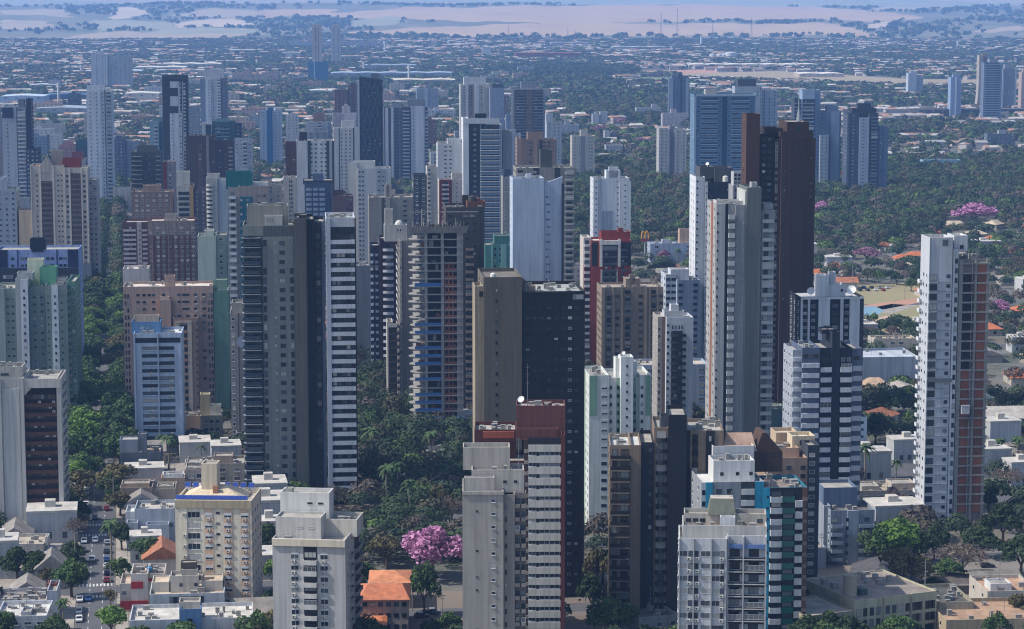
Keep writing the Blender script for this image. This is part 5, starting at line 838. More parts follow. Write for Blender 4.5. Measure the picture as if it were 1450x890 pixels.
b.strip(m, 'F', [(1022, 1029)], '#1f4258', .2); 
for (xa, xb) in ((992, 1016), (1035, 1060)):
    b.strip(m, 'F', [(xa, xb)], curtain('#1c3a58', rough=.08), .12, yt=138); b.balc(m, 'F', [(xa, xb)], .38, 1.1, mt=4.5, style='slab', mat='#9fb0c0'); b.balc(m, 'F', [(xa, xb)], 1.25, 1.0, mt=5.4, style='glass', mat='#8ea6ba', mat2=plain('#4d7898', .1, name='blue_railing_glass'), name='glass_railing')
b.win(m, 'F', [988, 1019, 1032, 1064], 1.0, 1.2, mt=5, kind='drk'); b.mass(998, 1014, 126, 7, '#a09f9e', fd=5, on=m, name='penthouse'); b.sides(m, 4); b.done()
S('white ribbed tower with a dark top, peeking over the blue glass tower', 1040, 1078, 122, 250, '#9aa3ae', 15, [1072, 1076], 1, 1.2, pent=[(1044, 1070, 112, '#454c58', 8)], wings=[(1078.2, 1100, 127, '#8a97a8', 14, 3, 3)], kind='drk')
b = Bld('apartment_tower', 'pale blue slab tower with dark balcony bays on its left half', 1124, 1161, 127, 275, fp=5.2)
m = b.mass(1135, 1161, 127, 15, '#8296b0'); m2 = b.mass(1124, 1153, 140, 12, '#3a4556', fd=-2.5); b.balc(m2, 'F', [(1136, 1152)], 1.0, 1.0, mt=3, mat='#8a98aa'); b.balc(m2, 'F', [(1124.5, 1133)], 1.0, 1.0, mt=3, mat='#74849a'); b.strip(m2, 'F', [(1133.5, 1135.5)], '#93a2b6', .6); b.mass(1136, 1153, 128, 4, '#95a7be', fd=-1, on=m2, par=.2, name='crown'); b.win(m, 'F', [1158], .8, .8, kind='drk'); b.win(m, 'R', 3); b.win(m2, 'F', [1129, 1140, 1147], 1.3, 1.2, mt=1.4, kind='drk'); b.done()
S('plain slate slab with a bright right half and stepped shoulders', 1161, 1190, 157, 275, '#5f7086', 15, [1163.5], .8, .8, strips=[(1176, 1188, '#8596ae', .25)], pent=[(1170, 1186, 149, '#6d7e94')], wings=[(1161, 1173, 191, '#9aa6b4', 12, -4, 2)], kind='drk')
b = Bld('apartment_tower', 'dark grey tower with a bright white windowed strip down its middle', 1199, 1243, 157, 280, fp=4.9)
m = b.mass(1199, 1216, 160, 16, '#414b5e'); m2 = b.mass(1216.2, 1230, 166, 15, '#9ba7b8', fd=-.6); m3 = b.mass(1230.2, 1243, 160, 16, '#3a4250', fd=.3); b.win(m, 'F', [1207.5], 1.5, .9, kind='pale'); b.win(m2, 'F', [1222], 1.4, .7, kind='drk'); b.balc(m3, 'F', [(1233, 1242)], 1.0, .8, mt=3, mat='#6c7686'); b.mass(1205, 1240, 153, 9, '#2f3642', fd=4, on=m, name='penthouse'); b.mass(1213, 1232, 146, 5, '#343c4a', fd=6, on=m2, name='penthouse'); b.strip(m, 'F', [(1199, 1202)], '#586478', .3); w5 = b.mass(1243.5, 1257, 179, 14, '#64728c', fd=4); b.win(w5, 'F', 2, .9, .9); b.win(m, 'L', 3); b.win(m3, 'R', 3); b.done()
S('low slab with white vertical fins and an orange roof room', 1173, 1216, 249, 266, '#8a8f96', 12, [1178, 1184, 1190, 1196, 1202, 1208], 1.6, 3.0, pent=[(1186, 1193, 243, '#a5623c', 3)], side=2, name='low_office', cat='building', fp=12)
b = Bld('apartment_tower', 'small white rounded tower standing alone among trees', 1286, 1307, 103, 137, fp=2.6)
m = b.mass(1286, 1298, 103, 14, '#a3acba'); m2 = b.mass(1298.2, 1307, 106, 12, '#8d97a8', fd=2); b.balc(m2, 'F', [(1298, 1307)], 1.2, 1.6, mt=2.5, style='curve', mat='#aab3bf'); b.win(m, 'F', [1291], .8, .8, kind='drk'); b.mass(1289, 1298, 101, 7, '#a3acba', fd=3, on=m, name='penthouse'); b.win(m2, 'R', 3); b.done()
S('solitary thin blue white tower with ribbed front', 1346, 1361, 109, 165, '#7d92b0', 14, [1350, 1357], 1.3, .8, pent=[(1349, 1358, 105)], strips=[(1352.5, 1354.5, '#b0bccb', .4)])
b = Bld('apartment_tower', 'rounded tower of white balcony bands beside a ribbed beige tower at the right', 1392, 1418, 86, 175, fp=3.3)
m = b.mass(1393, 1416, 88, 15, '#59687e'); b.balc(m, 'F', [(1393.5, 1416)], .9, 1.4, mt=2.6, style='curve', mat='#9aa7b8'); b.strip(m, 'F', [(1392, 1395), (1415, 1418)], '#7686a0', 1.0); b.mass(1400, 1412, 83, 7, '#7d8796', fd=4, on=m, name='penthouse'); b.sides(m, 2); b.done()
b = Bld('apartment_tower', 'ribbed beige tower with a flared foot and rough unfinished top', 1385, 1397, 78, 152, fp=3.2)
m = b.mass(1386, 1391.5, 78, 13, '#9a948e'); m2 = b.mass(1391.7, 1397, 80, 14, '#6d6462', fd=1); b.win(m, 'F', [1388.7], .9, .8, kind='drk'); b.win(m2, 'F', [1394.5], 1.4, .9, kind='drk'); x0, x1 = b.lx(1383.5, 0), b.lx(1386, 0); q = MB(); q.poly([(x0,0,0),(x1,0,0),(x1,0,40),(x1-.6,0,18)]); q.quad((x0,0,0),(x1-.6,0,18),(x1-.6,12,18),(x0,12,0)); q.quad((x1-.6,0,18),(x1,0,40),(x1,12,40),(x1-.6,12,18)); q.build('flared_foot', [wall('#9a948e')], b.root)
b.mass(1390, 1397, 75, 5, '#8a7f78', fd=4, on=m2, name='unfinished_top'); b.win(m, 'L', 2); b.done()
S('gridded grey tower between the rounded tower and the right edge', 1419, 1439, 97, 155, '#6f7788', 15, [1423, 1429, 1435], 1.5, 1.1, strips=[(1419, 1421, '#99a1ae', .5), (1437, 1439, '#99a1ae', .5)], pent=[(1422, 1434, 91, '#80868f')])
S('beige tower cut by the right edge', 1446, 1460, 102, 160, '#a08f88', 14, 2, 1.3, 1, pent=[(1448, 1456, 98)])
S('long dark podium under the rounded tower group', 1302, 1460, 154, 165, '#39424e', 30, 12, 2, 1.4, side=0, name='parking_podium', cat='building', cl=6)
S('dark blue grey low block with a pale stair box, right of the forest', 1398, 1437, 189, 206, '#55606e', 13, 6, 1.5, 1.2, pent=[(1414, 1424, 184, '#8f969e')], side=2, name='apartment_block', cat='building')
S('turquoise and white low apartment block at the forest edge', 1307, 1360, 226, 245, '#7ea2b4', 12, [1311, 1330, 1337, 1349, 1356], 1.5, 1.2, strips=[(1317, 1326, '#1f7288', .3)], side=2, name='apartment_block', cat='building')
S('long low white apartment block with a small tower, far centre', 901, 936, 152, 170, '#a0a3a8', 12, 8, 1.4, 1, pent=[(923, 930, 147)], side=2, name='apartment_block', cat='building')
S('pinkish white low block with a grid of windows, below the small blue grey tower', 938, 975, 160, 182, '#a59ca2', 12, 8, 1.3, 1, pent=[(950, 958, 154)], side=2, name='apartment_block', cat='building')
S('pair of narrow white slabs in the trees, left one', 839, 849, 161, 180, '#a6abb2', 10, 2, .9, .9, pent=[(842, 846, 158)], wings=[(850, 860, 158, '#a0a5ad', 10, 2, 2)])
S('two grey white slabs among purple trees', 856, 863, 185, 202, '#a4a8ae', 10, 1, .9, .9, wings=[(866, 872, 187, '#596272', 10, 1, 1)])
S('white low apartment slab behind the ivory tower', 795, 820, 176, 195, '#9a9da6', 12, 4, 1.2, 1, pent=[(800, 808, 172)], name='apartment_block', cat='building')
S('white three storey building with window rows in the trees', 858, 882, 205, 220, '#9fa3a8', 12, 5, 1.6, 1.3, name='apartment_block', cat='building')
S('white office block with signboard roof in front of the forest', 921, 990, 344, 372, '#9aa6b8', 14, [930, 975], 2.4, 1.4, pent=[(938, 949, 339, '#b0b6c0', 5), (962, 990, 324, '#b79a86', 6)], name='office_block', cat='building', cl=8, roof='#c6c9cc')
S('pink brick wall building with red stripe at the left midground', 360, 381, 263, 330, '#8a6a5e', 12, 2, 1.2, 1, pent=[(362, 380, 258, '#c9c6c2', 4)], name='apartment_block', cat='building')
# extra towers filling the mid distance seen between the named ones
S('grey blue block half hidden by the charcoal framed tower', 268, 283, 150, 240, '#74808f', 14, 3, 1.2, 1)
S('tall pale slab peeking left of the pale blue tower', 100, 122, 225, 300, '#8e8a92', 14, 4, 1.1, .9, pent=[(103, 118, 215, '#6a3436')])
S('pink framed small block above the gabled tower', 84, 108, 205, 262, '#8f6c72', 13, 4, 1.2, .9, pent=[(90, 104, 200)])
S('mauve slab with white top at the far left', -4, 24, 205, 330, '#7d7680', 14, 4, 1.2, 1, pent=[(0, 22, 198, '#9a9298')])
S('dark bluish block under the navy topped tower', 38, 57, 210, 330, '#2f3a50', 14, 3, 1.1, .9)
S('white low building with flat canopy near the left avenue', 160, 185, 265, 300, '#a7a5a2', 14, 3, 1.2, 1, name='apartment_block', cat='building')
S('beige blank walled block behind the cream gabled tower', 28, 46, 297, 420, '#b09f88', 14, 0, name='apartment_block', cat='building')
S('white apartment slab with purple shade right of the brown slab', 333, 358, 195, 300, '#97a0ac', 14, 4, 1.2, 1, balc=[(344, 351, '#b0b6bd', dict(h=1, p=.8))])
S('small white house block with a teal awning beside the white block', 470, 494, 235, 300, '#9fa5ac', 13, [476, 484], 2.2, 1.2, name='apartment_block', cat='building')
S('pale grey tower partly hidden behind the white slab with dot windows', 713, 738, 190, 300, '#8c94a0', 14, 4, 1.1, .9, pent=[(718, 730, 183)])
S('beige block with roof antennas between the glass balcony tower and the blank slab', 712, 728, 250, 400, '#8d8a88', 14, 2, 1.1, .9, pent=[(713, 724, 240, '#3a4658')])
S('grey slab with a dark stripe right of the stepped white tower in the trees', 560, 584, 190, 260, '#7f8894', 13, 3, 1.1, .9)

# unnamed mid rises crowded in the gaps of the middle distance
rf_ = random.Random(21); MIDK = [('white', '#a9adb2'), ('grey', '#7f868f'), ('beige', '#9c9184'), ('blue grey', '#6b7a90'), ('brown', '#6a5550'), ('dark', '#3c434e')]
def clear(px, py, r):
    x, y, _ = G(px, py)
    for o, e, u, w_, d in FOOT:
        a = (x-o[0])*e[0]+(y-o[1])*e[1]; c = (x-o[0])*u[0]+(y-o[1])*u[1]
        if -r < a < w_+6 and -r < c < d+r: return False
    return True
n_ = 0
while n_ < 62:
    py = rf_.uniform(150, 250) if n_ < 34 else rf_.uniform(245, 400); px = rf_.uniform(-5, 720); s_ = SCALE(py); w_ = rf_.uniform(11, 22)
    if 105 < px < 190 and py > 260: continue
    if not clear(px, py, w_+4): n_ += .02; continue
    nm, cl_ = MIDK[rf_.randrange(6)]; h_ = rf_.uniform(13, 34) if n_ < 34 else rf_.uniform(16, 42); x1 = px+w_*s_
    S(nm+' mid rise block crowded into the gaps between the mid distance towers', px, x1, py-h_*s_, py, cl_, rf_.uniform(12, 17), rf_.randrange(3, 6), 1.3, 1.1, pent=[(px+(x1-px)*.3, px+(x1-px)*.62, py-(h_+3.5)*s_)], kind=rf_.choice(['drk', 'std', 'pale']), side=2, cl=3, name='apartment_block', cat='building', group='mid rise blocks between the towers', balc=[(px+(x1-px)*.42, px+(x1-px)*.58, '#a9abad')] if rf_.random() < .5 else ()); n_ += 1

n_ = 0
while n_ < 46:
    py = rf_.uniform(96, 205); px = rf_.uniform(0, 760); s_ = SCALE(py); w_ = rf_.uniform(14, 40); h_ = rf_.uniform(8, 19)
    if not clear(px, py, w_+4): n_ += .02; continue
    nm, cl_ = (('white', '#a6a9ad'), ('grey', '#888d94'), ('cream', '#a59d90'), ('peach', '#a08a7e'))[rf_.randrange(4)]; x1 = px+w_*s_
    S(nm+' low apartment block spread over the far middle distance', px, x1, py-h_*s_, py, cl_, rf_.uniform(12, 17), max(3, int(w_/5)), 1.6, 1.2, pent=[(px+(x1-px)*.4, px+(x1-px)*.6, py-(h_+3)*s_)], kind='drk', side=0, cl=0, name='apartment_block', cat='building', group='low blocks of the far middle distance', roof='#c2bdb4'); n_ += 1

# ================================================================== LOW FOREGROUND BUILDINGS
b = Bld('commercial_building', 'long cream office building with a stained grey roof and a concrete water drum on it', 1142, 1325, 835, 915, rot=24, fp=17, cat='office')
m = b.mass(1210, 1326, 843, 26, '#b0ab92', roof='#8f857b', par=.4); 
for q in ((1212, 1248), (1253, 1289), (1291, 1307), (1309, 1325)): b.win(m, 'F', list(np.linspace(q[0]+4, q[1]-4, 4)), 1.3, 2.2, mt=2.4, kind='drk')
b.strip(m, 'F', [(1250, 1251.5), (1289, 1290.5)], '#8f8b76', .3)
q = MB(); xx = b.lx(1206, 6); q.cyl(xx, 7, m.deck, m.deck+5.4, 1.9, 1.9, 18); q.build('water_drum', [wall('#a39a88', .6)], b.root); q = MB(); q.box(xx+2.3, xx+4.2, 5, 9, m.deck, m.deck+1.6); q.build('water_tank', [plain('#2f4a4a', .6, name='tank_green')], b.root)
lw = b.mass(1142, 1209.7, 868, 18, '#9f947e', fd=-2, roof='#a89c90', par=.5); b.win(lw, 'F', 5, 1.6, 1.5, mt=2.5, kind='drk'); b.win(m, 'R', 5, 1.6, 1.6, mt=2.6, kind='drk'); b.win(m, 'L', 5, 1.6, 1.6, mt=2.6, kind='drk'); b.clutter(m, 6); b.done()
def gable(name, label, x0, x1, yeave, yridge, yb, d, wcol, rcol, rot=GR, along='x', group=None, cat='house', fd=0, hip=.0, win=3, tile=True, over=.5, kind='std'):
    b = Bld(name, label, x0, x1, yeave, yb, rot, None, cat, group)
    a, c = b.lx(x0), b.lx(x1); ze = max(2.6, b.z(yeave, a)); zr = max(ze+.6, b.z(yridge, a, d/2)); W = c-a
    zr = min(zr, ze+max(3.5, .5*min(W, d))); q = MB(); q.box(a, c, 0, d, 0, ze)
    if along == 'y': q.poly([(a,0,ze),(c,0,ze),((a+c)/2,0,zr-.1)]); q.poly([(c,d,ze),(a,d,ze),((a+c)/2,d,zr-.1)])
    elif hip == 0: q.poly([(a,d,ze),(a,0,ze),(a,d/2,zr-.1)]); q.poly([(c,0,ze),(c,d,ze),(c,d/2,zr-.1)])
    q.build('wall', [wall(wcol, line=0)], b.root)
    r = MB(); o = over; t = .18; zl = ze-.15
    if along == 'x':
        h = hip*min(W/2, d/2); P = [(a-o,-o,zl),(c+o,-o,zl),(c+o-h if h else c+o,d/2,zr),(a-o+h if h else a-o,d/2,zr),(c+o,d+o,zl),(a-o,d+o,zl)]
        r.quad(P[0],P[1],P[2],P[3]); r.quad(P[4],P[5],P[3],P[2])
        if h: r.poly([P[1],P[4],P[2]]); r.poly([P[5],P[0],P[3]])
        else:
            for (u, v, w_) in ((P[0],P[3],P[5]), (P[1],P[2],P[4])): r.poly([(u[0],u[1],u[2]-t),(v[0],v[1],v[2]-t),v,u]); r.poly([(v[0],v[1],v[2]-t),(w_[0],w_[1],w_[2]-t),w_,v])
        r.poly([(a-o,-o,zl-t),(c+o,-o,zl-t),(c+o,-o,zl),(a-o,-o,zl)])
    else:
        m_ = (a+c)/2; r.quad((a-o,-o,zl),(m_,-o,zr),(m_,d+o,zr),(a-o,d+o,zl)); r.quad((m_,-o,zr),(c+o,-o,zl),(c+o,d+o,zl),(m_,d+o,zr))
        r.poly([(a-o,-o,zl-t),(m_,-o,zr-t),(m_,-o,zr),(a-o,-o,zl)]); r.poly([(m_,-o,zr-t),(c+o,-o,zl-t),(c+o,-o,zl),(m_,-o,zr)])
    r.build('roof', [tilemat(rcol, along == 'x') if tile else roofmat(rcol)], b.root)
    class MM: pass
    m = MM(); m.a, m.b, m.fd, m.d, m.z0, m.z1 = a, c, 0, d, 0, ze
    if win:
        b.win(m, 'F', win, 1.3, 1.2, mt=.9, mb=.9, kind=kind); b.win(m, 'L', 2, 1.2, 1.1, mt=.9, mb=.9, kind=kind); b.win(m, 'R', 2, 1.2, 1.1, mt=.9, mb=.9, kind=kind)
    FOOT.append((b.o+a*b.e, b.e, b.u, W, d)); b.done(); return b
gable('warehouse', 'shed with a dark grey metal roof and a pale green end wall', 1200, 1283, 825, 797, 838, 24, '#a3b0a4', '#4f4e50', rot=-12, along='y', win=0, tile=False, cat='shed')
gable('house', 'low whitewashed shed with grey roof sheets by the green trees', 1382, 1450, 830, 806, 838, 16, '#9a9488', '#77736c', along='x', win=4, tile=False)
gable('house', 'dark hipped roof house between the shed and the cream office', 1318, 1392, 838, 815, 842, 16, '#8a8078', '#5b544e', along='x', hip=.9, win=3)
S('white parapet building with a corrugated roof in the lower right corner', 1398, 1470, 836, 868, '#b9b2a8', 18, 0, pent=[(1402, 1432, 826, '#c9c9c9', 6)], name='commercial_building', cat='shop', roof='#b08f74', cl=8)
S('lowest right building with a large tan roof', 1340, 1480, 876, 905, '#a99a80', 22, 0, name='commercial_building', cat='shop', roof='#a98a70', cl=4)
S('grey steep roofed hall behind the cream office', 1330, 1378, 852, 885, '#9c9684', 20, 0, name='commercial_building', cat='hall', roof='#54524f')
gable('house', 'cream house with a bright orange tiled hip roof, nearer of the two', 511, 578, 848, 826, 898, 17, '#9d9188', '#b9704c', rot=2, along='x', hip=.35, win=6, kind='drk')
gable('house', 'cream house with a bright orange hip roof and white chimney, farther of the two', 524, 581, 824, 807, 862, 14, '#a89a8c', '#c58058', rot=2, along='x', hip=.9, win=4, kind='drk')
gable('house', 'orange roof corner showing at the frame bottom, below the cream house', 508, 545, 885, 874, 912, 10, '#9d9188', '#c87848', rot=2, along='x', hip=.5, win=0)
b = Bld('shop_building', 'red and white shop building with a tiled flat roof by the avenue', 168, 232, 822, 868, rot=6, cat='shop')
m = b.mass(186, 210, 812, 12, '#b9b5b0', roof='#c2a890'); b.strip(m, 'F', [(186, 203)], '#9a2f30', .2, yt=823, yb=833); b.strip(m, 'F', [(170, 210)], '#8e2a2c', .3, yt=850, yb=862); m2 = b.mass(170, 185.8, 826, 12, '#a9a39c', fd=1, roof='#b8a595'); b.win(m2, 'F', [176], 1.6, 1.4, mt=2, kind='pale'); m3 = b.mass(210.2, 234, 812, 12, '#b0aca6', fd=2, roof='#9a9690'); b.strip(m3, 'F', [(210.4, 234)], '#93302f', .2, yt=818, yb=822); b.win(m3, 'F', [222], 1.8, 1.2, mt=3, kind='drk'); b.tank(211, m, .8, 1.2, 6, '#3f7fb0'); b.clutter(m, 4); b.clutter(m3, 5); b.done()
b = Bld('commercial_building', 'white two storey building with a tall stepped roof block, in front of the cream tower', 212, 318, 838, 895, rot=6, cat='office')
m = b.mass(212, 318, 840, 14, '#aeb4b8', roof='#c9b8a4'); b.win(m, 'F', list(np.linspace(243, 286, 9)), 1.0, 4.6, mt=.8, kind='drk', rng_=(0, 1)); p = b.mass(242, 282, 815, 6, '#b5b1a8', fd=5, on=m); b.mass(258, 281, 806, 4, '#b0aaa0', fd=8, on=p, name='penthouse'); b.mass(257, 280, 796, 3, '#5d554f', fd=9, on=b.masses[-1], par=.3, name='water_tank_room'); b.win(p, 'F', [257, 278], .9, .9, mt=2, kind='drk', rng_=(0, 1)); b.mass(216, 240, 824, 8, '#b9b4ac', fd=6, on=m, par=.4, roof='#c4b29c', name='roof_terrace'); b.mass(286, 316, 822, 8, '#b9b4ac', fd=6, on=m, par=.4, roof='#c4b29c', name='roof_terrace'); b.sides(m, 3); b.clutter(m, 4); b.done()
b = Bld('commercial_building', 'white corrugated roofed building with a blue stair box, lowest at the frame bottom', 183, 358, 875, 925, rot=6, cat='shop')
m = b.mass(183, 358, 876, 16, '#b9bcc0', roof='#c4c0b8'); bx = b.mass(254, 285, 862, 8, '#5d7ea6', fd=-1.5, roof='#b9b0a4'); b.win(bx, 'F', [269], 1.2, .9, mt=2.5, kind='drk', rng_=(0, 1)); b.mass(254, 284, 852, 5, '#b3aea4', fd=2, on=bx, name='penthouse'); b.mass(339, 356, 880, 5, '#a9adb2', fd=-1, par=.2); b.sides(m, 2); b.clutter(m, 10); b.done()
b = Bld('shop_building', 'white corner shop with a red sign and slanted roof under the brown office', 0, 90, 770, 800, rot=3, cat='shop')
m = b.mass(-6, 62, 770, 14, '#a9a6a0', roof='#b3a898'); b.win(m, 'F', 6, 1.6, 1.2, mt=2); m2 = b.mass(62.2, 90, 782, 10, '#b7bac0', fd=-2, roof='#b0a493'); b.strip(m2, 'F', [(72, 86)], '#a03038', .15, yt=783, yb=786, name='sign_board'); b.win(m2, 'F', [70, 82], 1.6, 1.4, mt=2.2, kind='drk'); b.mass(64, 68, 760, 5, '#b9b6b2', fd=2, on=m, par=.2, name='parapet_gable'); b.clutter(m, 6); b.done()
b = Bld('house', 'white L shaped house with a brick red chimney block and cluttered terrace, lower left', 0, 80, 848, 880, rot=6, cat='house')
m = b.mass(-6, 66, 850, 14, '#b4b5b8', roof='#8f867c'); b.win(m, 'F', [12, 27], 1.9, 1.1, mt=2.0, kind='drk', rng_=(0, 1)); b.mass(67, 81, 836, 12, '#a2a6b0', fd=0, roof='#9a9288'); b.mass(68, 81, 826, 4, '#8a4a3c', fd=9); b.sides(m, 2); b.clutter(m, 14); b.mass(36, 56, 862, 5, '#8f9298', fd=-5); b.done()
S('low white flat roofed house row on the bottom left edge', -6, 66, 872, 915, '#b9bcc2', 16, 4, 1.8, .8, name='house', cat='house', roof='#c9c6c0', pent=[(30, 44, 866, '#9a9ca2', 5)], cl=6)
S('grey low building with a white flat canopy and square windows, near the avenue', 170, 228, 640, 686, '#4f5764', 13, [175, 191, 220], 1.9, 1.1, strips=[(169.5, 229, '#b9b6b0', 1.0)] if 0 else [], pent=[(170, 205, 622, '#7d8694', 7), (196, 208, 614, '#6a7484', 4)], name='commercial_building', cat='building', roof='#b09f8c', fp=12, mt=3.6, kind='pale')
b = Bld('commercial_building', 'white cube building with recessed loggia, below the tan flat roofs', 178, 247, 728, 772, cat='building')
m = b.mass(191, 247, 720, 13, '#a5adb8', roof='#b9b2a8'); b.win(m, 'F', [213, 229, 241], 1.9, 1.3, mt=4.4, kind='drk', rng_=(0, 1)); f = b.mass(179, 195, 740, 5, '#a9b0ba', fd=-4); f2 = b.mass(207, 239, 742, 4, '#a3acb8', fd=-4); b.win(f, 'F', [187], 2, 1.2, mt=3, kind='drk'); b.mass(178, 192, 724, 10, '#b5b8ba', fd=2, roof='#d6d6d4'); b.sides(m, 2); b.clutter(m, 5); b.done()
S('tan flat roofed hall beside the white cube building', 170, 216, 690, 722, '#9a8c80', 14, [192, 200], 1.6, 1.3, name='commercial_building', cat='building', roof='#b8a68e', pent=[(172, 212, 684, '#a69682', 6)])
S('low cream building with long roof edges behind the white cube', 217, 248, 692, 720, '#a69c90', 12, 0, name='commercial_building', cat='building', roof='#bcae9a', pent=[(222, 246, 688)])
S('white and brown low building with a bright roof, left of the cream tower top', 228, 262, 676, 705, '#b09a88', 12, 0, name='commercial_building', cat='building', roof='#d5d8da', pent=[(231, 260, 671, '#c9cccf', 5)])
S('beige concrete terrace building right behind the cream tower top', 262, 290, 664, 700, '#a69e94', 12, [271, 282], 1.8, 1.5, name='commercial_building', cat='building', pent=[(263, 288, 662, '#b0a89e', 5)])
S('cream stepped house with a tall yellow stair block, near the blue white office', 284, 314, 588, 628, '#a8a08c', 12, [292, 300, 308], 1.5, 1.3, pent=[(284, 298, 558, '#bdb08e', 5), (298, 313, 575, '#c4c1ba', 6)], name='house', cat='house', roof='#cfcbc2')
S('pink low wall building at the foot of the blue white office', 261, 286, 588, 625, '#a08a7c', 10, 0, name='commercial_building', cat='building')
S('concrete terrace building with a water drum, left of the rounded tower foot', 264, 346, 656, 690, '#8f8b84', 14, 4, 2.0, 1.4, pent=[(303, 330, 645, '#a08d82', 6), (262, 284, 655, '#b5aea4', 6)], name='commercial_building', cat='building', roof='#a7a199', cl=9)
S('long blank blue white sports hall wall', 1221, 1300, 505, 548, '#9ca6b0', 26, 0, name='sports_hall', cat='hall', side=0, roof='#b3bac2', cl=2)
gable('warehouse', 'arched roof hall with a stepped brown gable and blue base wall', 1396, 1475, 592, 575, 622, 22, '#8f8478', '#a9a49c', along='x', win=0, tile=False, cat='hall')
S('cream house with a flat fascia and red inset wall, behind the sports hall', 1237, 1298, 479, 500, '#b3ac9e', 12, [1264, 1276], 2.2, 1.4, name='house', cat='house', roof='#b8a78e')
gable('house', 'tan roofed house right of the sports hall foot', 1224, 1262, 548, 534, 560, 13, '#a89a86', '#b49a80', along='x', hip=.7, win=2)
gable('house', 'white gabled house between the sports hall and the unfinished tower', 1262, 1302, 552, 542, 568, 13, '#b9bcbe', '#a59c92', along='y', win=2)
S('white flat houses row below the black and white zigzag tower', 1215, 1300, 694, 712, '#aaa59c', 16, 4, 1.6, 1.3, name='house', cat='house', roof='#b3a794', pent=[(1220, 1245, 688), (1262, 1296, 684, '#b0a69a', 8)], cl=10)
S('stained low roofs beside the bare pink tree', 1216, 1298, 716, 742, '#a89f92', 16, 3, 1.6, 1.3, name='house', cat='house', roof='#a39a8e', cl=8)
S('mint grey low tower stub beside the navy zigzag tower', 1081, 1113, 579, 640, '#7c9090', 12, 0, name='apartment_block', cat='building', pent=[(1083, 1108, 574, '#8a9a98', 5)])
S('white low house row left of the light grey slab foot', 905, 962, 872, 912, '#8d8f93', 14, 3, 1.4, 1.2, name='house', cat='house', roof='#5c5e62', rot=20)
S('white patio building and ramp under the construction frame', 600, 640, 640, 660, '#a7a49c', 12, 0, name='commercial_building', cat='building', roof='#b0aaa0')
S('tan warehouse roof and shops left of the tan hotel like tower', 797, 826, 378, 400, '#a39a94', 14, 2, 1.4, 1.2, name='commercial_building', cat='shop', roof='#bdb6ae')

# golden arches pole sign
sg = empty('pole_sign', G(913, 372), R(GR), 'golden double arch sign over a red plate on a white pole, among the trees', 'sign')
q = MB(); q.tube((0, 0, 0), (0, 0, 13.5), .28, n=8); q.build('pole', [plain('#c4c6c8', .5, name='pole_paint')], sg)
q = MB(); q.box(-2.4, 2.4, -.3, .3, 13.5, 15.3); q.build('sign_plate', [plain('#a32420', .5, name='red_plate')], sg)
q = MB()
for sx in (-1.15, 1.15):
    pts = [(sx+1.1*math.cos(a), 15.3+4.6*math.sin(a)) for a in np.linspace(math.pi, 0, 11)]
    for (xa, za), (xb, zb) in zip(pts, pts[1:]): q.tube((xa, -.1, za), (xb, -.1, zb), .38, n=6)
q.build('arch_mark', [plain('#e0a020', .4, name='golden_paint')], sg)
# ================================================================== GROUND, HILLS, STREETS
def ground_mat():
    n = NT('ground_soil_and_lawn'); p = n.coord()
    a = n.noise(p, .012, 5, .6); b = n.noise(p, .07, 4, .6); c = n.noise(p, .5, 3, .6)
    col = n.mix(n.ramp(a, (.35, 0), (.65, 1)), (.045, .06, .03), (.16, .125, .10))
    col = n.mix(n.ramp(b, (.45, 0), (.6, 1)), col, (.13, .13, .125)); col = n.mix(n.math('MULTIPLY', n.ramp(c, (.4, 0), (.7, 1)), .4), col, (.06, .055, .045))
    n.l(col, n.b.inputs['Base Color']); n.b.inputs['Roughness'].default_value = .95; return n.m
q = MB(); q.quad((-9000, -300, 0), (9000, -300, 0), (9000, 8700, 0), (-9000, 8700, 0)); tag(q.build('ground', [ground_mat()]), kind='structure')
def asphalt(hexc='#55565a', name='asphalt'):
    n = NT(name); c = lin(hexc); a = n.noise(n.coord(), .2, 5, .6); b = n.noise(n.coord(scale=(1, .1, 1)), .8, 3)
    n.l(n.mix(n.math('MULTIPLY', n.ramp(b, (.45, 0), (.7, 1)), .4), n.mix(n.ramp(a, (.3, 0), (.7, 1)), tuple(x*.75 for x in c), c), tuple(x*.6 for x in c)), n.b.inputs['Base Color']); n.b.inputs['Roughness'].default_value = .9; return n.m
ASPH = asphalt(); PAVE = roofmat('#9a938a', 'pavement_slabs'); WHITE = plain('#cfcfca', .7, name='road_paint', var=.3)
AE = np.array((math.cos(R(SR)), math.sin(R(SR)))); AU = np.array((-math.sin(R(SR)), math.cos(R(SR))))
ROADS = []
def strip_road(p, dirv, l0, l1, wd, z, name='road', walk=2.6):
    p = np.array(p[:2]); side = np.array((dirv[1], -dirv[0])); A = lambda l, s, zz: tuple(p+dirv*l+side*s)+(zz,)
    q = MB(); q.quad(A(l0, -wd/2, z), A(l0, wd/2, z), A(l1, wd/2, z), A(l1, -wd/2, z))
    if q: 
        v = q.v; a = np.array(v[1])-np.array(v[0]); bb = np.array(v[3])-np.array(v[0])
        if np.cross(a, bb)[2] < 0: q.f = [tuple(reversed(f)) for f in q.f]
    tag(q.build(name, [ASPH]), kind='structure'); ROADS.append((p, dirv, l0, l1, wd/2+1.0)); return p
P0 = np.array(G(139, 765)[:2])
strip_road(P0, AU, -240, 2400, 10, .004, 'avenue')
CROSS = []
for py, w_ in ((750, 9.5), (836, 8), (679, 8.5), (600, 8), (520, 8), (455, 8)):
    Yc = np.array(G(139, py)[:2]); l = float(np.dot(Yc-P0, AU)); c = P0+AU*l; CROSS.append((l, w_)); strip_road(c, AE, -260, 620, w_, .008, 'cross_street')
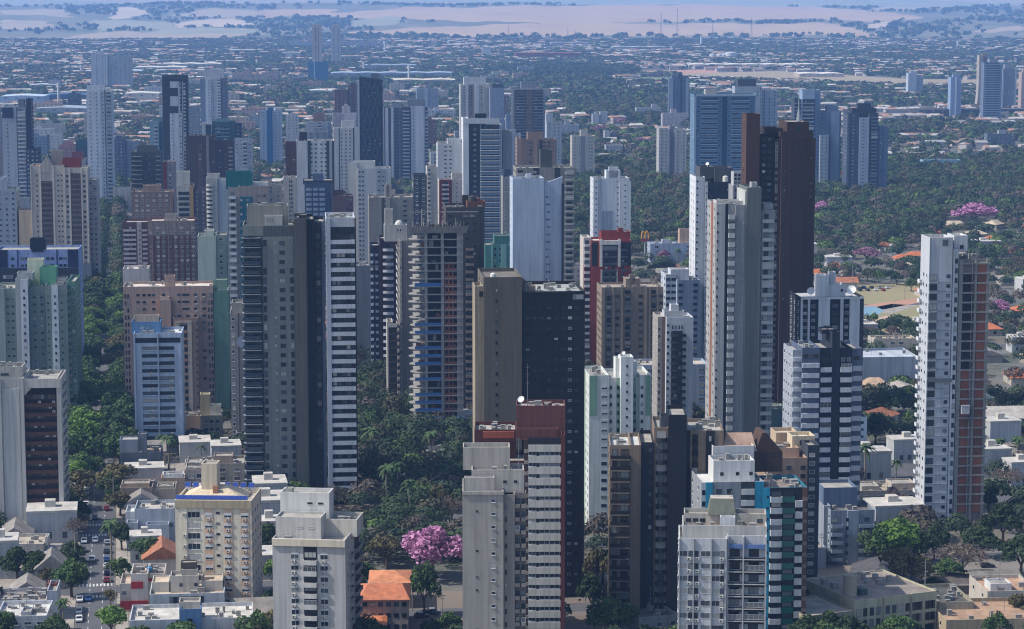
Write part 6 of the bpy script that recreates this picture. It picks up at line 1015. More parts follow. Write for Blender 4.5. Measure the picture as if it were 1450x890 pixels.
for (pt, d0, d1) in ((G(612, 868), -30, 45), (G(1250, 818), -60, 140)): strip_road(pt, AE, d0, d1, 9, .012, 'cross_street')
strip_road(G(1246, 655), AU, -70, 160, 9, .012, 'side_street')
# pavements along the avenue, broken at the cross streets, real kerb height
ls = sorted(CROSS); prev = -240
for l, w_ in ls+[(700, 8)]:
    for sgn in (-1, 1):
        a0, a1 = prev, l-w_/2-1
        q = MB(); o = P0+AE*sgn*7.2; pts = [o+AU*a0-AE*1.7, o+AU*a0+AE*1.7, o+AU*a1+AE*1.7, o+AU*a1-AE*1.7]
        lo = [tuple(t)+(0,) for t in pts]; hi = [tuple(t)+(.13,) for t in pts]; q.quad(*hi)
        for k in range(4): q.quad(lo[k], lo[(k+1)%4], hi[(k+1)%4], hi[k])
        tag(q.build('pavement', [PAVE]), kind='structure')
    prev = l+w_/2+1
def mark(pts, z=.016, name='road_marking', m=None):
    q = MB()
    for r in pts: q.quad(*[tuple(t)+(z,) for t in r])
    return tag(q.build(name, [m or WHITE]), kind='structure')
for l, w_ in CROSS[:3]:
    for e in (-1, 1):
        c = P0+AU*(l+e*(w_/2+2.6)); mark([[c+AE*(k*1.0-5)-AU*1.5, c+AE*(k*1.0-4.5)-AU*1.5, c+AE*(k*1.0-4.5)+AU*1.5, c+AE*(k*1.0-5)+AU*1.5] for k in range(10)], name='crosswalk_marking')
mark([[P0+AU*l+AE*(x-.08), P0+AU*l+AE*(x+.08), P0+AU*(l+3)+AE*(x+.08), P0+AU*(l+3)+AE*(x-.08)] for l in range(-120, 300, 7) for x in (-1.8, 1.8)], name='lane_marking')

def hillz(x, Y):
    t = (Y-8500)/4500.0; z = np.where(t < 1, 95*np.clip(t, 0, 1)**1.1, 95-18*np.clip(t-1, 0, .45)/.45)
    z = np.where(Y > 15000, 77+(Y-15000)/7000*165, z)
    return z+np.clip(t, 0, 1)*(9*np.sin(x/900.0+Y/1500.0)+6*np.sin(x/370.0-Y/900.0+1.3)+3*np.sin(x/150.+Y/400.))
FIELDS = [(0, [(430,22),(560,11),(760,8),(1020,5),(1220,13),(1312,25),(1270,30),(1100,26),(900,31),(820,36),(700,30),(560,27)]),
 (0, [(480,45),(700,34),(1000,33),(1180,33),(1255,50),(900,51),(600,51)]), (1, [(0,15),(90,12),(102,23),(0,21)]), (2, [(155,28),(165,11),(200,12),(212,18),(180,27)]),
 (1, [(0,28),(60,30),(84,39),(45,43),(0,41)]), (1, [(240,20),(300,12),(372,15),(360,25),(300,25)]), (2, [(250,30),(330,26),(372,38),(250,38)]), (1, [(60,56),(140,45),(372,47),(300,56)]),
 (1, [(1240,10),(1340,6),(1354,10),(1290,17),(1225,14)]), (2, [(1230,32),(1272,30),(1256,40),(1222,37)]), (1, [(1375,43),(1450,37),(1450,44),(1395,46)]), (3, [(500,28),(560,21),(577,33),(490,38)]), (3, [(240,38),(372,41),(372,48),(200,48)]), (0, [(372,12),(476,14),(468,20),(372,24)]), (3, [(130,28),(245,30),(250,40),(140,44)])]
def inpoly(px, py, poly):
    r = np.zeros(px.shape, bool); j = len(poly)-1
    for i in range(len(poly)):
        (xi, yi), (xj, yj) = poly[i], poly[j]
        c = ((yi > py) != (yj > py)) & (px < (xj-xi)*(py-yi)/((yj-yi) or 1e-9)+xi); r ^= c; j = i
    return r
def proj(X, Y, Z):
    dz = Z-H; dep = Y*cp-dz*sp; up = Y*sp+dz*cp
    return PW/2+F*X/dep, PH/2-F*up/dep, dep
nx, ny = 700, 330
us = np.linspace(-.30, .30, nx); Ys = np.concatenate([np.linspace(8450, 13200, 250), np.linspace(13300, 23000, ny-250)])
UU, YY = np.meshgrid(us, Ys); XX = UU*YY; ZZ = hillz(XX, YY); ZZ[0] = -1.0
V = np.stack([XX, YY, ZZ], -1).reshape(-1, 3); ii = np.arange((ny-1)*nx).reshape(ny-1, nx)[:, :-1].ravel(); Q = np.stack([ii, ii+1, ii+nx+1, ii+nx], 1)
def fieldmat(c, c2, name):
    n = NT(name); a = n.noise(n.coord(scale=(1, .35, 1)), .004, 5, .6); b = n.noise(n.coord(scale=(.3, 1, 1)), .02, 3)
    n.l(n.mix(n.math('MULTIPLY', n.ramp(b, (.4, 0), (.7, 1)), .4), n.mix(n.ramp(a, (.35, 0), (.65, 1)), c, c2), tuple(x*.8 for x in c)), n.b.inputs['Base Color']); n.b.inputs['Roughness'].default_value = 1; return n.m
me = big_mesh('hills', V, Q, [fieldmat((.08, .09, .055), (.19, .165, .11), 'scrub_and_pasture'), fieldmat((.40, .28, .18), (.34, .23, .14), 'ploughed_field'), fieldmat((.34, .27, .18), (.29, .22, .15), 'stubble_field'), fieldmat((.46, .37, .26), (.40, .31, .22), 'straw_field'), fieldmat((.22, .22, .14), (.27, .25, .17), 'pale_pasture')])
cx = V[Q].mean(1); fx, fy, _ = proj(cx[:, 0], cx[:, 1], cx[:, 2]); fx = fx+4*np.sin(fy*1.3+fx*.05); fy = fy+1.0*np.sin(fx*.045)+.6*np.sin(fx*.11+1)
mi = np.zeros(len(Q), np.int32)
for k, poly in FIELDS: mi[inpoly(fx, fy, poly)] = k+1
far = cx[:, 1] > 15000; mi[far] = np.where(np.sin(cx[far, 0]/700)+np.sin(cx[far, 1]/500+cx[far, 0]/1500) > -.2, 4, 2)
me.polygons.foreach_set('material_index', mi); tag(link('hills', me), kind='structure')
HILLNF = cx[(mi == 0)]
# ground patches in the far plain: fields, bare soil, lawns (each a flat area of land)
def patch(name, pts, m, z=.004):
    q = MB(); q.poly([G(x, y, z) for x, y in pts]); v = [np.array(t) for t in q.v]
    if sum(np.cross(v[k]-v[0], v[k+1]-v[0])[2] for k in range(1, len(v)-1)) < 0: q.f = [tuple(reversed(f)) for f in q.f]
    return tag(q.build(name, [m]), kind='structure')
F_TAN = fieldmat((.30, .23, .15), (.22, .19, .11), 'dry_grass'); F_RED = fieldmat((.38, .20, .14), (.30, .17, .12), 'red_soil'); F_GRN = fieldmat((.13, .15, .07), (.19, .18, .10), 'meadow'); F_LAWN = fieldmat((.20, .19, .09), (.30, .23, .14), 'park_grass')
patch('field', [(880,117),(900,109),(955,109),(950,118)], F_GRN); patch('red_field', [(893,106),(905,100),(1012,98),(1025,107)], F_RED); patch('dry_field', [(960,104),(1100,100),(1300,112),(1450,112),(1450,122),(1290,124),(1080,116),(960,112)], F_TAN, .008)
patch('dry_field', [(1010,86),(1155,80),(1170,97),(1000,97)], F_GRN, .006); patch('red_lot', [(1285,156),(1330,152),(1345,176),(1300,168)], F_RED); patch('red_lot', [(1345,168),(1385,166),(1390,174),(1348,176)], F_RED)
patch('meadow', [(1180,76),(1300,72),(1310,80),(1180,84)], F_GRN); patch('meadow', [(1225,112),(1310,115),(1300,128),(1240,126)], F_TAN)
patch('park_lawn', [(1180,470),(1200,405),(1308,398),(1320,470)], F_LAWN); patch('red_path', [(1222,432),(1300,421),(1302,428),(1240,440)], F_RED, .012); patch('red_path', [(1222,455),(1260,446),(1262,452),(1222,462)], fieldmat((.45, .33, .26), (.4, .28, .2), 'pink_gravel'), .016); patch('grey_plaza', [(1222,438),(1262,430),(1300,432),(1262,444)], PAVE, .012)
patch('pool_water', [(1220,446),(1222,434),(1238,433),(1252,439),(1245,445)], plain('#4a7484', .1, name='pool_water'), .02)
patch('asphalt_yard', [(1215,680),(1228,640),(1300,640),(1300,690)], ASPH, .006); patch('paved_yard', [(505,900),(510,842),(660,836),(660,900)], fieldmat((.10, .09, .07), (.2, .16, .13), 'packed_earth'), .006)
patch('paved_yard', [(0,900),(0,760),(88,760),(92,900)], PAVE, .006); patch('paved_yard', [(168,900),(166,650),(380,650),(384,900)], PAVE, .006); patch('paved_yard', [(1140,900),(1140,780),(1450,780),(1450,900)], fieldmat((.14, .12, .10), (.22, .2, .18), 'yard_ground'), .006)

# ================================================================== TREES
def leafmat(c1, c2, name, c3=None, iv=.55, sc=.35):
    k = ('leaf', name)
    if k in MATS: return MATS[k]
    n = NT(name); p = n.coord(); a = n.noise(p, sc, 3, .6); isl = n.n('NewGeometry').outputs['Random Per Island']; ob = n.n('ObjectInfo').outputs['Random']
    col = n.mix(n.ramp(a, (.35, 0), (.65, 1)), c1, c2); col = n.mix(n.math('MULTIPLY', isl, iv), col, c3 or tuple(x*1.5 for x in c2)); col = n.mix(n.math('MULTIPLY', ob, .35), col, tuple(x*.55 for x in c1))
    n.l(col, n.b.inputs['Base Color']); n.b.inputs['Roughness'].default_value = .75; n.b.inputs['Specular IOR Level'].default_value = .2
    tr = n.n('BsdfTranslucent'); n.l(col, tr.inputs[0]); mx = n.n('MixShader'); mx.inputs[0].default_value = .22; n.l(n.b.outputs[0], mx.inputs[1]); n.l(tr.outputs[0], mx.inputs[2]); n.l(mx.outputs[0], n.t.nodes['Material Output'].inputs[0])
    MATS[k] = n.m; return n.m
LM = {'dark': leafmat((.028, .05, .022), (.045, .075, .03), 'dark_leaves'), 'mid': leafmat((.045, .085, .028), (.075, .125, .04), 'green_leaves'), 'light': leafmat((.08, .15, .03), (.125, .215, .04), 'bright_leaves'), 'olive': leafmat((.08, .08, .035), (.125, .11, .05), 'olive_leaves'),
      'bare': leafmat((.10, .075, .06), (.15, .115, .09), 'dry_twigs'), 'pink': leafmat((.40, .15, .31), (.50, .23, .41), 'pink_blossom', (.60, .36, .53)), 'dusky': leafmat((.20, .10, .16), (.28, .15, .22), 'dusky_pink_blossom'), 'gold': leafmat((.32, .17, .04), (.4, .24, .06), 'ochre_leaves')}
LW = [leafmat((.022, .042, .025), (.038, .064, .034), 'forest_leaves_dark', None, .25, .06), leafmat((.036, .064, .032), (.06, .094, .040), 'forest_leaves_mid', None, .25, .06), leafmat((.060, .064, .036), (.09, .085, .05), 'forest_leaves_olive', None, .25, .06), leafmat((.085, .07, .06), (.12, .10, .085), 'forest_twigs', None, .25, .06)]
BARK = wall('#5a4a3e', .5, line=0, name='bark'); BARKG = wall('#7d7468', .5, line=0, name='pale_bark')
def quads(cen, nrm, size, asp=1.0):
    n = len(cen); a = rng.normal(size=(n, 3)); a -= (a*nrm).sum(1, keepdims=True)*nrm; a /= np.linalg.norm(a, axis=1, keepdims=True)+1e-9; b = np.cross(nrm, a)
    s = size[:, None] if isinstance(size, np.ndarray) else size
    a = a*s; b = b*s*asp
    V = np.stack([cen-a-b, cen+a-b, cen+a+b, cen-a+b], 1).reshape(-1, 3); return V, np.arange(4*n).reshape(n, 4)
def crown_pts(kind, n):
    flat = {'dark': .62, 'mid': .66, 'light': .62, 'olive': .5, 'bare': .5, 'pink': .55, 'dusky': .5, 'gold': .6}[kind]
    nl = 11 if kind not in ('bare', 'pink', 'dusky') else 15; L = []
    for k in range(nl):
        a = rng.uniform(0, 2*math.pi); r = rng.uniform(.1, .72)**.8; zc = rng.uniform(.35, .9)*(1-.45*r)
        L.append((r*math.cos(a)*.95, r*math.sin(a)*.95, zc, rng.uniform(.24, .42)))
    L.append((0, 0, .72, .42)); L = np.array(L); w = L[:, 3]**2; idx = rng.choice(len(L), n, p=w/w.sum())
    d = rng.normal(size=(n, 3)); d[:, 2] = np.abs(d[:, 2])*1.0-.25; d /= np.linalg.norm(d, axis=1, keepdims=True)
    rad = L[idx, 3]*rng.uniform(.55, 1.08, n)**(.6); c = L[idx, :3]+d*rad[:, None]; c[:, 2] = c[:, 2]*flat*2-.05
    return c, d
PROTO = {}
def tree_proto(kind, v):
    k = (kind, v)
    if k in PROTO: return PROTO[k]
    st = rng.bit_generator.state
    n = {'bare': 1100, 'pink': 2200, 'dusky': 900}.get(kind, 1900)
    c, d = crown_pts(kind, n); c = c*np.array((5.2, 5.2, 5.0)); c[:, 2] += 3.4
    nr = d*.55+rng.normal(size=d.shape)*.55; nr /= np.linalg.norm(nr, axis=1, keepdims=True)
    sz = rng.uniform(.16, .42, n)*(1.0 if kind != 'bare' else .7); V, Q = quads(c, nr, sz, .65 if kind != 'bare' else .35)
    cr = big_mesh('crown', V, Q, [LM[kind]])
    b = MB(); rr = random.Random(v*7+len(kind)); b.tube((0, 0, -.3), (.1, .1, 3.2), .38, .26, 8)
    for q in range(7):
        a = q*2.4+rr.random(); r = rr.uniform(1.8, 4.2); z = rr.uniform(4.8, 7.4); m = (.45*r*math.cos(a), .45*r*math.sin(a), 3.2+(z-3.2)*.6)
        b.tube((.1, .1, rr.uniform(2.2, 3.2)), m, .17, .11, 6); b.tube(m, (r*math.cos(a), r*math.sin(a), z), .1, .03, 5)
        for e in range(2): aa = a+rr.uniform(-.8, .8); b.tube(m, (m[0]+1.5*math.cos(aa), m[1]+1.5*math.sin(aa), m[2]+rr.uniform(.8, 2)), .06, .02, 4)
    PROTO[k] = (cr, b.mesh('trunk', [BARKG if kind in ('bare', 'pink') else BARK])); return PROTO[k]
def palm_proto(v):
    k = ('palm', v)
    if k in PROTO: return PROTO[k]
    rr = random.Random(v+3); V = []; Fq = []
    for f in range(20):
        a = f*2.4+rr.uniform(-.2, .2); el = rr.uniform(-.15, 1.1); L = rr.uniform(2.6, 3.6); ns = 7; prev = None
        for s in range(ns+1):
            t = s/ns; x = L*t*math.cos(el)*(1-.1*t); z = L*t*math.sin(el)-1.5*t*t*L*.5; hw = .42*math.sin(math.pi*(.12+.85*t)); P = np.array((math.cos(a)*x, math.sin(a)*x, 9.3+z)); sd = np.array((-math.sin(a), math.cos(a), 0))*hw
            cur = (P-sd+np.array((0, 0, -hw*.6)), P, P+sd+np.array((0, 0, -hw*.6)))
            if prev is not None and s % 1 == 0:
                i = len(V); V += [prev[0], prev[1], cur[1], cur[0], prev[1], prev[2], cur[2], cur[1]]; Fq += [(i, i+1, i+2, i+3), (i+4, i+5, i+6, i+7)]
            prev = cur
    cr = big_mesh('fronds', np.array(V), np.array(Fq), [leafmat((.04, .075, .03), (.065, .11, .04), 'palm_leaves')]); b = MB(); b.tube((0, 0, -.3), (.15, .05, 5), .3, .2, 8); b.tube((.15, .05, 5), (0, 0, 9.3), .2, .16, 8)
    PROTO[k] = (cr, b.mesh('trunk', [BARKG])); return PROTO[k]
TREES = []
def tree(loc, h, kind, label, group, wide=1.0, cat='tree', name=None):
    v = int(abs(loc[0]*13+loc[1]*7)) % 3
    cr, tk = palm_proto(v) if kind == 'palm' else tree_proto(kind, v)
    r = empty(name or ('palm_tree' if kind == 'palm' else 'tree'), (loc[0], loc[1], 0), (loc[0]*.7+loc[1]) % 6.28, label, cat if kind != 'palm' else 'palm', group)
    s = h/(10.0 if kind == 'palm' else 9.4); r.scale = (s*wide, s*wide, s)
    for nm, me in (('trunk', tk), ('fronds' if kind == 'palm' else 'crown', cr)):
        c = bpy.data.objects.new(nm, me); C.objects.link(c); c.parent = r
    TREES.append((loc[0], loc[1], h*.5*wide)); return r
# notable trees, one by one: px, base py, crown width px, height m, kind, label
NT_ = [(613, 818, 94, 15, 'pink', 'large pink blossoming tree in the dark central grove'), (548, 806, 62, 10, 'olive', 'brown olive spreading tree left of the pink blossoming tree'), (601, 872, 46, 13, 'mid', 'tall green tree right of the orange roofed houses'),
 (1270, 800, 88, 13, 'light', 'bright green broad tree in front of the low grey apartment block'), (1243, 806, 58, 11, 'mid', 'dark green tree tucked left of the bright green broad tree'), (1276, 842, 82, 14, 'olive', 'yellowish olive tree standing lowest among the green group near the pole'), (1360, 822, 94, 12, 'bare', 'brown dry spreading tree at the foot of the unfinished tower'), (1322, 792, 50, 10, 'dark', 'dark tree between the bright green tree and the unfinished tower foot'),
 (1420, 770, 60, 12, 'dark', 'dark dense tree right of the unfinished tower'), (1445, 815, 66, 11.5, 'dark', 'dark rounded tree at the right edge above the low shed'), (1400, 730, 50, 11, 'dark', 'tall dark tree by the unfinished tower right side'), (1425, 700, 56, 10, 'bare', 'grey twiggy tree near the white gabled houses at the right edge'),
 (1267, 738, 44, 11, 'bare', 'bare leafless tree with a pink tip before the light grey low roofs'), (1264, 722, 22, 8.5, 'dusky', 'small pink blossom cluster tree above the leafless tree'), (844, 850, 46, 16, 'olive', 'sunlit yellow green tree in the gap right of the dark office slab'), (838, 872, 44, 11, 'dark', 'dark tree under the sunlit yellow green tree'),
 (25, 824, 60, 9.5, 'dark', 'dark tree at the left edge under the corner shop'), (55, 826, 50, 9, 'dark', 'dark tree right of the left edge tree by the red sign'), (66, 832, 34, 7, 'olive', 'olive small tree below the red sign shop'), (101, 846, 56, 10, 'mid', 'green street tree with a pale trunk beside the lower crosswalk'), (107, 768, 42, 9.5, 'bare', 'brown thin street tree under the brown office block'), (153, 712, 34, 8.5, 'mid', 'round green tree on the avenue right of the upper crosswalk'), (215, 803, 62, 8, 'mid', 'wide green tree before the white cube building'),
 (158, 900, 58, 7.5, 'light', 'bright green tree at the bottom of the avenue'), (157, 858, 24, 5, 'olive', 'small dark tree beside the red white shop'), (382, 800, 42, 12, 'dark', 'dark tree squeezed between the cream tower and the peeling white tower'), (377, 880, 26, 7, 'mid', 'small green tree low between the cream and the peeling white tower'), (1252, 596, 44, 11, 'dark', 'dark tree left of the sports hall foot'), (1240, 632, 50, 12, 'dark', 'dark broad tree in shade behind the zigzag tower'), (1286, 568, 22, 6, 'mid', 'small round tree in front of the white gabled house'), (1238, 460, 14, 6, 'light', 'small lone round tree on the park lawn'), (1180, 790, 30, 7, 'olive', 'small shrubby tree beside the turquoise tower foot'), (640, 745, 44, 11, 'bare', 'brownish dry tree high in the central grove'), (1302, 800, 56, 10, 'dark', 'dark tree in shade directly under the unfinished tower'), (1340, 828, 50, 7, 'mid', 'low green tree between the yellowish olive tree and the dry brown tree'), (1392, 790, 54, 9, 'dark', 'dark tree between the dry brown tree and the right edge'), (1320, 842, 40, 5, 'dark', 'low dark bush like tree behind the pole'), (1210, 880, 60, 5, 'mid', 'green tree in front of the cream office windows'), (1290, 890, 50, 4.5, 'mid', 'small green tree at the frame bottom before the cream office'), (1445, 880, 40, 8, 'olive', 'olive tree in the lower right corner'), (1200, 840, 34, 5, 'olive', 'small tree beside the pale green shed wall'), (620, 725, 40, 10, 'olive', 'olive tree above the pink blossoming tree'),
 (1378, 318, 70, 16, 'pink', 'vivid pink tree in the forest right of centre'), (1163, 312, 30, 15, 'pink', 'vivid pink tree peeking right of the brown skyscraper'), (1228, 372, 46, 11, 'dusky', 'purple flowering tree above the park'), (1416, 448, 36, 9, 'pink', 'pink purple tree right of the unfinished tower top'), (1400, 250, 16, 8, 'gold', 'small ochre tree in the dark forest'), (1212, 315, 12, 6, 'gold', 'tiny yellow tree in front of the forest'), (880, 178, 60, 11, 'dusky', 'purple grey flowering tree by the pair of narrow white slabs'), (850, 188, 50, 10, 'dusky', 'wide purple tree left of the two grey white slabs'), (905, 205, 40, 9, 'dusky', 'dusky pink tree right of the three storey white building'), (940, 372, 30, 9, 'dusky', 'greyish pink tree by the golden arch sign')]
PAL = [(239, 668, 13, 'tall palm before the blue white office block'), (285, 664, 9, 'short palm beside the cream stepped house'), (318, 662, 9, 'palm at the left foot of the rounded balcony tower'), (526, 668, 16, 'tall palm with a clear trunk in the dark grove'), (548, 720, 15, 'palm in the middle of the dark grove'), (563, 712, 14, 'right neighbour of the middle grove palm'), (611, 664, 14, 'palm right before the construction frame base'), (645, 668, 11, 'palm by the white patio wall'), (158, 800, 14, 'slender palm on the avenue median by the crosswalk'), (90, 900, 10, 'bushy palm at the bottom left of the avenue'), (1224, 690, 15, 'tall palm beside the navy zigzag tower'), (1268, 690, 10, 'palm with shrubs in front of the unfinished tower'), (1415, 668, 12, 'left palm of the pair before the blue hall wall'), (1440, 664, 12, 'right palm of the pair before the blue hall wall'), (580, 735, 13, 'palm at the lower right of the dark grove'), (1285, 492, 7, 'palm in front of the cream flat roofed house'), (193, 404, 4.5, 'small palm on the white roof terrace block'), (960, 372, 9, 'palm in front of the white signboard office'), (875, 120, 5, 'tiny far palm near the plantation')]
for px, py, wpx, h, kind, lab in NT_:
    g = G(px, py); s = SCALE(py); wid = wpx/s; tree(g, h, kind, lab, None, wide=max(.6, min(2.2, wid/(h*1.1))))
for px, py, h, lab in PAL[:-1]:
    g = G(px, py); r = tree(g, h, 'palm', lab, None, wide=1.0)
    if 'roof terrace' in lab: r.location.z = 22
for px, py in ((1216,402),(1228,399),(1243,401),(1262,398),(1270,403),(1284,399),(1296,404),(1222,476),(1232,480),(1247,474),(1262,478),(1274,470),(1288,476),(1299,468),(1290,412),(1206,470)):
    tree(G(px, py), rng.uniform(5, 8), ['mid', 'bare', 'dark', 'olive'][int(rng.integers(0, 4))], 'park tree around the lawn beside the unfinished tower', 'trees around the park', wide=1.15)
# avenue trees
for k in range(60):
    l = 62+k*9.5
    for sg_ in (-1, 1):
        if min(abs(l-c[0]) for c in CROSS) < 9 or rng.random() < .12: continue
        p = P0+AU*(l+rng.uniform(-2, 2))+AE*sg_*(6.6+rng.uniform(-.5, .8))
        if l < 140 and sg_ > 0 and rng.random() < .5: continue
        tree((p[0], p[1]), rng.uniform(9, 13), ['mid', 'dark', 'mid', 'dark', 'olive', 'light'][int(rng.integers(0, 6))], 'leafy green tree lining the avenue between the left towers', 'trees lining the avenue', wide=rng.uniform(1.0, 1.35))
for l, sg_ in ((-70, -1), (-58, 1), (-44, -1), (-30, -1), (-14, 1), (8, -1), (22, -1), (34, 1), (46, -1), (54, 1)):
    p = P0+AU*l+AE*sg_*rng.uniform(6.6, 7.6); tree((p[0], p[1]), rng.uniform(6, 9), ['mid', 'dark', 'olive'][int(rng.integers(0, 3))], 'leafy kerb tree along the lower open stretch of the avenue', 'trees lining the avenue', wide=1.15)
# footprints test
FA = [(np.array(o), np.array(e), np.array(u), w_, d) for o, e, u, w_, d in FOOT]
def blocked(X, Y, mgn):
    r = np.zeros(X.shape, bool)
    for o, e, u, w_, d in FA:
        a = (X-o[0])*e[0]+(Y-o[1])*e[1]; b_ = (X-o[0])*u[0]+(Y-o[1])*u[1]; r |= (a > -mgn)&(a < w_+mgn)&(b_ > -mgn)&(b_ < d+mgn)
    for p, dv, l0, l1, hw in ROADS:
        a = (X-p[0])*dv[0]+(Y-p[1])*dv[1]; b_ = (X-p[0])*dv[1]-(Y-p[1])*dv[0]; r |= (a > l0)&(a < l1)&(np.abs(b_) < hw+mgn*.5)
    return r
# candidate points over the plain
def scatter(n, d0, d1, seed):
    g = np.random.default_rng(seed); D = np.sqrt(g.uniform(d0*d0, d1*d1, n)); u = g.uniform(-.235, .235, n); return u*D, D
FOREST = [[(800,250),(860,240),(985,240),(985,335),(900,345),(800,330)], [(1148,345),(1148,245),(1240,232),(1330,238),(1450,222),(1450,312),(1330,322),(1240,360)], [(805,130),(990,135),(990,185),(900,175),(800,165)], [(395,125),(440,118),(440,150),(368,150)], [(1250,182),(1330,176),(1330,190),(1250,200)], [(500,520),(600,520),(660,660),(660,840),(560,835),(505,800)], [(720,240),(800,200),(840,240),(800,330)], [(720,112),(860,112),(880,130),(760,130)]]
PLANT = [(716,95),(760,91),(900,96),(896,108),(815,113),(720,111)]
NOTREE = [[(880,117),(900,109),(955,109),(950,118)], [(893,106),(905,100),(1012,98),(1025,107)], [(960,104),(1100,100),(1300,112),(1450,112),(1450,122),(1290,124),(1080,116),(960,112)], [(1190,470),(1205,410),(1308,402),(1310,470)], [(1285,156),(1330,152),(1345,176),(1300,168)], [(168,900),(166,650),(380,650),(384,900)], [(0,900),(0,765),(110,765),(105,900)], [(505,900),(510,845),(600,838),(660,850),(660,900)], [(1140,900),(1140,800),(1450,800),(1450,900)], [(1212,715),(1212,678),(1300,640),(1300,745),(1212,745)]]
def anyp(px, py, L):
    r = np.zeros(px.shape, bool)
    for p in L: r |= inpoly(px, py, p)
    return r
# houses first
def far_ok(X, Y): return proj(X, Y, np.zeros_like(X))[:2]
hx, hy = scatter(26000, 900, 8450, 11); px, py = far_ok(hx, hy); keep = ~blocked(hx, hy, 9)&~anyp(px, py, FOREST)&~anyp(px, py, NOTREE)&~inpoly(px, py, PLANT)
dens = np.where(hy < 2600, .75, .30+.22*np.sin(hx/260+hy/900)); dens = np.where((px > 1150)&(py > 320), 1.0, dens); dens = np.where((px > 790)&(py < 240)&(hy < 3500), .45, dens)
keep &= rng.random(len(hx)) < dens; keep &= (px > -40)&(px < 1490); hx, hy = hx[keep], hy[keep]
gx = {}; sel = []
for i in np.argsort(hy):
    c = (int(hx[i]//13), int(hy[i]//16))
    if any((c[0]+a, c[1]+b_) in gx for a in (-1, 0, 1) for b_ in (0, -1)): continue
    gx[c] = 1; sel.append(i)
hx, hy = hx[sel], hy[sel]
HK = [('orange tiled hip roof', '#aaa49a', '#b4683f', .8, True), ('faded terracotta gable roof', '#b5b1aa', '#a0674a', 0, True), ('grey fibre cement roof', '#a29c92', '#8d8780', 0, False), ('bright white flat roof', '#aeb0b2', '#bdb9b2', -1, False), ('pale beige roof', '#a59b8c', '#b8a88f', .6, False), ('dark brown roof', '#9c968e', '#5d4d43', .7, True)]
HP = {}
def house_proto(k):
    if k in HP: return HP[k]
    lab, wc, rc, hip, tile = HK[k]; W, D_, ze, zr = (13, 10, 3.4, 5.8) if k != 3 else (14, 11, 6.4, 7)
    q = MB(); q.box(-W/2, W/2, -D_/2, D_/2, 0, ze)
    r = MB()
    if hip < 0: r.box(-W/2-.2, W/2+.2, -D_/2-.2, D_/2+.2, ze+.003, ze+.5); r.box(-2, 1, -1, 2, ze+.5, ze+1.9)
    else:
        h = hip*D_/2; o = .6; z = ze-.05; P = [(-W/2-o,-D_/2-o,z),(W/2+o,-D_/2-o,z),(W/2+o-h if h else W/2+o,0,zr),(-W/2-o+h if h else -W/2-o,0,zr),(W/2+o,D_/2+o,z),(-W/2-o,D_/2+o,z)]
        r.quad(P[0],P[1],P[2],P[3]); r.quad(P[4],P[5],P[3],P[2]); r.poly([P[1],P[4],P[2]]); r.poly([P[5],P[0],P[3]])
    wn = MB()
    wn.box(-.7, .7, -D_/2-.06, -D_/2-.003, 1.0, 2.3)
    HP[k] = (q.mesh('wall', [wall(wc, line=0)]), r.mesh('roof', [tilemat(rc) if tile else roofmat(rc)]), wn.mesh('window', [glass('obj')])); return HP[k]
NH = 290
for i in range(min(NH, len(hx))):
    k = int(rng.choice(6, p=[.30, .2, .18, .16, .1, .06])); wl, rf, wn = house_proto(k)
    r = empty('house', (hx[i], hy[i], 0), R(GR+rng.choice([0, 90, 45, 0, 90])+rng.uniform(-4, 4)), 'small low house with '+('an ' if HK[k][0][0] == 'o' else 'a ')+HK[k][0]+', scattered among trees', 'house', 'low houses scattered among the trees'); s = rng.uniform(.75, 1.25); r.scale = (s*rng.uniform(.85, 1.25), s, rng.uniform(.9, 1.15))
    for nm, me, dx in (('wall', wl, 0), ('roof', rf, 0), ('window', wn, -4), ('window', wn, -.8), ('window', wn, 3.6)):
        c = bpy.data.objects.new(nm, me); C.objects.link(c); c.parent = r; c.location.x = dx
rx, ry = hx[NH:], hy[NH:]; n = len(rx); fm = np.where(ry > 3000, 1.35, 1.0); W = rng.uniform(5, 11, n)*fm*np.where(rng.random(n) < .08, 3.0, 1); D_ = rng.uniform(4, 7, n); ze = rng.uniform(3, 6.0, n)*np.where(ry > 3000, 1.45, 1); zr = ze+np.where(rng.random(n) < .7, 2.0, .2); an = R(GR)+rng.uniform(-.1, .1, n)+np.where(rng.random(n) < .3, .7, 0); ca, sa = np.cos(an), np.sin(an)
def LP(x, y, z): return np.stack([rx+x*ca-y*sa, ry+x*sa+y*ca, z+0*rx], -1)
V = np.stack([LP(-W,-D_,0), LP(W,-D_,0), LP(W,D_,0), LP(-W,D_,0), LP(-W,-D_,ze), LP(W,-D_,ze), LP(W,D_,ze), LP(-W,D_,ze), LP(-W*.9,0*W,zr), LP(W*.9,0*W,zr), LP(-W*1.05,-D_*1.05,ze-.1), LP(W*1.05,-D_*1.05,ze-.1), LP(W*1.05,D_*1.05,ze-.1), LP(-W*1.05,D_*1.05,ze-.1)], 1).reshape(-1, 3)
base = (np.arange(n)*14)[:, None, None]; fq = np.array([(0,1,5,4),(1,2,6,5),(3,0,4,7),(10,11,9,8),(12,13,8,9),(11,12,9,9),(13,10,8,8)]); Q = (base+fq[None]).reshape(-1, 4)
